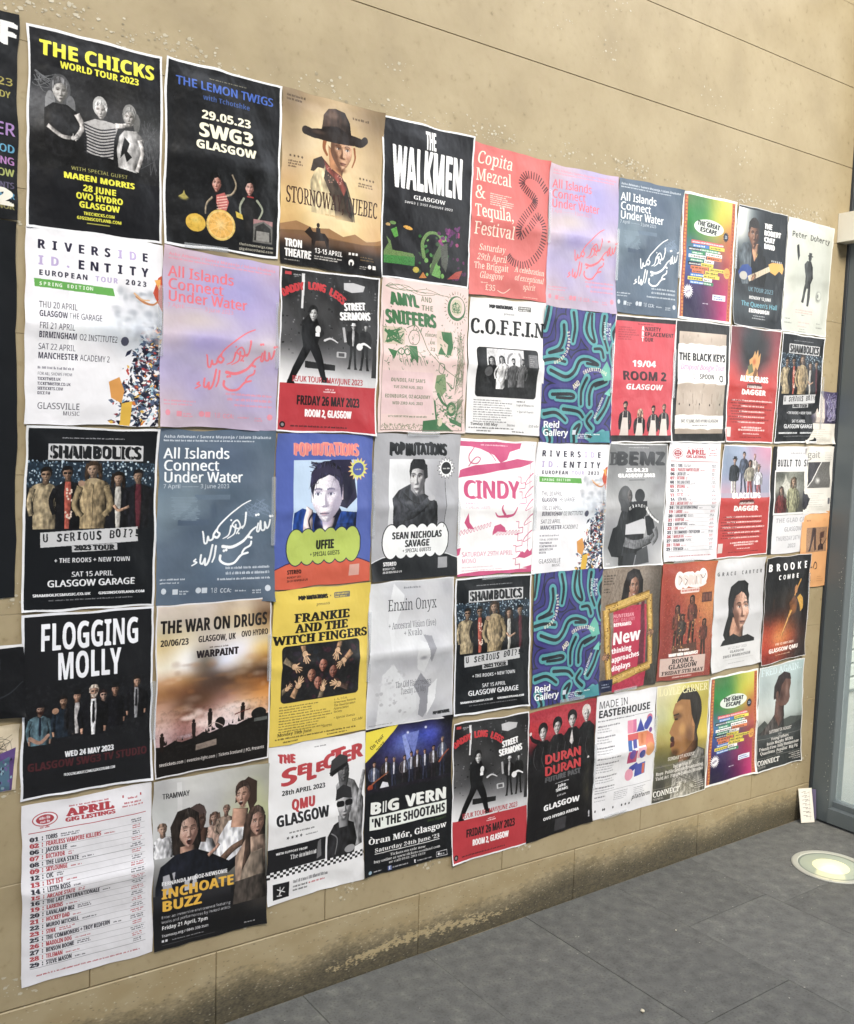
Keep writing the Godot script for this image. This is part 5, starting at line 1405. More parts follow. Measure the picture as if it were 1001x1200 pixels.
func art_hands():
	newsprint("e8cb4e", ["FRANKIE", "AND THE", "WITCH FINGERS"], 30, 9.6, 7.6, [58, 55, 98])
	clip_begin()
	for i in 40: E(pr.randf_range(12, 88), pr.randf_range(53, 101), pr.randf_range(1, 4), pr.randf_range(1, 3), ["38202a", "20242c", "4a2c28", "28202c"][pr.randi() % 4], pr.randf() * 3)
	for h in [[33, 60, 7, 2.9], [22, 70, 7, 2.2], [27, 88, 7, .5], [66, 60, 7, 3.5], [72, 70, 7, 4.0], [68, 92, 7, -1.2], [52, 94, 6.4, .3], [16, 90, 5, 1.0]]:
		limb([h[0] + sin(h[3]) * -12, h[1] + cos(h[3]) * 12, h[0] - sin(h[3]) * 5, h[1] + cos(h[3]) * 5, h[0], h[1]], 6, 4, ["a8805c", "7a6a54", "503c34"][int(h[0]) % 3]); hand(h[0], h[1], h[2] * 1.15, h[3], "d8ae84", "2a1814")
	for d in [[40, 80, .8], [51, 72, 0], [62, 79, -.9], [47, 88, .4]]: head(d[0], d[1], 8, 11, ["c88868", "b87058", "a86854", "c07860"][int(d[0]) % 4], "4a1c18", {"lip": "7a2c28"})
	clip_end(11, 52, 78, 50)
	blur(11, 52, 78, 50, 1.5)
	small(9, 107, 54, 10, 2.5, 1.3, "6c5c28")
	for i in 5: T(["L. A., U.S.A.", "Greenway Records", "The Reverberation", "Appreciation", "Society"][i], 64, 107 + i * 3, 2.0, 0, "3a3018", 0, 0, 0, 0, .1)
	T("+ Special Guests", 64, 125, 2.1, 23, "3a3018", 0, 0, 0, 0, .1)
	T("Monday 19th June", 8, 133, 2.8, 34, "2a2412", 2, 0, .1); T("Stereo", 58, 131, 2.4, 10, "2a2412", 2); T("£15 Adv", 96, 130, 2.4, 12, "2a2412", 2, 1); small(6, 136.4, 88, 1, 2, 1.7, "3a3018"); small(14, 139.4, 26, 1, 2, 1.4, "3a3018"); small(58, 139.2, 28, 1, 2, 1.4, "3a3018")

func art_contours():
	sheet("262a34", 21)
	var cs := [[26, 18, 27, 30, 22, 42, 8, 48, 26, 44], [62, 2, 58, 18, 62, 28, 70, 32, 66, 16, 66, 2], [10, 66, 30, 72, 42, 66, 50, 54, 62, 52, 76, 57, 60, 56], [14, 91, 40, 90, 42, 94, 20, 94], [66, 100, 66, 88, 72, 78, 90, 74, 74, 80], [80, 116, 90, 104, 96, 92, 100, 86], [48, 140, 46, 128, 54, 122, 50, 132], [4, 0, 3, 12, 1, 24], [100, 34, 97, 42, 100, 54], [8, 128, 14, 138, 12, 144], [104, 10, 98, 20, 100, 28], [40, 4, 42, 20, 40, 34], [84, 4, 82, 22, 90, 40], [2, 56, 16, 54, 30, 56], [84, 48, 80, 40, 70, 40], [30, 106, 50, 108, 58, 114], [4, 112, 20, 110, 34, 118], [60, 72, 54, 86, 54, 100], [72, 126, 64, 118, 70, 110], [88, 132, 78, 136, 66, 134]]
	for lv in [[34, "36347c"], [25, "2a2c40"], [21.5, "403c88"], [14.5, "303070"], [10.5, "4f9fa4"], [3.8, "242a34"]]:
		for c in cs: C(c, lv[0], lv[0] * .8, lv[1])
	P([80, 64, 90, 52, 96, 60, 98, 72, 86, 74], "5fb4a0"); P([88, 88, 98, 80, 98, 90], "6cc8b8"); P([70, 138, 80, 130, 98, 128, 98, 141, 70, 141], "3e8f98")
	blur(0, 0, 100, 142, 1.4, false)
	TA("UNDERCURRENTS", 10, 34, 26, 2.9, 1.2, -3.4, 2.6, "e8e0c8", 1); T("AND", 48, 82, 6, 10, "e8e0c8", 0, .5, .2, -.7); TA("OBSERVATIONS", 72, 96, 32, -.5, .5, 4, 2.6, "e0d8c0", 1); T("NEW PAINTING", 82, 104, 3, 26, "d8e0d8", 1, .5, 0, -1.15)
	for i in 3: T(["15 April", "— 5 May", "2023"][i], 86.0 + i * 4, 30, 3, 20, "c8d4d8", 1, 0, 0, -1.5708)
	T("Reid", 4, 126, 6.8, 22, "f4f8f8", 0, 0, .35); T("Gallery", 4, 134.5, 6.8, 34, "f4f8f8", 0, 0, .35)
	R(44, 128, 5, 5, "d0d8e4"); small(52, 133, 20, 3, 2, 1.3, "f0f4f4"); small(76, 133, 12, 1, 2, 1.3, "f0f4f4")

func art_aprons():
	sheet("da4854", 22)
	R(0, 0, 100, 6, "242022"); R(0, 133, 100, 9, "242022"); small(50, 9, 28, 1, 2, 1, "4a1c22", .5)
	for i in 6: small(6, 14.0 + i * 2.6, 34, 1, 2, 1.8, "a8343f")
	T("A", 45, 15.4, 5, 4, "f4eeee", 1, .5, .2); T("NXIETY", 48, 15.4, 4.4, 26, "3c1c20", 1, 0, .1); T("R", 45, 21.4, 5, 4, "f4eeee", 1, .5, .2); T("EPLACEMENT", 48, 21.4, 4.4, 48, "3c1c20", 1, 0, .1); T("T", 45, 27.4, 5, 4, "f4eeee", 1, .5, .2); T("OUR", 48, 27.4, 4.4, 14, "3c1c20", 1, 0, .1)
	T("19/04", 48, 56, 7, 38, "f6f0f0", 1, .5, .3); T("ROOM 2", 50, 71, 9.6, 72, "35171c", 1, .5, .5); T("GLASGOW", 50, 81.5, 6, 60, "f6f0f0", 1, .5, .2, 0, .15)
	for d in [[22, 95, 9, "1c1618", .0], [46, 103, 8, "b89a80", 1.0], [68, 99, 8.4, "241a1a", .0], [86, 97, 8.4, "6a4a3c", .0]]:
		var o := {"len": 4.2, "sh": .95}
		if d[4] > 0: o["long"] = 1.3
		if d[0] != 46: o["beard"] = "241a1a"
		fig(d[0], d[1], d[2], "c89a86", d[3], "262024", "", o)
		P([d[0] - d[2] * .5, d[1] + d[2] * 2, d[0] + d[2] * .5, d[1] + d[2] * 2, d[0] + d[2] * .8, 134, d[0] - d[2] * .8, 134], "d8ccc4")
		for s in [-1, 1]: L([d[0] + s * d[2] * .45, d[1] + d[2] * 2, d[0] + s * d[2] * .4, d[1] + d[2] * 1.25], .9, "d8ccc4")
	R(0, 133, 100, 9, "242022"); blur(0, 92, 100, 41, 1.4, false); frame(1.6, "eae6e6")

func art_plaster():
	sheet("1d1d1f", 23)
	MG(7, 13, 86, 118, 5, "b8a898 c0b0a0 c4b4a4 bcac9c b4a494 c8b8a8 ccbcac d0c0b0 c8b8a8 bcac9c c0b0a0 c8b8a8 ccbcac c4b4a4 b8a898 b4a494 bcac9c c0b0a0 b8a898 aca090 a89888 b0a090 b4a494 b0a090 a49484")
	for i in 90: S(pr.randf_range(8, 92), pr.randf_range(14, 130), pr.randf_range(.6, 3), pr.randf_range(1, 6), ["8a7a6c", "dccfc2"][pr.randi() % 2], .35)
	for i in 5: L([18.0 + i * 17, 84, 18.5 + i * 17, 96], .6, "7a6a5c")
	for i in 5: E(12.0 + i * 18, 96.5 + (i % 2), 1, 1.4, "3a302a")
	var t := [6, 30]; var b := []
	for i in 13:
		t.append(6 + i * 7.3); t.append(27 + pr.randf_range(-1.2, 1.2)); b.append(94 - i * 7.3); b.append(73 + pr.randf_range(-1.4, 1.4))
	P(t + b, "ecebe8"); var t2 := []; var b2 := []
	for i in 13:
		t2.append(6 + i * 7.3); t2.append(109 + pr.randf_range(-1, 1)); b2.append(94 - i * 7.3); b2.append(126 + pr.randf_range(-1.2, 1.2))
	P(t2 + b2, "e4e2de")
	T("THE BLACK KEYS", 50, 46, 8.6, 84, "26262a", 1, .5, .4); T("Dropout Boogie Tour", 50, 56.5, 6.4, 80, "dc88b4", 2, .5, .3, 0, .25); T("SPOON", 57, 67, 5.6, 26, "28282c", 1, .5, .1, 0, .1); C([32, 64, 34, 61, 37, 64, 34.5, 67, 32, 64], .7, .7, "6a6a6e"); star(84, 66, 4.6, 3.6, 8, "2c2c30"); E(84, 66, 2.4, 2.4, "e8e8e6")
	T("SAT, 17 JUNE, OVO HYDRO GLASGOW", 50, 118, 3.6, 68, "2c2c30", 1); small(50, 122, 32, 1, 2, 1.4, "6a6a6e", .5); frame(1.6, "e8e8e8")

func redlist(seed_value: int, name_lines: Array):
	R(0, 66, 100, 76, "c63a38")
	T(name_lines[0], 50, 66.5, 6.8, 56, "f6f2ee", 1, .5, .6); P([36, 69, 62, 68, 66, 73, 34, 74], "5a1c1c"); small(50, 74.4, 34, 1, 2, 3.6, "f0eae6", .5); T("DAGGER", 50, 82.5, 6.2, 48, "f6f2ee", 1, .5, .6)
	pr.seed = seed_value
	for i in 9: 
		small(50, 91.0 + i * 3.3, 86, 1, 2, 2.0, "f4ece8" if i % 2 == 0 else "661e1e", .5); small(20, 91.0 + i * 3.3, 30, 1, 2, 1.6, "6a2020", .5)
	small(52, 124, 62, 2, 3, 2.4, "f8f2ee", .5); small(52, 131.5, 40, 1, 2, 1.6, "f0e4e0", .5); small(52, 135.5, 60, 1, 2, 1.4, "6a2020", .5); R(3, 123, 8, 12, "d8c8c4")

func art_reach():
	sheet("c63a38", 24)
	MG(0, 0, 100, 68, 5, "6a3034 40343a 2c3034 543438 86424a 74343a 2c2e32 24282c 3c3034 904650 843c40 28282c 202428 44363a 98484e 96424a 383034 282a2e 583a3e a84a4c b84446 583438 443034 8c4040 b84646 c43e3c a04040 984040 b84040 c43e3c")
	P([30, 66, 34, 54, 40, 46, 38, 40, 44, 36, 48, 28, 50, 34, 54, 26, 56, 36, 60, 30, 60, 42, 56, 52, 58, 66], "d8a060"); P([44, 64, 52, 48, 56, 52, 52, 66], "7a5030"); P([36, 48, 44, 44, 48, 54, 38, 58], "6a7048"); S(48, 42, 5, 6, "c85a30", .7)
	blur(8, 16, 84, 52, 2.4); redlist(4, ["ALICE GLASS"]); frame(1.4, "efe8e8")

func art_fivepiece():
	sheet("c63a38", 25)
	MG(0, 0, 100, 66, 4, "8a9ab4 94a0bc b094b0 c890ac 8494b0 9ca6c0 b0a4be bc9cb4 9098b4 a8aac2 a8a4be a09cb8 b094a8 a8a0b4 a09cb4 9498b0")
	fig(42, 8, 7.4, "c8a08c", "1c181a", "4a5468", "38405a", {}); fig(64, 10, 7, "d0a898", "b07a80", "c0b8b4", "6a6478", {})
	fig(24, 15, 8.4, "d0a894", "1a1618", "2a3038", "d8d0c8", {"hat": "1c1a1e", "len": 3.6, "spread": .1}); fig(55, 18, 8, "b88a74", "241a18", "9a9484", "a84444", {"long": 1.3, "len": 3.4}); fig(74, 24, 7.6, "c89a84", "6a5448", "c8c8d0", "b06068", {"hat": "8a7870", "len": 3.4})
	R(0, 60, 100, 6, "a89cb0"); blur(0, 2, 100, 64, 1.6, false); redlist(5, ["BLACK LIPS"]); frame(1.4, "ece8ec")

func art_cutouts():
	sheet("101318", 26)
	R(2, 27, 96, 20, "1c2c3c")
	for i in 420: E(pr.randf_range(2, 98), pr.randf_range(26, 44), pr.randf_range(.2, 1.0), pr.randf_range(.3, 1.2), ["8aa4b8", "4a6478", "0c1420", "263c50", "b4c8d4"][pr.randi() % 5])
	MG(2, 46, 96, 32, 2, "10141a 10141a 101318 101318")
	small(50, 9, 52, 1, 2, 1, "9a9ca0", .5)
	fig(15, 31, 10.5, "a88468", "18120e", "9c8c6c", "", {"len": 4.6, "glasses": "2a1c14"}); fig(31, 30, 10.5, "9c745c", "141010", "121216", "", {"len": 4.8, "shirt": "b85444", "glasses": "0c0c0c"})
	for i in 18: E(pr.randf_range(29, 34), pr.randf_range(44, 70), .8, .9, "e0c8b4")
	fig(69, 34, 10.2, "b08a70", "20160f", "121318", "", {"len": 4.4, "shirt": "b8b4ac", "long": 1.0}); fig(85, 32, 10.2, "a8846a", "120e0e", "14141a", "", {"len": 4.6, "shirt": "58202a", "turn": -1.0})
	fig(50, 26, 12, "b8957a", "3c2c20", "9a8662", "", {"len": 4.6, "long": .4}); L([50, 41, 49.5, 76], .5, "5a4c34"); P([45, 40, 50, 44, 55, 40, 52, 39, 48, 39], "b09c76"); E(41, 43, 2.6, 2.2, "a8846c"); limb([60, 46, 64, 60, 58, 68], 5, 4, "8c7a58"); limb([40, 46, 36, 60, 42, 68], 5, 4, "8c7a58"); limb([66, 60, 70, 64, 78, 61], 2.4, 2.2, "b08a70")
	blur(3, 26, 94, 52, 1.6); R(2, 78, 96, 62, "101318")
	P([16, 13, 88, 13.4, 88, 25.6, 16, 25.4], "c4c6c8")
	T("SHAMBOLICS", 52, 24, 9.4, 69, "16181c", 1, .5, .7)
	for i in 9: R(19.0 + i * 7.4, 14, .35, 11, "c4c6c8")
	P([12, 80.5, 85, 77, 85.5, 88.5, 12.5, 92], "c6c8ca")
	var x := 16.0
	var wd := "U SERIOUS BOI?!"
	for i in wd.length():
		if wd[i] != " ": T(wd[i], x, 89.0 - x * .05 + pr.randf_range(-.8, .8), pr.randf_range(5.5, 7), 3.9 if wd[i] != "I" else 2.6, "1c1e22", [0, 4, 1][i % 3], .5, .25, pr.randf_range(-.1, .1))
		x += 4.9
	P([35, 91, 69, 89.6, 69.4, 94.8, 35.4, 96], "b8babc"); T("2023 TOUR", 52, 94.6, 3.8, 30, "16181c", 3, .5, .4)
	T("+ THE ROOKS + NEW TOWN", 51, 104, 3.6, 57, "d8dade", 1); T("SAT 15 APRIL", 51, 115, 3.8, 31, "d8dade", 0, .5, .15); T("GLASGOW GARAGE", 51, 122.4, 5, 66, "e4e6ea", 0, .5, .25)
	T("SHAMBOLICSMUSIC.CO.UK", 8, 129.6, 2.0, 42, "e0e2e6", 1, 0, .2); T("GIGSINSCOTLAND.COM", 92, 129.6, 2.0, 36, "e0e2e6", 1, 1, .2); small(51, 133.4, 72, 1, 2, 1.2, "8a8c90", .5)
	frame(1.7, "e6e8ec")

func mutations(bg: String, tc: String, tlin: String, cloud: String, cl: String, hill: String, ink: String, st: String, sti: String):
	R(0, 0, 100, 24, bg); R(0, 24, 17, 95, bg); R(83, 24, 17, 95, bg); R(17, 92, 66, 26, bg)
	var x := 17.0
	var wd := "POP MUTATIONS"
	for i in wd.length():
		if wd[i] != " ":
			var w: float = 5.4 if wd[i] != "I" else 2.6
			T(wd[i], x + w / 2, 20 + pr.randf_range(-.7, .7), pr.randf_range(10.5, 12.5), w + .8, tlin, 1, .5, .9); T(wd[i], x + w / 2, 19.8, 11, w, tc, 1, .5, .3); x += w + .3
		else: x += 1.4
	E(50, 168, 88, 55, ink); E(50, 169, 88, 55, hill)
	for p in 2:
		var d := 1.0 if p == 0 else 0.0
		var c := cl if p == 0 else cloud
		for i in 6: E(21.0 + i * 11.6, 104, 9 + d, 16.5 + d, c, .0)
		RR(14 - d, 92 - d, 74 + d * 2, 24 + d * 2, 8, c)
	star(84, 33, 11.4, 7.6, 15, tlin if tlin != tc else "202020"); star(84, 33, 10.4, 7.2, 15, st); E(84, 33, 6.2, 6.2, sti); small(84, 34, 9, 1, 2, 1.6, st, .5)

func art_blueportrait():
	sheet("4c60b4", 27)
	R(17, 24, 66, 80, "b8d0ec"); R(83, 40, 3, 64, "d8604c")
	P([36, 40, 32, 52, 40, 30, 56, 24, 76, 24, 80, 40, 83, 60, 72, 70, 60, 66], "262440")
	for i in 24: C([pr.randf_range(30, 60), pr.randf_range(25, 36), pr.randf_range(30, 64), pr.randf_range(28, 40), pr.randf_range(32, 70), pr.randf_range(30, 46)], 1.0, .5, ["181830", "3a2c3c", "46506c"][pr.randi() % 3])
	cloth([17, 104, 18, 72, 26, 68, 42, 74, 56, 84, 64, 72, 83, 74, 83, 104], "2048a0", "0c1c50", 12); P([52, 84, 62, 66, 66, 72, 60, 90, 50, 104], "10142c"); P([40, 72, 48, 88, 50, 104, 42, 104, 38, 84], "141a3c"); flesh([46, 78, 60, 78, 54, 104, 50, 104], "ecd8e0")
	P([68, 44, 73, 46, 72, 58, 67, 62], "e8d4e0"); head(51, 57, 33, 48, "f6f2fa", "c4b6d8", {"turn": -.45, "side": 1.0, "lip": "f0b8c4", "white": "e8ecf8", "brow": "5a5478", "ink": "282848", "hair": "262440"})
	P([36, 40, 38, 33, 50, 30, 64, 33, 68, 44, 62, 38, 52, 36, 44, 36, 38, 46], "2c2844"); P([68, 36, 78, 36, 80, 52, 72, 68, 68, 62], "1c1c34")
	cloth([27, 104, 28, 78, 30, 66, 36, 70, 37, 84, 36, 104], "f0dcdc", "c8a0a8", 3); C([36, 74, 33, 80, 36, 90], 1.8, 1.2, "1c1c34")
	blur(17, 24, 66, 76, 1.4, false)
	mutations("4c60b4", "e87a78", "f09a80", "b8cc58", "26304c", "dc5c42", "30264c", "dce06c", "4c60b4")
	T("UFFIE", 51, 107, 8.4, 19, "1a1e18", 1, .5, .4); T("+ SPECIAL GUESTS", 51, 113.4, 4, 31, "2c3420", 1); T("STEREO", 13, 128, 3.6, 14, "301814", 1, 0, .2); T("MONDAY 12TH", 13, 132, 2.0, 14, "301814", 1, 0); T("20-28 RENFIELD LN", 13, 135.4, 2.0, 21, "301814", 1, 0); R(77, 124, 11, 11, "e0a898")

func art_greyportrait():
	sheet("a8aab0", 28)
	MG(17, 24, 66, 80, 3, "d8dade d0d2d6 a8aab0 dcdee2 c8cace 9c9ea4 d0d2d6 b0b2b8 94969c c8cace a0a2a8 8c8e94")
	cloth([24, 104, 22, 78, 21, 62, 28, 54, 42, 48, 46, 52, 58, 58, 72, 66, 74, 84, 72, 104], "3c3e44", "141518", 22); limb([30, 60, 44, 70, 58, 72], 10, 8, "34363c"); limb([26, 80, 44, 78, 60, 66, 66, 62], 9, 6, "3a3c42"); S(40, 66, 8, 3, "686a70", .5); S(54, 86, 14, 14, "141518", .6); E(66, 62, 4, 3, "a8a8ac")
	flesh([42, 44, 58, 46, 58, 58, 48, 60, 42, 54], "8c8c90"); head(50, 42, 19, 31, "d0d0d2", "4a4a50", {"turn": -.35, "lip": "7c7478", "brow": "26262a", "ink": "1c1c20", "ear": .85, "hair": "202125"})
	P([43, 34, 46, 28, 54, 26, 61, 30, 62, 42, 58, 44, 57, 35, 50, 33], "232428"); blur(17, 24, 66, 80, 1.4, false)
	mutations("a8aab0", "202226", "202226", "eceef0", "202226", "202226", "d8dade", "eceef0", "282a2e")
	C([83, 45, 83.5, 70, 82, 92], .5, .5, "202226")
	T("SEAN NICHOLAS", 51, 101.4, 6.6, 58, "26282c", 1, .5, .3); T("SAVAGE", 51, 109.6, 6.6, 29, "26282c", 1, .5, .3); T("+ SPECIAL GUESTS", 51, 115, 3.6, 34, "34363a", 1)
	T("STEREO", 13, 127, 3.6, 15, "f0f0f2", 1, 0, .2); T("MONDAY 12TH", 13, 131, 2.0, 14, "f0f0f2", 1, 0); T("20-28 RENFIELD LN", 13, 134.4, 2.0, 22, "f0f0f2", 1, 0); R(77, 122, 11, 11, "9a9ca0")

func art_pinkscrawl():
	sheet("f4f2f4", 29)
	var c := "d04c7c"
	P([0, 3, 80, 2, 78, 8, 64, 12, 60, 20, 52, 24, 44, 16, 26, 10, 14, 8, 0, 8], c); P([2, 32, 20, 27, 50, 24, 74, 19, 97, 21, 92, 24, 78, 28, 50, 32, 30, 36, 0, 40], c)
	small(44, 6.4, 40, 1, 2, 1.4, "f4d0dc", .5); C([18, 9, 12, 17, 14, 24, 22, 25, 26, 20, 20, 19, 12, 28], 1.1, 1.1, c); C([34, 10, 38, 14, 42, 17, 46, 22], .8, .8, c)
	T("CINDY", 41, 61, 18, 70, c, 0, .5, 1.2); small(8, 67, 24, 1, 2, 2.2, "dca0b8"); T("+ SPECIAL GUESTS", 8, 71.4, 2.4, 30, "dca0b8", 0, 0)
	P([12, 76, 8, 86, 12, 92, 20, 93, 14, 86], c); C([60, 80, 54, 72, 55, 68], 3, 1, c); C([60, 80, 50, 80, 46, 76], 3, 1, c); C([62, 80, 70, 78, 74, 70], 3.6, 1, c)
	for i in 10: C([2 + i * 4, 97 - i * .9, 5 + i * 4, 94 - i * .9, 4 + i * 4, 99 - i * .9, 2 + i * 4, 97 - i * .9], .5, .5, c)
	P([44, 96, 46, 90, 54, 88, 60, 92, 62, 97, 50, 96, 44, 100], c)
	for i in 8: C([48 + i * 4, 98, 51 + i * 4, 95, 50 + i * 4, 100, 48 + i * 4, 98], .5, .5, c)
	for y in [38, 54, 86, 100, 112, 126]: L([72 + (int(y) % 7), y, 76 + (int(y) % 7), y, 76 + (int(y) % 7), y + 7, 82 + (int(y) % 7), y + 6, 82 + (int(y) % 7), y + 12, 76, y + 13], .8, c)
	for y in [34, 48, 62, 78, 96]: C([97, y, 88, y + 7, 86, y + 12, 96, y + 8], 1.2, .6, c)
	for i in 3: C([90 + i * 3, 3, 94 - i * 2, 60, 92, 120], .35, .35, "c890a4")
	P([78, 124, 84, 118, 88, 120, 92, 116, 96, 119, 99, 116, 99, 123, 88, 126], c); P([86, 136, 99, 134, 99, 138], c)
	T("SATURDAY 29TH APRIL", 6, 121.5, 4.8, 66, "d88ca8", 0, 0, .1); T("MONO", 6, 128, 4.6, 18, "d88ca8", 0, 0, .1); small(6, 133, 66, 2, 3.4, 1.2, "dcb0c0"); P([0, 139, 30, 137, 60, 138, 100, 137, 100, 142, 0, 142], c); P([0, 113, 5, 112, 3, 119, 0, 120], c)

func art_backpack():
	sheet("8e9092", 30)
	MG(0, 0, 100, 142, 4, "76787a 7a7c7e 78797c 747678 848688 8c8e90 8a8c8e 808284 9a9c9e a4a6a8 a0a2a4 94969a b0b2b4 a8aaac a2a4a6 9c9ea0 94969a 9c9ea0 9a9c9e 8c8e90 8a8c8e 94969a 9c9ea0 9a9ca0 a4a6a8 8a8c8e 90929a b4b6b8")
	cloth([26, 74, 40, 66, 56, 68, 64, 80, 66, 112, 62, 128, 24, 128, 14, 124, 12, 104, 20, 92], "303236", "101114", 14)
	E(30, 60, 10.5, 12, "54565a"); S(28, 56, 7, 8, "74767a", .5); P([21, 62, 38, 66, 36, 78, 24, 76], "4a4c50"); head(38, 60, 8, 14, "5c5a5a", "2a2a2c", {"turn": 1.0})
	E(54, 60, 8, 8, "26282c"); P([44, 66, 66, 66, 68, 82, 60, 88, 34, 92, 36, 76], "1c1e22"); TA("glasgow", 52, 106, 34, -.4, .4, 3.4, 3.4, "e8eaec", 2, .1); P([34, 92, 60, 86, 70, 88, 68, 104, 34, 104], "c8cace"); L([35, 92, 62, 86], .8, "404248")
	P([66, 84, 78, 82, 84, 96, 86, 108, 72, 106, 68, 94], "202226"); limb([66, 74, 78, 84, 92, 92], 4, 3, "d8dadc"); limb([34, 112, 54, 116, 74, 112, 84, 108], 11, 9, "6c6e72"); limb([84, 98, 88, 108, 80, 116], 8, 7, "74767a"); P([14, 96, 24, 92, 34, 110, 30, 130, 14, 128, 8, 118], "202226")
	P([56, 124, 72, 118, 78, 138, 54, 140], "4c4e52"); P([30, 126, 54, 126, 52, 141, 32, 141], "34363a"); P([26, 128, 34, 128, 34, 141, 27, 141], "18191c")
	blur(6, 46, 90, 94, 1.6, false)
	small(50, 5.4, 50, 1, 2, .9, "c8cacc", .5); T("B", 10, 24.6, 14, 14, "4a4c50", 3, .5, .5); T("BEMZ", 54, 24.6, 14.6, 82, "3c3e42", 1, .5, 1.4); T("25.04.23", 48, 32.5, 4, 36, "f4f4f6", 1, .5, .5); T("GLASGOW 2003", 48, 38.6, 4, 60, "f4f4f6", 1, .5, .5); R(36, 41.4, 26, .8, "55575a"); T("Dum", 9, 137, 2.4, 7, "e8e8ea", 3); frame(1.6, "e8eaec")

func art_listings():
	sheet("e6e5ea", 31)
	var rd := "b83a44"; var dk := "33323c"
	E(17, 13.6, 9.4, 5.4, rd); E(17, 13.6, 8.6, 4.7, "e6e5ea"); E(17, 13.6, 6.6, 3.6, rd); small(17, 13.4, 13, 1, 2, 2.2, "e6e5ea", .5); small(17, 16.2, 12, 1, 2, 2.0, "e6e5ea", .5); small(17, 20.4, 9, 1, 2, 1.5, rd, .5)
	small(50, 7.6, 37, 1, 2, 1.2, rd, .5); T("APRIL", 51, 14.4, 5.4, 36, rd, 3, .5, .7); T("GIG LISTINGS", 51, 18.8, 3.0, 38, rd, 3, .5, .4)
	R(76, 6.4, 1.2, 2, rd); R(90, 6.4, 1.2, 2, rd); small(84, 10, 12, 1, 2, 1.6, rd, .5); small(84, 13.4, 18, 2, 2.4, 1.4, rd, .5); R(5, 22.6, 90, .6, rd)
	var l := ["TORRS", "FEARLESS VAMPIRE KILLERS", "JACOB LEE", "DICTATOR", "THE LUKA STATE", "SKYLOUNGE", "CVC", "IST IST", "LEITH ROSS", "ARCADE STATE", "THE LAST INTERNATIONALE", "LARKINS", "LAVALAMP 002", "HOCKEY DAD", "MURDO MITCHELL", "SYNK", "THE COMMONERS + TROY REDFERN", "MADDLIN DOG", "BENSON BOONE", "TELEMAN", "STEVE MASON"]
	var n := ["01", "02", "06", "07", "08", "09", "12", "13", "14", "15", "16", "19", "20", "21", "22", "23", "25", "26", "27", "28", "29"]
	for i in 21:
		var y := 29.6 + i * 4.92
		var c: String = dk if i % 2 == 0 else rd
		T(n[i], 6, y, 3.2, 6.6, c, 3, 0, .3); R(14.6, y - 3, .8, 1.2, c); R(14.6, y - 1.2, .8, 1.2, c)
		var w: float = l[i].length() * 1.72
		T(l[i], 17.5, y, 3.4, w, c, 1, 0, .1); small(20 + w, y - .3, pr.randf_range(5, 16), 1 if i % 3 else 2, -1.6, 1.1, c)
		for k in 2: small(87, y - 1.9 + k * 1.7, 11, 1, 2, 1.1, c, .5)
		R(6, y + 1.0, 88, .22, "8a8890")
	small(50, 136, 88, 1, 2, 1.4, rd, .5)

func art_fourhigh():
	sheet("17181c", 32)
	T("FLOGGING", 50, 28, 20.4, 76, "eceef4", 1, .5, .2); T("MOLLY", 49, 51, 20.4, 49, "eceef4", 1, .5, .2)
	for d in [[13, 68, 8.2, "a8806c", "141214", "4c6874", {"hat": "16161a", "tie": "1a2030", "beard": "3c2018", "hands": 1, "len": 4.2}], [30, 64, 8, "b08468", "1c1614", "1a2430", {"beard": "5c4030", "hands": 1, "len": 4.0}], [40, 61, 8.4, "c08c70", "16161a", "18181c", {"shirt": "b8b4b4", "hat": "121214", "len": 4.0}], [60, 63, 7.4, "c89c88", "2c1c18", "14141a", {"glasses": "1a1a1c", "len": 4}], [69, 59, 8, "a87860", "0e0e10", "111116", {"hat": "121214", "hands": 1, "len": 4.2}], [86, 55, 8, "b88a70", "1a1410", "131318", {"shirt": "8c8c90", "tie": "1a1a20", "hands": 1, "len": 4.2}], [52.5, 58, 9.8, "c8967c", "c8b8a8", "121217", {"shirt": "e0e0e4", "tie": "16161a", "beard": "c4b0a0", "glasses": "403028", "hands": 1, "len": 4.0}]]:
		fig(d[0], d[1], d[2], d[3], d[4], d[5], "", d[6])
	C([6, 94, 13, 98, 19, 93], 3, 2.4, "a8806c"); E(24, 75, 2.6, 2.4, "b08468"); blur(2, 54, 96, 46, 1.5); R(2, 100, 96, 40, "17181c")
	T("WED 24 MAY 2023", 50, 112, 4.4, 37, "e4e6ea", 1, .5, .2); T("GLASGOW SWG3 TV STUDIO", 50, 119.4, 6, 91, "4e2024", 1, .5, .2); T("FLOGGINGMOLLY.COM", 31, 127, 2.2, 20, "d8dade", 1, 0, .1); T("GIGSINSCOTLAND.COM", 70, 127, 2.2, 19, "d8dade", 1, 1, .1); frame(1.8, "e6e8ee")

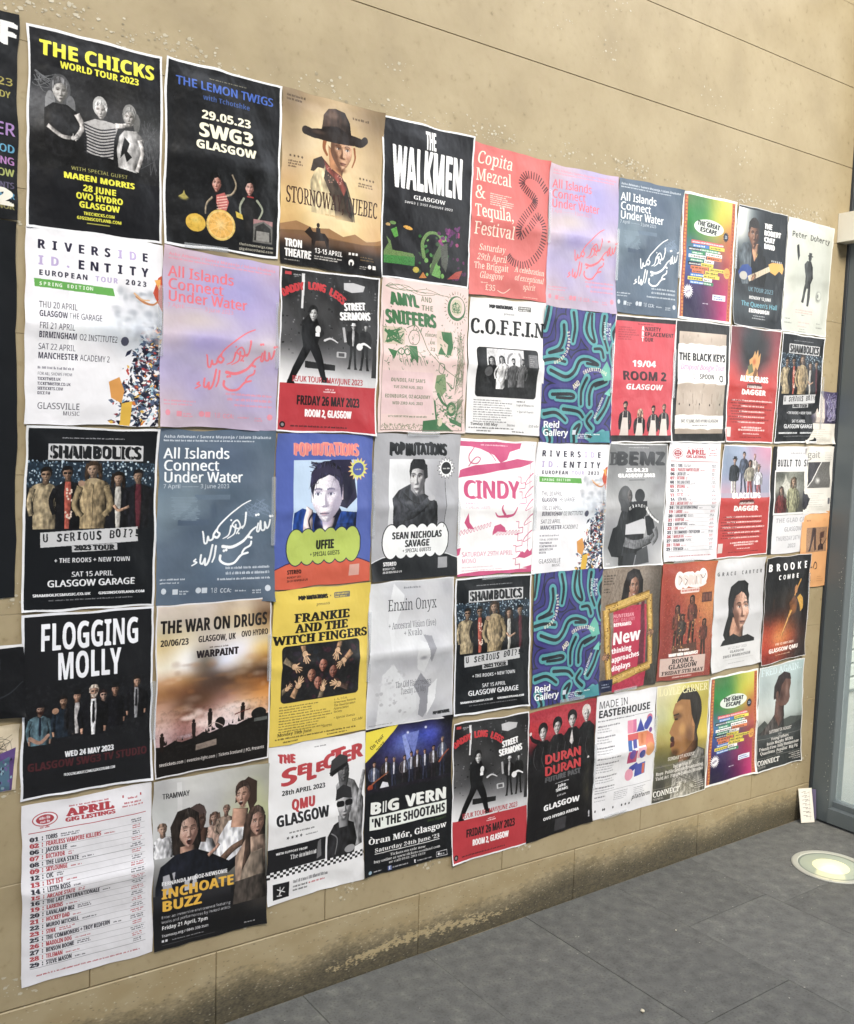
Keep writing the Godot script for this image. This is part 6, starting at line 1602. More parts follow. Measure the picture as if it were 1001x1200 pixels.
func art_haze():
	sheet("14110f", 33)
	MG(0, 0, 100, 116, 6, "cdbfb0 c8baa8 cabcae bca890 c8b49a a08468 c8bca8 bcae9c c4b6a6 b8a488 d0b890 7c5c3c c8b890 d4c6a4 c4b8a8 d0c4b0 dcc8a4 b89868 d8c08c e8dcc0 c8bcae dcd4d0 ece4dc d8c49c e4d4b0 f0ece4 8c8478 e0e2ee ece4e4 e8c070 e8dcc4 ece4dc 706458 ccccd8 c8b49c a87840 c49870 a87c50 5c4638 584438 704c2c 503420 a06c40 74482c 583c2c 684838 8c5c34 9c5c24 b8886c 684430 6c4834 b08070 cc9468 dc9044 c89c88 804c38 a4766a e0bcb0 e4c0a8 e0a470 d0a8a0 a47068 dcb4ac f0d8d8 ecd0c8 e4b8a0 bc9898 8c605c c8a8a8 d8c4cc d4bcc0 d0a8a0")
	P([0, 119, 10, 115, 16, 112, 22, 114, 34, 111, 40, 108, 46, 110, 54, 108, 64, 106, 70, 107, 78, 104, 88, 102, 100, 101, 100, 142, 0, 142], "15110f")
	for i in 60: S(pr.randf_range(0, 100), pr.randf_range(48, 96), pr.randf_range(4, 12), pr.randf_range(2, 6), ["6a4028", "f0d0b0", "d08848", "f4e4d4"][pr.randi() % 4], .2)
	for i in 14: S(pr.randf_range(24, 80), pr.randf_range(90, 104), pr.randf_range(6, 12), pr.randf_range(3, 6), "fce4dc", .5)
	P([0, 121, 20, 117, 40, 113, 60, 110, 80, 107, 100, 104, 100, 142, 0, 142], "15110f")
	for i in 26:
		var x := pr.randf_range(2, 98); P([x, 116.0 - x * .16, x + pr.randf_range(.4, 2), 114 - x * .14 - pr.randf() * 4, x + pr.randf_range(1, 3), 116.0 - x * .16], "1a1412")
	for d in [[32, 98, 2.6], [46, 91, 3], [75, 90, 3], [6, 106, 2.6]]:
		E(d[0], d[1], d[2] * .5, d[2] * .6, "20140f"); P([d[0] - d[2] * .7, d[1] + 1.4, d[0] + d[2] * .7, d[1] + 1.4, d[0] + d[2] * .5, d[1] + 14, d[0] - d[2] * .5, d[1] + 14], "221612")
	C([68, 98, 75, 96, 82, 95], .9, .6, "7a3028")
	E(55, 103, 4.4, 5, "1c1614")
	E(90, 100, 7, 5, "161412")
	R(86, 104, 12, 3, "5c605c")
	P([34, 118, 52, 116, 52, 121, 34, 123], "8c7c70")
	C([42, 106, 50, 102, 58, 106], .6, .6, "c8b0a8")
	for i in 8: L([18.0 + i, 109 + (i % 3), 30, 108.0 + i % 4], .3, "a8949c")
	blur(0, 86, 100, 40, 1.4)
	T("THE WAR ON DRUGS", 50, 23.4, 10.6, 92, "191514", 1, .5, .25); T("20/06/23", 4, 33.6, 5.2, 23, "241c1a", 1, 0, .1); T("GLASGOW, UK", 51, 33, 5.2, 32, "241c1a", 1, .5, .1); T("OVO HYDRO", 97, 32, 5, 25, "3a2c20", 1, 1, .1)
	small(53, 38.4, 21, 1, 2, 1.2, "5a4c44", .5); T("WARPAINT", 52, 46, 6, 36, "241c20", 1, .5, .3)
	T("seetickets.com | eventim-light.com | Tickets Scotland | PCL Presents", 50, 132, 2.8, 92, "e0d8d4", 1); frame(1.2, "dfdde0")

func art_palefigure():
	sheet("c2c4c8", 34)
	MG(0, 0, 100, 142, 5, "d0d2d6 bcbec4 b8bac0 c4c6ca b8bac0 d6d8dc c8cace c0c2c6 c8cace bcbec2 d4d6da ccced2 d0d2d6 c8cace c0c2c8 ccced2 d4d6da d4d6da b8bac0 c4c6ca c0c2c8 b8bac0 b4b6bc bcbec4 b8bac0 c0c2c6 bcbec4 ccced2 c8cace b8babe c8cace b4b6bc d0d2d6 bcbec4 c0c2c6 b4b6bc c0c2c6 ccced2 b0b2b8 c0c2c8")
	P([28, 2, 40, 14, 36, 30, 30, 44, 26, 70, 22, 40, 24, 16], "d8dade"); P([62, 54, 72, 56, 76, 68, 72, 82, 68, 76, 66, 62], "92949c"); P([54, 58, 66, 62, 70, 76, 64, 92, 56, 88, 54, 74], "d0d2d6"); P([60, 92, 70, 104, 78, 108, 72, 126, 64, 138, 58, 134, 60, 118, 52, 104], "8c8e96"); P([70, 108, 80, 100, 78, 120, 68, 136], "dcdee2"); P([16, 90, 28, 80, 40, 96, 54, 112, 56, 128, 40, 140, 10, 140], "d2d4d8")
	for i in 40: E(pr.randf_range(8, 50), pr.randf_range(80, 136), pr.randf_range(.6, 2.4), pr.randf_range(.6, 2), ["b4b6ba", "c8cace"][pr.randi() % 2])
	S(92, 8, 10, 12, "a4a6ac", .6)
	S(62, 77, 6, 3, "7c7e86", .6)
	blur(0, 0, 100, 142, 3.5); small(50, 7.6, 32, 1, 2, 2, "707278", .5)
	T("Enxin Onyx", 50, 28.5, 11, 58, "34363c", 2, .5, 0); T("+ Ancestral Vision (live)", 50, 46, 6.2, 56, "5a5c64", 2); T("+ Kvalo", 50, 54, 6.2, 22, "5a5c64", 2); T("The Old Hairdressers", 52, 104, 6, 42, "5c5e66", 2); T("Tuesday 2nd May", 52, 111, 6, 30, "5c5e66", 2)
	T("POP MUTATIONS", 86, 137, 3.4, 20, "26282c", 1, .5, .4); small(3, 138.6, 30, 1, 2, 1, "84868c"); frame(.9, "dcdee0")

func art_goldframe():
	sheet("847464", 35)
	MG(0, 0, 100, 142, 7, "8c7c6c 948474 8a7a6a 84766a 8c7e70 786c60 5c5044 887868 908070 867666 84766a 8a7c6e 706458 50463c 847464 8c7c6c 827262 807266 84766a 685c50 4c4238 7c6c5c 887868 7c6c5c 74685c 786c60 5c5248 443c34 6c5e50 7c6c5c 706254 6a5e52 6c6054 504840 3c362e")
	for i in 20: L([pr.randf_range(2, 40), 2, pr.randf_range(2, 40), 50], .4, "76685a")
	small(4, 9, 24, 4, 3, 2, "40362e")
	small(4, 24, 12, 2, 3, 1.8, "40362e")
	cloth([30, 42, 36, 18, 42, 6, 52, 2, 62, 4, 68, 16, 68, 36, 60, 42], "1e1614", "000000", 20); flesh([44, 28, 60, 28, 62, 44, 42, 44], "a8785c"); head(53, 22, 18, 27, "b88468", "5c3424", {"turn": .1, "smile": true, "lip": "a04a44", "brow": "1c1412", "hair": "1e1614"}); P([40, 26, 43, 12, 50, 7, 45, 20], "1e1614"); P([64, 30, 66, 14, 58, 7, 63, 18], "1e1614")
	P([22, 120, 80, 118, 80, 141, 22, 141], "c22c48"); P([78, 70, 92, 90, 90, 141, 78, 141], "3a342c"); R(20, 44, 56, 78, "c02a48"); P([66, 40, 72, 40, 74, 118, 64, 118], "6a2434")
	for f in [[3, "8a6420"], [2.2, "c89a40"], [1.2, "e0b860"], [.4, "a87a2c"]]:
		L([8, 46, 80, 33, 86, 116, 16, 128, 8, 46], f[0] * 4.2 - 2, f[1])
	for i in 90:
		var t := pr.randf(); var k := pr.randi() % 4
		var a: Vector2 = [Vector2(8, 46), Vector2(80, 33), Vector2(86, 116), Vector2(16, 128)][k]; var b: Vector2 = [Vector2(80, 33), Vector2(86, 116), Vector2(16, 128), Vector2(8, 46)][k]
		var p := a.lerp(b, t) + Vector2(pr.randf_range(-3.6, 3.6), pr.randf_range(-3.6, 3.6)); E(p.x, p.y, .9, .7, ["6a4a18", "f0d080", "9a7028"][pr.randi() % 3], pr.randf() * 3)
	P([26, 38, 56, 32, 58, 37, 28, 43], "d8b058"); P([30, 127, 60, 121, 61, 125, 32, 131], "c89c44"); hand(87, 78, 8, -1.5, "a87858", "4a2c1c"); hand(7, 100, 8, 1.5, "a87858", "4a2c1c")
	blur(0, 0, 100, 142, 1.3); R(20, 50, 44, 66, "c02a48")
	T("HUNTERIAN", 20, 56, 4, 34, "e8a8b0", 1, 0); T("ART GALLERY", 20, 61, 4, 36, "d88090", 1, 0); T("REFRAMED", 20, 66, 4, 30, "f4e8e8", 1, 0, .2); T("New", 20, 87, 14, 46, "f8f4f4", 1, 0, .4, -.06); T("thinking", 20, 97, 6, 32, "f6f0f0", 1, 0, .2, -.06); T("approaches", 20, 107, 6, 46, "f6f0f0", 1, 0, .2, -.08); T("displays", 20, 117, 6, 32, "f6f0f0", 1, 0, .2, -.08)
	R(0, 125, 22, 14, "1c2444"); small(5, 131, 13, 2, 3, 1.6, "a8b4cc")

func art_glitter():
	sheet("b8482c", 36)
	MG(0, 0, 100, 142, 4, "a84030 b04832 b85034 c06038 a43c2c b84c30 c06034 cc7440 9c382a a84430 c46838 d08044 98382c a44030 b45434 c06c3c 94342a a03c2e a84832 b05838 90342a 98382c a44430 a04834 94382c 98382c 9c3c2e 983c30")
	for i in 1500: R(pr.randf_range(1, 99), pr.randf_range(1, 140), .5, .5, ["d87850", "7c2c20", "e0a068", "963828"][pr.randi() % 4])
	for d in [[30, 50, 8.4, "1a1012", 1.2], [58, 40, 8.4, "1c1210", .5], [82, 70, 7, "140c0e", 2.0], [40, 62, 7, "241614", .9]]: fig(d[0], d[1], d[2], "9c6448", d[3], ["4a3c34", "8a6438", "6a3428", "5c4434"][int(d[0]) % 4], ["3c2a20", "7c5c38"][int(d[0]) % 2], {"long": d[4], "spread": .1})
	P([24, 100, 70, 98, 72, 112, 22, 114], "5c3424")
	for i in 80: E(pr.randf_range(22, 76), pr.randf_range(60, 112), pr.randf_range(.5, 1.6), pr.randf_range(.5, 1.6), ["c89050", "3a1c14", "8a5a34"][pr.randi() % 3])
	R(76, 38, 20, 12, "5c3028")
	for i in 3: R(78.0 + i * 6, 40, 4, 8, "7c4838")
	blur(8, 36, 90, 78, 1.3)
	for d in [[32, 21, 9, 11], [43, 23, 8, 8], [54, 20, 7, 9], [65, 20, 8, 9], [75, 18, 8, 10], [48, 17, 14, 6], [64, 26, 18, 5]]: E(d[0], d[1], d[2], d[3], "f0e8e4")
	T("PORKY", 52, 27, 12, 46, "e0cfc8", 1, .5, 1.2); C([31, 16, 36, 20, 32, 26], .8, .6, "3c2420"); C([42, 19, 46, 22, 42, 27], .8, .6, "3c2420"); C([62, 17, 62, 27], .8, .6, "3c2420"); C([70, 15, 75, 20, 80, 14], .8, .6, "3c2420"); RR(34, 31, 36, 6, 2, "e4d0c8"); small(36, 35, 42, 1, 2, 3, "c04838")
	T("THE MOTHER", 46, 107, 2.2, 20, "f0e0d8", 1, .5, .2)
	T("MANY MEN BREAKFAST", 46, 112.6, 3.6, 56, "f6ece6", 1, .5, .5)
	RR(4, 114, 84, 22, 1, "d0b4a8")
	for i in 160: E(pr.randf_range(5, 87), pr.randf_range(115, 135), .5, .5, "c8a498")
	T("ROOM 2,", 46, 121.4, 5.4, 44, "2a1c1a", 3, .5, .3); T("GLASGOW", 46, 128, 5.4, 54, "2a1c1a", 3, .5, .3); T("FRIDAY 5TH MAY", 47, 134.4, 4.2, 78, "3a2824", 3, .5, .2); small(46, 139.2, 38, 1, 2, 1.8, "f0d8cc", .5)

func art_profile():
	sheet("cacacc", 37)
	MG(0, 0, 100, 142, 3, "c8c8ca c8c8ca c6c6c8 c4c4c6 c8c8ca c4c4c6 ccccce d0d0d2 cacacc d8d8da dcdcde d6d6d8")
	TS("GRACE CARTER", 7, 93, 21, 4.6, "4a4a4c", 1, .1)
	cloth([26, 106, 20, 96, 28, 64, 27, 50, 32, 36, 46, 29, 60, 29, 68, 34, 66, 46, 46, 60, 40, 92], "1c1a1c", "000000", 20); flesh([32, 92, 36, 74, 58, 84, 60, 102, 34, 104], "b8866c"); head(52, 64, 33, 52, "d8a488", "7c4c3c", {"turn": .7, "side": -1.0, "lip": "b46c60", "brow": "34241c", "white": "dcd4cc", "hair": "1a181a"})
	P([34, 66, 30, 52, 34, 38, 46, 31, 60, 30, 66, 38, 54, 38, 44, 46, 38, 58], "1a181a"); P([14, 112, 20, 104, 40, 96, 54, 102, 70, 100, 84, 106, 84, 112], "201e20"); blur(10, 26, 80, 86, 1.4, false); R(0, 110, 100, 32, "d8d8d8")
	T("SAT 22 JULY 2023", 50, 116, 3, 38, "8a8a8c", 0); T("GLASGOW", 50, 121, 3, 28, "5a5a5c", 1); T("SWG3 WAREHOUSE", 50, 126.4, 3.4, 56, "4c4c4e", 1); R(24, 129.4, 60, .3, "9a9a9c"); small(50, 135, 42, 1, 2, 1, "8a8a8c", .5)

func art_amber():
	sheet("161416", 38)
	MG(0, 34, 100, 108, 4, "181618 1a1718 1c1818 181618 1c1816 241c18 342418 1c1816 241a18 30201a 3c2618 1c1614 54261c 60301e 4c2a1a 201614 a03c24 c06030 7c4024 2a1a16 c04a2c e08848 a84c28 3c2018 b83a24 cc5a30 8c3820 34201a 8c281c 98341f 5c2418 2a1814")
	C([78, 34, 72, 46, 66, 56, 58, 70, 54, 84], 2.6, 2.2, "d8983c"); P([66, 44, 70, 40, 74, 44, 72, 52, 67, 52], "c08048"); P([72, 58, 80, 54, 86, 60, 86, 74, 80, 78, 76, 66], "d49c34"); P([54, 64, 66, 54, 72, 62, 70, 78, 58, 82], "6c3c1c"); limb([60, 74, 50, 92, 42, 106], 4.4, 2.4, "e0a050"); C([20, 56, 18, 76, 14, 92], 1.2, .8, "4a3020"); S(64, 72, 9, 9, "c87838", .5)
	blur(0, 34, 100, 106, 1.8)
	TS("BROOKE", 10, 88, 19, 9.4, "f4f4f4", 1, .3); TS("COMBE", 30, 70, 31, 6, "f0f0f0", 1, .2); T("FRI 12 MAY 2023", 50, 119, 3, 40, "f4dcc8", 1); T("GLASGOW QMU", 48, 127.6, 5.4, 66, "f8ece4", 1, .5, .3); small(48, 132.6, 40, 1, 2, 1.2, "f0c8a8", .5); frame(.8, "d8d4d4")

func art_singers():
	sheet("161619", 39)
	MG(0, 0, 100, 100, 5, "b4b4b4 c4c4c0 b8b8b4 b4b4ac a8a89c bcbebc c8c8c6 bcbcba b8b8a8 b0b09a c4c6c6 c0c0c0 b8b8b6 b4b898 b4b88c b8baba b4b4b4 acacac a8ac90 a8a890 8c8c8c 9a9a9a a0a09e 94948c 8c8c80 585858 686868 606060 545450 4c4c48")
	R(20, 4, 4, 40, "d0d0ce"); S(88, 26, 14, 24, "c4cc94", .5)
	fig(8, 36, 9.6, "c8a088", "7c6454", "c8c8cc", "", {"len": 3}); fig(52, 34, 9, "b8907c", "5c4438", "b09080", "", {"len": 3.4, "long": .3}); fig(62, 30, 8, "a87c68", "6a5448", "8c7868", "", {"len": 3})
	cloth([26, 78, 28, 58, 38, 52, 50, 56, 56, 72, 54, 82], "d8d8dc", "8c8c94", 8); flesh([34, 44, 46, 46, 44, 58, 34, 56], "5c4034"); head(37, 39, 14, 22, "7c5a4c", "38241c", {"turn": .4, "open": .5, "brow": "1a1210", "lip": "4c2c28", "hair": "4c3c38"}); E(36, 30, 7.4, 4.6, "4c3c38")
	cloth([50, 84, 56, 56, 64, 44, 80, 42, 92, 52, 88, 84], "dcdce0", "909098", 12); flesh([68, 34, 82, 36, 80, 52, 66, 50], "b88c74"); P([70, 30, 72, 16, 82, 9, 90, 14, 90, 32, 84, 40, 80, 26], "3a2a22"); head(77, 24, 13, 19, "cca088", "7c5444", {"turn": -.7, "open": .8, "closed": true, "brow": "3a2a22", "hair": "3a2a22"}); limb([58, 76, 68, 68, 84, 62, 88, 58], 6, 4, "6a5040")
	cloth([16, 64, 14, 40, 20, 28, 30, 26, 38, 32, 40, 56, 36, 68], "2c2420", "000000", 20); flesh([22, 58, 34, 58, 36, 72, 22, 72], "b08874"); head(29, 45, 17, 27, "cca490", "7a5448", {"turn": .3, "open": .9, "closed": true, "brow": "3c2c24", "lip": "b0605c", "hair": "2c2420"}); cloth([18, 46, 19, 32, 28, 27, 24, 36, 20, 56], "2c2420", "000000", 20)
	cloth([2, 88, 6, 72, 18, 64, 36, 62, 48, 68, 64, 78, 76, 72, 78, 78, 64, 88, 52, 86, 52, 110, 2, 110], "1a1d28", "08090c", 14); hand(80, 74, 6, 1.1, "b88c78", "4c3428"); P([26, 88, 36, 84, 38, 108, 26, 108], "c0c0c8"); L([32, 84, 30, 108], 2.4, "14161e"); P([8, 80, 18, 78, 16, 100, 8, 98], "b0b0b8"); L([14, 78, 20, 106], 2.4, "16181f"); limb([46, 70, 52, 66, 56, 62], 3, 2.4, "b88c78")
	cloth([74, 84, 78, 50, 84, 36, 92, 36, 98, 46, 98, 84], "4c3a30", "000000", 20); cloth([70, 76, 80, 62, 98, 62, 99, 120, 70, 122], "a88c78", "5c483c", 8); cloth([78, 76, 96, 74, 98, 100, 74, 102], "8c7c6c", "4a4038", 6); cloth([70, 98, 98, 96, 99, 141, 66, 141], "4a423c", "1c1a18", 10); head(90, 50, 14, 22, "c09480", "6c4a3c", {"turn": .5, "open": .5, "brow": "3a2820", "lip": "a05c54", "hair": "4c3a30"}); cloth([80, 60, 80, 42, 88, 38, 84, 52, 84, 76, 76, 90], "4c3a30", "000000", 20)
	blur(0, 0, 100, 141, 1.4, false)
	MG(0, 96, 66, 46, 2, "24252a 2c2c30 18181c 1c1c20 161619 18181b 161619 17171a 161619 161619"); MG(66, 118, 34, 24, 2, "1c1b1c 302c2a 161619 1a1a1c 161619 161619")
	T("TRAMWAY", 8, 16, 4.4, 22, "3a3a3c", 0, 0, .2); T("FERNANDA MUÑOZ-NEWSOME", 7, 88, 3.2, 56, "ececee", 1, 0, .1); T("INCHOATE", 7, 99.4, 8.4, 62, "f2b83c", 1, 0, .35); T("BUZZ", 7, 110, 8.4, 34, "f2b83c", 1, 0, .35)
	T("Enter an immersive environment featuring", 7, 116, 2.4, 59, "c8c8cc", 0, 0); T("works and performances by invited artists", 7, 120, 2.4, 59, "c8c8cc", 0, 0); T("Friday 21 April, 7pm", 7, 125.4, 3.2, 39, "f0f0f2", 1, 0); T("Tramway.org / 0845 330 3501", 7, 131.6, 2.2, 40, "d8d8dc", 1, 0); R(7, 134, 2, 2, "d8d8dc"); R(10, 134, 2, 2, "d8d8dc"); small(16, 136, 30, 1, 2, 1, "a8a8ac"); R(7, 138, 46, .25, "6a6a6e")
	small(84, 137, 14, 1, 2, 1, "c8c8cc", .5)

func art_checkers():
	sheet("e8e8ea", 40)
	var rd := "c23c42"
	T("THE", 18, 16.4, 7.4, 17, rd, 1, .5, .8, .12, -.1)
	var xs := [[20, 36, 14, 17, "S"], [33, 29, 8.6, 11, "E"], [42, 35, 15, 11, "L"], [51, 29, 8.4, 10, "E"], [60, 28, 12, 13, "C"], [70, 25, 13, 15, "T"], [79, 25.5, 10, 11, "E"], [90, 24, 13, 14, "R"]]
	for d in xs: T(d[4], d[0], d[1], d[2], d[3], rd, 1, .5, .9, -.16, .2)
	small(52, 7, 15, 1, 2, 1.1, "6a6a6c", .5)
	T("28th APRIL 2023", 35, 45, 4.2, 44, "26262a", 1, .5, .1, 0)
	T("QMU", 35, 60, 9.4, 24, rd, 1, .5, .5)
	T("GLASGOW", 34, 72, 9.6, 53, "202024", 1, .5, .4)
	small(33, 80, 42, 1, 2, 1.6, "4a4a4c", .5)
	for i in 4: star(19.0 + i * 4.4, 84, 1.7, .7, 5, "26262a")
	small(37, 85, 17, 1, 2, 1.4, "5a5a5c")
	cloth([68, 46, 76, 38, 88, 44, 98, 62, 98, 106, 80, 110, 72, 80], "a8a8aa", "58585a", 12); limb([92, 70, 96, 50, 99, 36], 5, 3, "8c8c8e"); flesh([70, 34, 82, 36, 80, 48, 72, 48], "5a5a5c"); head(76, 33, 12, 18, "6c6c6e", "2a2a2c", {"turn": .5, "lip": "4a4a4c", "brow": "151517"}); P([62, 30, 63, 22, 72, 17, 80, 20, 80, 27, 68, 34, 62, 36], "3a3a3c"); P([61, 33, 80, 25, 80, 28, 64, 37], "1c1c1e")
	cloth([60, 114, 60, 92, 66, 82, 76, 78, 88, 84, 92, 100, 88, 116], "29292c", "08080a", 14); C([64, 90, 70, 96, 68, 110], 1.2, .8, "7c7c7e"); flesh([70, 74, 82, 74, 82, 86, 72, 86], "8a8a8c"); head(77, 66, 15, 24, "bcbcbe", "4c4c4e", {"lip": "6a6264"}); P([68, 60, 69, 50, 76, 46, 84, 50, 85, 60, 76, 58], "2a2a2d"); RR(69, 61, 8, 5.4, 2, "121214"); RR(77.6, 60.6, 8, 5.4, 2, "121214"); E(84, 108, 6, 3.6, "9a9a9c")
	blur(58, 16, 41, 98, 1.4, false)
	P([0, 92, 58, 91, 58, 112, 0, 113], "1b1b1f"); T("WITH SUPPORT FROM", 8, 98, 2.0, 31, "e4e4e6", 1, 0, .1); T("The", 22, 104.4, 4, 8, "e8e8ea", 3, 0); small(31, 104.4, 24, 1, 2, 4.2, "f0f0f2"); P([50, 94, 53, 92, 54, 108, 49, 110], "6c6c6e")
	for r in 3:
		for i in 34:
			R(i * 3.0, 112.6 + r * 2.1 - (0.6 if false else 0.0), 3, 2.1, "1b1b1f" if (i + r) % 2 == 0 else "eeeef0")
	R(5, 124, 16, 14, "1b1b1f"); L([9, 129, 17, 133], .8, "e8e8ea"); L([11, 134, 16, 128], .8, "e8e8ea"); L([12, 127, 12, 136], .6, "e8e8ea"); L([9, 135, 14, 135.6], .8, "e8e8ea")
	small(25, 127, 50, 1, 2, 3.4, "5c5c60"); small(25, 131, 17, 1, 2, 1.8, "2c2c30"); small(41, 131, 17, 1, 2, 1.6, rd); small(25, 134.4, 24, 1, 2, 1.8, "2c2c30")

func art_soulband():
	sheet("14161a", 41)
	MG(0, 0, 100, 54, 6, "14141c 1c1c34 28285c 20204c 24245c 14141c 18182c 2c2c70 5060c0 3040a0 3c48b8 1c1c3c 20203c 303474 5868b8 3c4890 343c98 20203c 24203c 302c5c 3c3c70 34346c 2c2c60 241c34 1c1824 241c34 282440 24203c 201c34 1a161e 14141a 16141c 18161e 16141c 15141a 14141a")
	P([40, 12, 44, 11, 52, 34, 46, 38], "8898e0"); P([44, 11, 60, 10, 54, 34], "6878c8"); S(47, 10, 2.4, 2, "f0f4ff", .9); S(68, 8, 2.4, 2, "f0f4ff", .9)
	var i := 0
	for d in [[9, 32, 5], [22, 29, 4.6], [31, 31, 4.4], [43, 31, 4.6], [51, 29, 4.6], [58, 28, 4.6], [67, 29, 4.4], [77, 27, 4.6], [88, 20, 5.4]]:
		fig(d[0], d[1], d[2], "c08c74", ["3a2c28", "241c1c", "6a5c54"][i % 3], ["4c5470", "3c3434", "2c3048", "50484c"][i % 4], ["2c3048", "241e24"][i % 2], {"shirt": "c8c8d4", "spread": .1, "turn": .3}); i += 1
	C([4, 56, 12, 50, 24, 44], 1.6, 1, "a0522c")
	E(5, 56, 3, 2.6, "a03c24")
	C([84, 44, 90, 38, 96, 34], 2, 1.2, "a04c30")
	P([14, 60, 18, 52, 24, 54, 26, 60], "e4e4ec")
	for w in [15, 20, 25]: E(w, 61.5, 1.4, 1.2, "d8d8e0")
	MG(0, 58, 100, 6, 1, "1c1822 14161a"); R(0, 63, 100, 80, "14161a"); blur(0, 6, 100, 56, 1.4)
	P([0, 3, 38, 0, 0, 32], "f0dc3c"); T("On Tour", 13, 15, 3.6, 18, "26241a", 3, .5, 0, -.7); T("2023", 17, 20, 3.6, 11, "26241a", 3, .5, 0, -.7)
	T("B", 5, 82, 11, 12, "eef0ea", 1, 0, .8); R(18.6, 71, 1.4, 11, "eef0ea"); R(21.4, 71, 1.4, 11, "eef0ea"); T("G", 24, 82, 11, 14, "eef0ea", 1, 0, .8); T("VERN", 45, 82, 11, 49, "eef0ea", 1, 0, .8)
	R(5, 84, 89, 13.4, "e6ece4"); T("'N' THE SHOOTAHS", 49.5, 95, 8.6, 85, "16181c", 1, .5, .3); T("plus Support", 93, 101.4, 2.2, 22, "4c6c34", 2, 1, 0, 0, .2)
	T("Òran Mór, Glasgow", 49, 111, 5.6, 90, "f0f0ee", 3, .5, .15); T("Saturday 24th June '23", 48, 119.4, 3.8, 74, "f0f0ee", 3); R(11, 120.8, 74, .5, "f0f0ee"); T("Tickets on sale now", 48, 126, 2.6, 40, "e8e8e6", 3); T("buy online at www.tickets-scotland.com", 48, 129.8, 2.4, 76, "e8e8e6", 3); T("or call 0141 204 5151", 48, 133.4, 2.4, 42, "e8e8e6", 3)
	E(6, 138, 1.8, 1.8, "8ca8b8"); small(10, 138.6, 14, 1, 2, 1.2, "c8c8cc"); R(26, 136, 4, 4, "6878b0"); T("f", 28, 139.4, 3, 0, "f0f0f4", 1); small(31.5, 138.6, 22, 1, 2, 1.2, "c8c8cc"); T("t", 57, 139.4, 3.4, 0, "f0f0f4", 1, .5, .3); small(60, 138.6, 20, 1, 2, 1.2, "c8c8cc"); RR(82, 134, 13, 5.6, .6, "d0d0d4"); RR(82.5, 134.5, 12, 4.6, .5, "16181c"); E(85, 136.8, 1.2, 1.5, "e8e8ec"); small(87, 138, 7, 1, 2, 1.8, "d8d8dc")

func art_quartet():
	sheet("141316", 42)
	MG(0, 0, 100, 56, 3, "b02838 b82c38 a82834 c03038 c43440 b42c38 b02c36 b8303c a02a34 5c1c24 6c2028 4c1a20 141316 1c1418 141316")
	for d in [[20, 16, 13, "1a1214", -.5], [41, 13, 13, "161012", -.2], [63, 9, 13, "120e10", 0.0], [85, 7, 12, "d8cfc8", .2]]:
		cloth([d[0] - 14, 70, d[0] - 14, d[1] + 26, d[0] - 5, d[1] + 17, d[0] + 6, d[1] + 17, d[0] + 14, d[1] + 24, d[0] + 14, 70], "1a181b", "050506", 8)
		E(d[0], d[1] + 5, 7, 7.6, d[3]); head(d[0], d[1] + 9, 10.4, 16, "dcd6d4", "58504e", {"turn": d[4], "lip": "80686a", "brow": "1c1618", "hair": d[3]}); P([d[0] - 6, d[1] + 6, d[0] - 3, d[1] - 1, d[0] + 5, d[1] - 1, d[0] + 6, d[1] + 6, d[0], d[1] + 2], d[3])
	C([14, 34, 6, 30, 2, 24], 5, 3, "1a181b")
	E(2.4, 23, 2.4, 2, "d8c8c4")
	P([60, 42, 63, 28, 66, 42, 64, 46], "d8d2d0")
	for i in 8: C([10 + i * 11, 40, 8 + i * 11, 54, 12 + i * 11, 64], .5, .4, "5c5a5e")
	E(90, 66, 1.8, 2.4, "d8d0ce")
	blur(0, 0, 100, 68, 1.4); MG(0, 66, 100, 8, 1, "1a181b 141316"); R(0, 72, 100, 70, "141316")
	T("DURAN", 51, 60, 9.6, 56, "cc3a3e", 0, .5, .9); T("DURAN", 51, 73, 9.6, 56, "cc3a3e", 0, .5, .9); T("FUTURE PAST", 51, 80.4, 5.6, 54, "58585c", 1, .5, .5); small(50, 85, 32, 1, 2, 1.2, "c8c8cc", .5); T("Jake", 50, 90, 3.4, 12, "e4e4e6", 0, .5, .3); T("SHEARS", 50, 94.4, 3, 18, "e4e4e6", 0, .5, .4); T("LIA LIA", 50, 100, 2, 13, "d0d0d4", 1)
	T("GLASGOW", 50, 112, 6.2, 54, "f0f0f2", 1, .5, .3); T("OVO HYDRO ARENA", 50, 122.6, 3.2, 54, "e8e8ea", 1, .5, .15); R(41, 125, 17, 13.4, "3a393d"); E(94, 130, 1.2, 3, "b8b8bc"); R(93, 133, 2, 1.6, "b8b8bc")

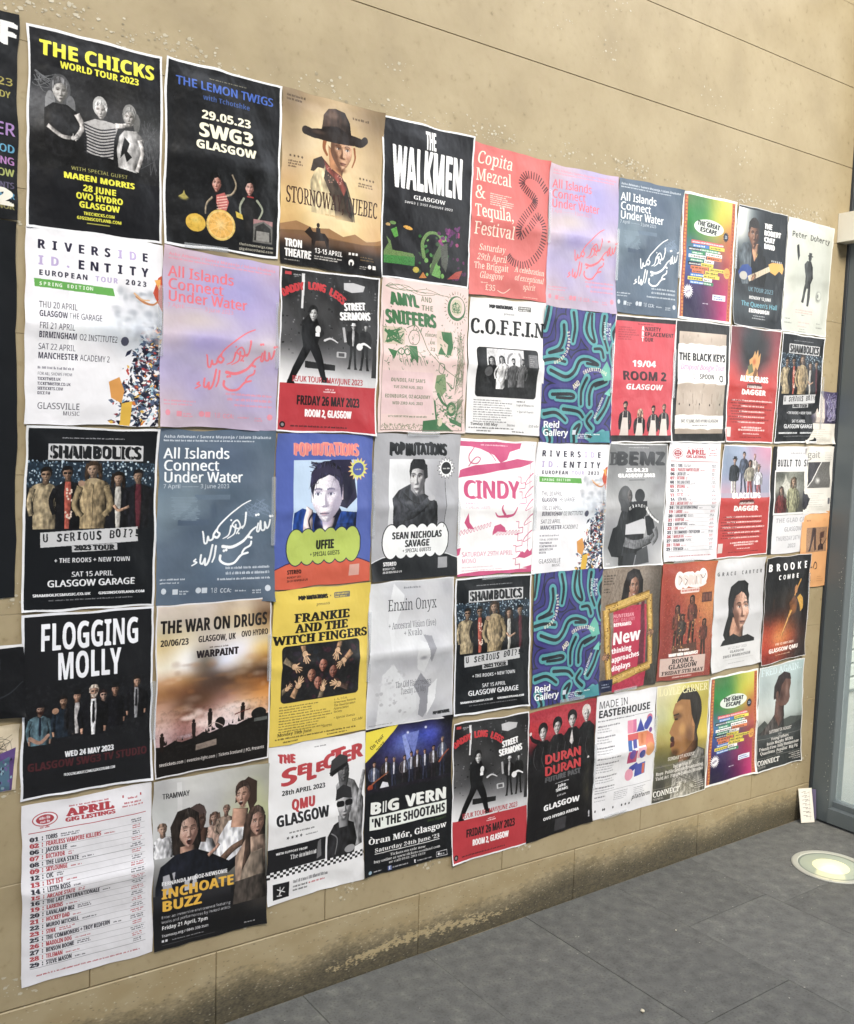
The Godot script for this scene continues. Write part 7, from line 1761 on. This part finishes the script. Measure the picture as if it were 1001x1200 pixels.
func art_shapes():
	sheet("e6e6ea", 43)
	T("MADE IN", 4, 14.6, 8.2, 48, "30303a", 0, 0); T("EASTERHOUSE", 4, 25, 8.2, 86, "26262e", 1, 0, .25); small(4, 29.6, 60, 1, 2, 1.6, "50505a"); R(64, 28.6, 32, .3, "6a6a74")
	var y := 36.0
	for k in [3, 3, 3, 1, 4, 3, 3]:
		small(4, y, 36, 1, 2, 2.0, "44444e"); small(4, y + 3, 30, k - 1, 3, 1.4, "8a8a94"); y += 3.0 * k + 3.2
	R(52, 34, 9, 15, "e88ca8"); R(61, 34, 6, 15, "d86c98"); P([67, 49, 74, 34, 81, 49], "3c48a8"); E(90, 36, 5.4, 5.4, "d46c8c"); C([84, 44, 90, 38], 9, 9, "3c48a8"); E(92, 50, 3, 3, "7c3c94")
	R(52, 50, 18, 8, "e05c5c"); R(52, 57, 6, 12, "3c68b8"); R(60, 57, 7, 10, "4c4ca8"); R(70, 50, 16, 16, "e88c5c"); R(74, 52, 5, 12, "d87848"); P([86, 50, 96, 56, 98, 68, 92, 78, 84, 78, 82, 66], "ec7c60"); E(90, 72, 8, 8, "e09458"); R(52, 70, 16, 14, "b83c6c"); E(60, 74, 5, 6, "6c48a4"); R(69, 68, 14, 12, "e8a4b4"); E(77, 76, 5, 5, "34409c"); C([60, 92, 68, 88], 8, 6, "3c48a8"); P([67, 88, 84, 86, 84, 100, 66, 102], "4050b0"); R(79, 88, 4, 12, "d8644c"); E(57, 98, 7, 7, "e494ac")
	R(4, 111, 92, .3, "8a8a94")
	for k in 2: small(34.0 + k * 32, 115, 24, 5, 2.2, 1, "8a8a94")
	small(4, 117, 24, 1, 2, 1.8, "50505a")
	small(4, 121, 18, 1, 2, 1, "9a9aa4")
	T("platform", 95, 128, 5, 32, "34343c", 1, 1, 0, 0, .2)
	for k in [6, 18, 20.5, 34, 48, 54, 60]: E(k, 132, 1.1, 1.5, "34343c")

func lineup(s1: String, big: String, l2: Array, tc: String):
	T(s1, 50, 7.6 + 5, 8.6, 92, tc, 2, .5, .3)
	T(big, 50, 92, 4, 50, "f0ece4", 2, .5, .1); T("PLUS", 50, 96.4, 2, 8, "e0dcd4", 2); R(2, 97.6, 96, .3, "c8c4bc")
	for i in l2.size(): T(l2[i], 50, 102 + i * 5.6, 3.8, minf(88, l2[i].length() * 3.1), "f0ece4", 2, .5, .1)
	small(50, 121.6, 20, 1, 2, 1.2, "e0dcd4", .5); R(2, 123.6, 96, .3, "c8c4bc"); T("CONNECT", 2.6, 133, 6.6, 48, "f4f2ec", 2, 0, .4); T("FESTIVAL", 2.6, 137.4, 2.6, 20, "e0dcd4", 2, 0); small(97, 127, 28, 4, 2.8, 1.5, "d8d4cc", 1)

func art_golden():
	sheet("8a8048", 44)
	MG(0, 0, 100, 142, 4, "d4cc9c d8d08c d4c85c c0b44c c8c490 d4cc74 d0c454 b8a840 c0c08c d0cc64 c8bc4c c8b43c b4ac64 c4bc58 bcac44 d4bc40 9a8c48 a89c48 a09044 d0b848 6c6840 787040 807448 9a8c50 5c5c48 686850 706c5c 80786c 44443c 4c4c48 545450 5c5854 383834 40403c 444440 4c4844")
	cloth([34, 142, 36, 104, 52, 90, 76, 80, 96, 88, 100, 142], "a09c94", "5c5a54", 14)
	flesh([50, 66, 76, 62, 80, 82, 66, 96, 44, 96, 46, 78], "7a5034")
	E(60, 40, 24, 30, "2a201a")
	for i in 60: E(60 + cos(i * .105) * 23, 36 + sin(i * .105) * 26, 3, 3, "2a201a")
	P([34, 44, 30, 34, 34, 24, 46, 20, 62, 22, 70, 36, 74, 52, 70, 72, 58, 84, 42, 88, 32, 84, 28, 76, 26, 70, 30, 64, 25, 58, 30, 50], "a4703e"); S(40, 40, 12, 6, "4a2c18", .7); S(62, 66, 12, 20, "5c3820", .6); S(48, 56, 10, 12, "e0a860", .6); S(42, 30, 12, 6, "d8a060", .5); S(36, 84, 12, 8, "3c2414", .7)
	L([32, 38, 42, 37], 1.6, "2a1c14"); E(37, 43, 3, 1.2, "2a1a12"); E(30, 66, 3.6, 3.4, "3a1c1a"); P([26, 71, 34, 68, 34, 75, 27, 76], "5c2c26"); E(70, 50, 5, 8, "9a6438"); E(70, 50, 3, 5.6, "b87c48"); P([62, 22, 74, 30, 80, 50, 76, 66, 74, 56, 66, 40], "261c16")
	blur(10, 8, 90, 134, 1.6, false); MG(0, 96, 100, 1, 1, "706c58")
	for i in 40: L([pr.randf_range(0, 100), 96, pr.randf_range(0, 100), 136], .5, "58544c")
	lineup("LOYLE CARNER", "SUNDAY 27 AUGUST", ["boygenius", "Raye  Public Service Broadcasting", "Yard Act  Future Islands  Brodka"], "e8e0a8"); frame(1.2, "e6e4dc")

func art_silhouette():
	sheet("4a4e4c", 45)
	MG(0, 0, 100, 96, 4, "b0c0c0 b4c4c4 b0c4c4 a8c0c0 acbcbc b8c8c6 b4c8c8 a8bcbc b0bcba bccac8 b8c8c6 a8b8b6 b8c0bc c4cecc bccac8 a8b8b4 b0b6b0 b8c0bc a8b4b0 98a4a0 808880 8c928c 7c8480 6c7470")
	P([0, 82, 12, 72, 26, 82, 50, 78, 70, 74, 100, 78, 100, 142, 0, 142], "4c524e"); P([0, 90, 24, 84, 60, 88, 100, 82, 100, 142, 0, 142], "3a3e3e")
	cloth([4, 110, 8, 88, 24, 76, 36, 66, 54, 64, 58, 84, 62, 110], "4c4644", "2a2626", 10); flesh([34, 70, 38, 50, 56, 52, 56, 76, 46, 86], "5c4038"); P([36, 44, 36, 28, 44, 18, 58, 14, 68, 18, 70, 30, 68, 40, 69, 48, 66, 54, 60, 58, 50, 58, 42, 54], "6a4a40"); S(50, 44, 10, 12, "3c2a28", .6); S(62, 36, 5, 14, "9a7464", .6)
	P([34, 48, 34, 30, 42, 17, 56, 12, 68, 16, 70, 24, 58, 22, 50, 30, 46, 46, 40, 46], "342a2a"); E(42, 42, 3, 5, "6a4a40"); blur(0, 10, 100, 90, 1.5, false)
	MG(0, 92, 100, 50, 1, "3c4040 2c3030 282c2c 282c2c"); lineup("FRED AGAIN..", "SATURDAY 26 AUGUST", ["Young Fathers", "Roisin Murphy  MUNA", "Friendly Fires  Holly Humberstone", "Questions  Popular  Big Pig"], "c8dce0"); frame(1.4, "e8eae8")

func art_threefaces():
	sheet("1a1c20", 46)
	R(9, 0, 92, 57, "dcdce0"); small(55, 10, 34, 1, 2, 3, "9a9a9e", .5)
	TS("BUILT TO SPILL", 14, 96, 26, 9, "3a3c40", 1, .2, "", "", 5.4)
	R(7, 31, 93, 58, "e4e4e4"); MG(9, 33, 90, 54, 4, "5c6058 8c9084 6c7068 50544c 9a9c90 c8c8bc 7c8078 a0a298 4a4a44 8c8c80 5c5c54 484840 3a3a36 5a5a52 44443e 34342f")
	P([30, 36, 36, 46, 44, 52, 36, 56, 34, 66, 28, 56, 22, 52, 28, 46], "c8c8bc"); fig(22, 52, 10, "b89078", "3a2820", "6c2c2c", "", {"long": 1.0}); fig(48, 40, 12, "c09a7c", "5c4c3c", "8c8c6c", "", {"long": .5, "len": 4.2}); fig(80, 46, 10, "a88470", "2c201c", "2c2c34", "", {"long": .8}); R(7, 87, 93, 2.6, "e4e4e4"); blur(9, 33, 90, 54, 1.6)
	R(8, 90, 93, 52, "dcdce0"); T("THE GLAD CAFE", 52, 100, 6, 76, "aaaab2", 1); T("GLASGOW", 52, 112, 6, 40, "9c9ca4", 1); T("THURSDAY 24TH MAY", 52, 124, 6, 70, "a4a4ac", 1); T("2023", 52, 134, 5.4, 18, "a8a8b0", 1)

func art_gait():
	sheet("e4e2da", 47)
	T("gait", 26, 22, 13, 42, "8e8e8c", 0, .5, .4)
	small(64, 12, 28, 6, 3.4, 1.4, "a4a4a0")
	R(10, 30, 74, 50, "6c6c6a")
	P([10, 30, 54, 30, 10, 78], "44444a")
	L([10, 78, 54, 30], 2.4, "e8e8e4")
	S(40, 66, 12, 9, "e4e4e0", .9)
	for i in 40: L([pr.randf_range(40, 84), pr.randf_range(34, 78), pr.randf_range(40, 84), pr.randf_range(34, 78)], .3, "7c7c7a")
	blur(10, 30, 74, 50, 1.6)
	small(8, 92, 66, 7, 4.2, 1.6, "b8b8b0"); R(80, 100, 9, 12, "6a6a72")

func art_orange():
	sheet("e6a468", 48)
	small(14, 18, 18, 1, 2, 3, "8c5c34"); small(66, 16, 14, 2, 3, 1, "c07c48"); R(16, 30, 70, 46, "a88060"); P([34, 30, 44, 30, 40, 50, 28, 74, 22, 74, 32, 52], "4a3a38"); P([40, 32, 46, 32, 50, 72, 44, 74], "4a3a38"); P([62, 40, 76, 38, 76, 50, 62, 52], "5c4038"); fig(66, 52, 8, "6c4c40", "3a2a28", "4a3834", "", {"len": 2.6}); C([66, 66, 76, 62, 86, 52], 3, 2, "4a3834")
	blur(16, 30, 70, 46, 1.5); C([30, 92, 34, 88, 36, 104, 42, 104], 2.6, 2, "4c3430"); C([46, 106, 50, 96, 56, 98, 58, 106, 52, 108], 2.4, 2, "4c3430"); small(26, 126, 16, 2, 4, 2.4, "5c3c2c"); small(62, 124, 24, 3, 4, 1.2, "b07444")

func art_purpleleaflet():
	sheet("e6e2d6", 49)
	MG(0, 0, 100, 62, 4, "50485c 6a6070 4c4468 3c3858 5c5068 c8b8a8 564c78 484070 4c4860 d0c4b8 5c5478 403c60 3c384c a89c94 4c4464 34304c")
	P([30, 8, 44, 4, 54, 16, 56, 60, 28, 60], "d8ccc0")
	for i in 40: C([pr.randf_range(60, 98), pr.randf_range(4, 60), pr.randf_range(60, 98), pr.randf_range(4, 60), pr.randf_range(60, 98), pr.randf_range(4, 60)], 1.2, .6, ["8c84b4", "2c2844", "c8c4dc"][pr.randi() % 3])
	blur(0, 0, 100, 62, 1.4); small(10, 74, 80, 16, 4, 1.4, "b8b4a8")

func art_comedy():
	sheet("17191d", 50)
	T("F", 99, 22, 15, 12, "ecece8", 1, 1, 1.0); T("2023", 97, 50, 5, 22, "a89c4c", 0, 1, .2); T("COMEDY", 95, 58.5, 4.4, 25, "a8a04c", 0, 1, .2)
	var c := ["a880c0", "58a0c4", "b078b8", "a8b060", "5c5470", "5090b4", "8c8450"]; var t := ["ER", "OOD", "LLING", "LOW", "NTS", "STONER", "CONNOR"]; var hs := [8.4, 5.2, 5, 5, 4, 4, 4]; var y := 84.0
	for i in 7:
		T(t[i], 98, y, hs[i], 0, c[i], 0, 1, .25); y += hs[i] + 3.2
	T("2", 97, 132, 11, 13, "ece8d8", 1, 1, 1.2)

func art_black():
	sheet("13161b", 51)

func art_ticketblack():
	sheet("121317", 52)
	R(0, 0, 100, 4, "dcdcdc"); R(64, 15, 12, 13, "78828c"); R(22, 18, 6, 8, "2c2f36"); C([10, 60, 40, 66, 80, 58, 98, 44], 3, 1, "2c2e34")

func art_comic():
	sheet("d8c8a8", 53)
	MG(0, 0, 100, 60, 3, "d8c8a8 dcccac d4c4a4 c8b48c d0bc98 dccbb0")
	for i in 40: C([pr.randf_range(0, 90), pr.randf_range(20, 70), pr.randf_range(0, 90), pr.randf_range(20, 70), pr.randf_range(0, 90), pr.randf_range(20, 70)], .8, .5, "4c443c")
	P([40, 70, 70, 56, 96, 50, 92, 140, 10, 140, 20, 100], "5c4080")
	P([64, 74, 84, 66, 88, 138, 56, 140], "4c7088")
	P([30, 80, 46, 72, 40, 140, 24, 140], "241c34")
	for i in 30: E(pr.randf_range(54, 90), pr.randf_range(70, 136), 2, 3, ["8cb0c0", "302848", "6c5c98"][pr.randi() % 3])

func art_scribblecard():
	sheet("e4e0d6", 54)
	for i in 7: C([20, 14 + i * 16, 50 + (i % 3) * 8, 10 + i * 17, 40, 20 + i * 16, 80, 14 + i * 17], 1.8, 1.0, "6c6050")
	L([78, 10, 70, 130], 1.4, "8a7c68")
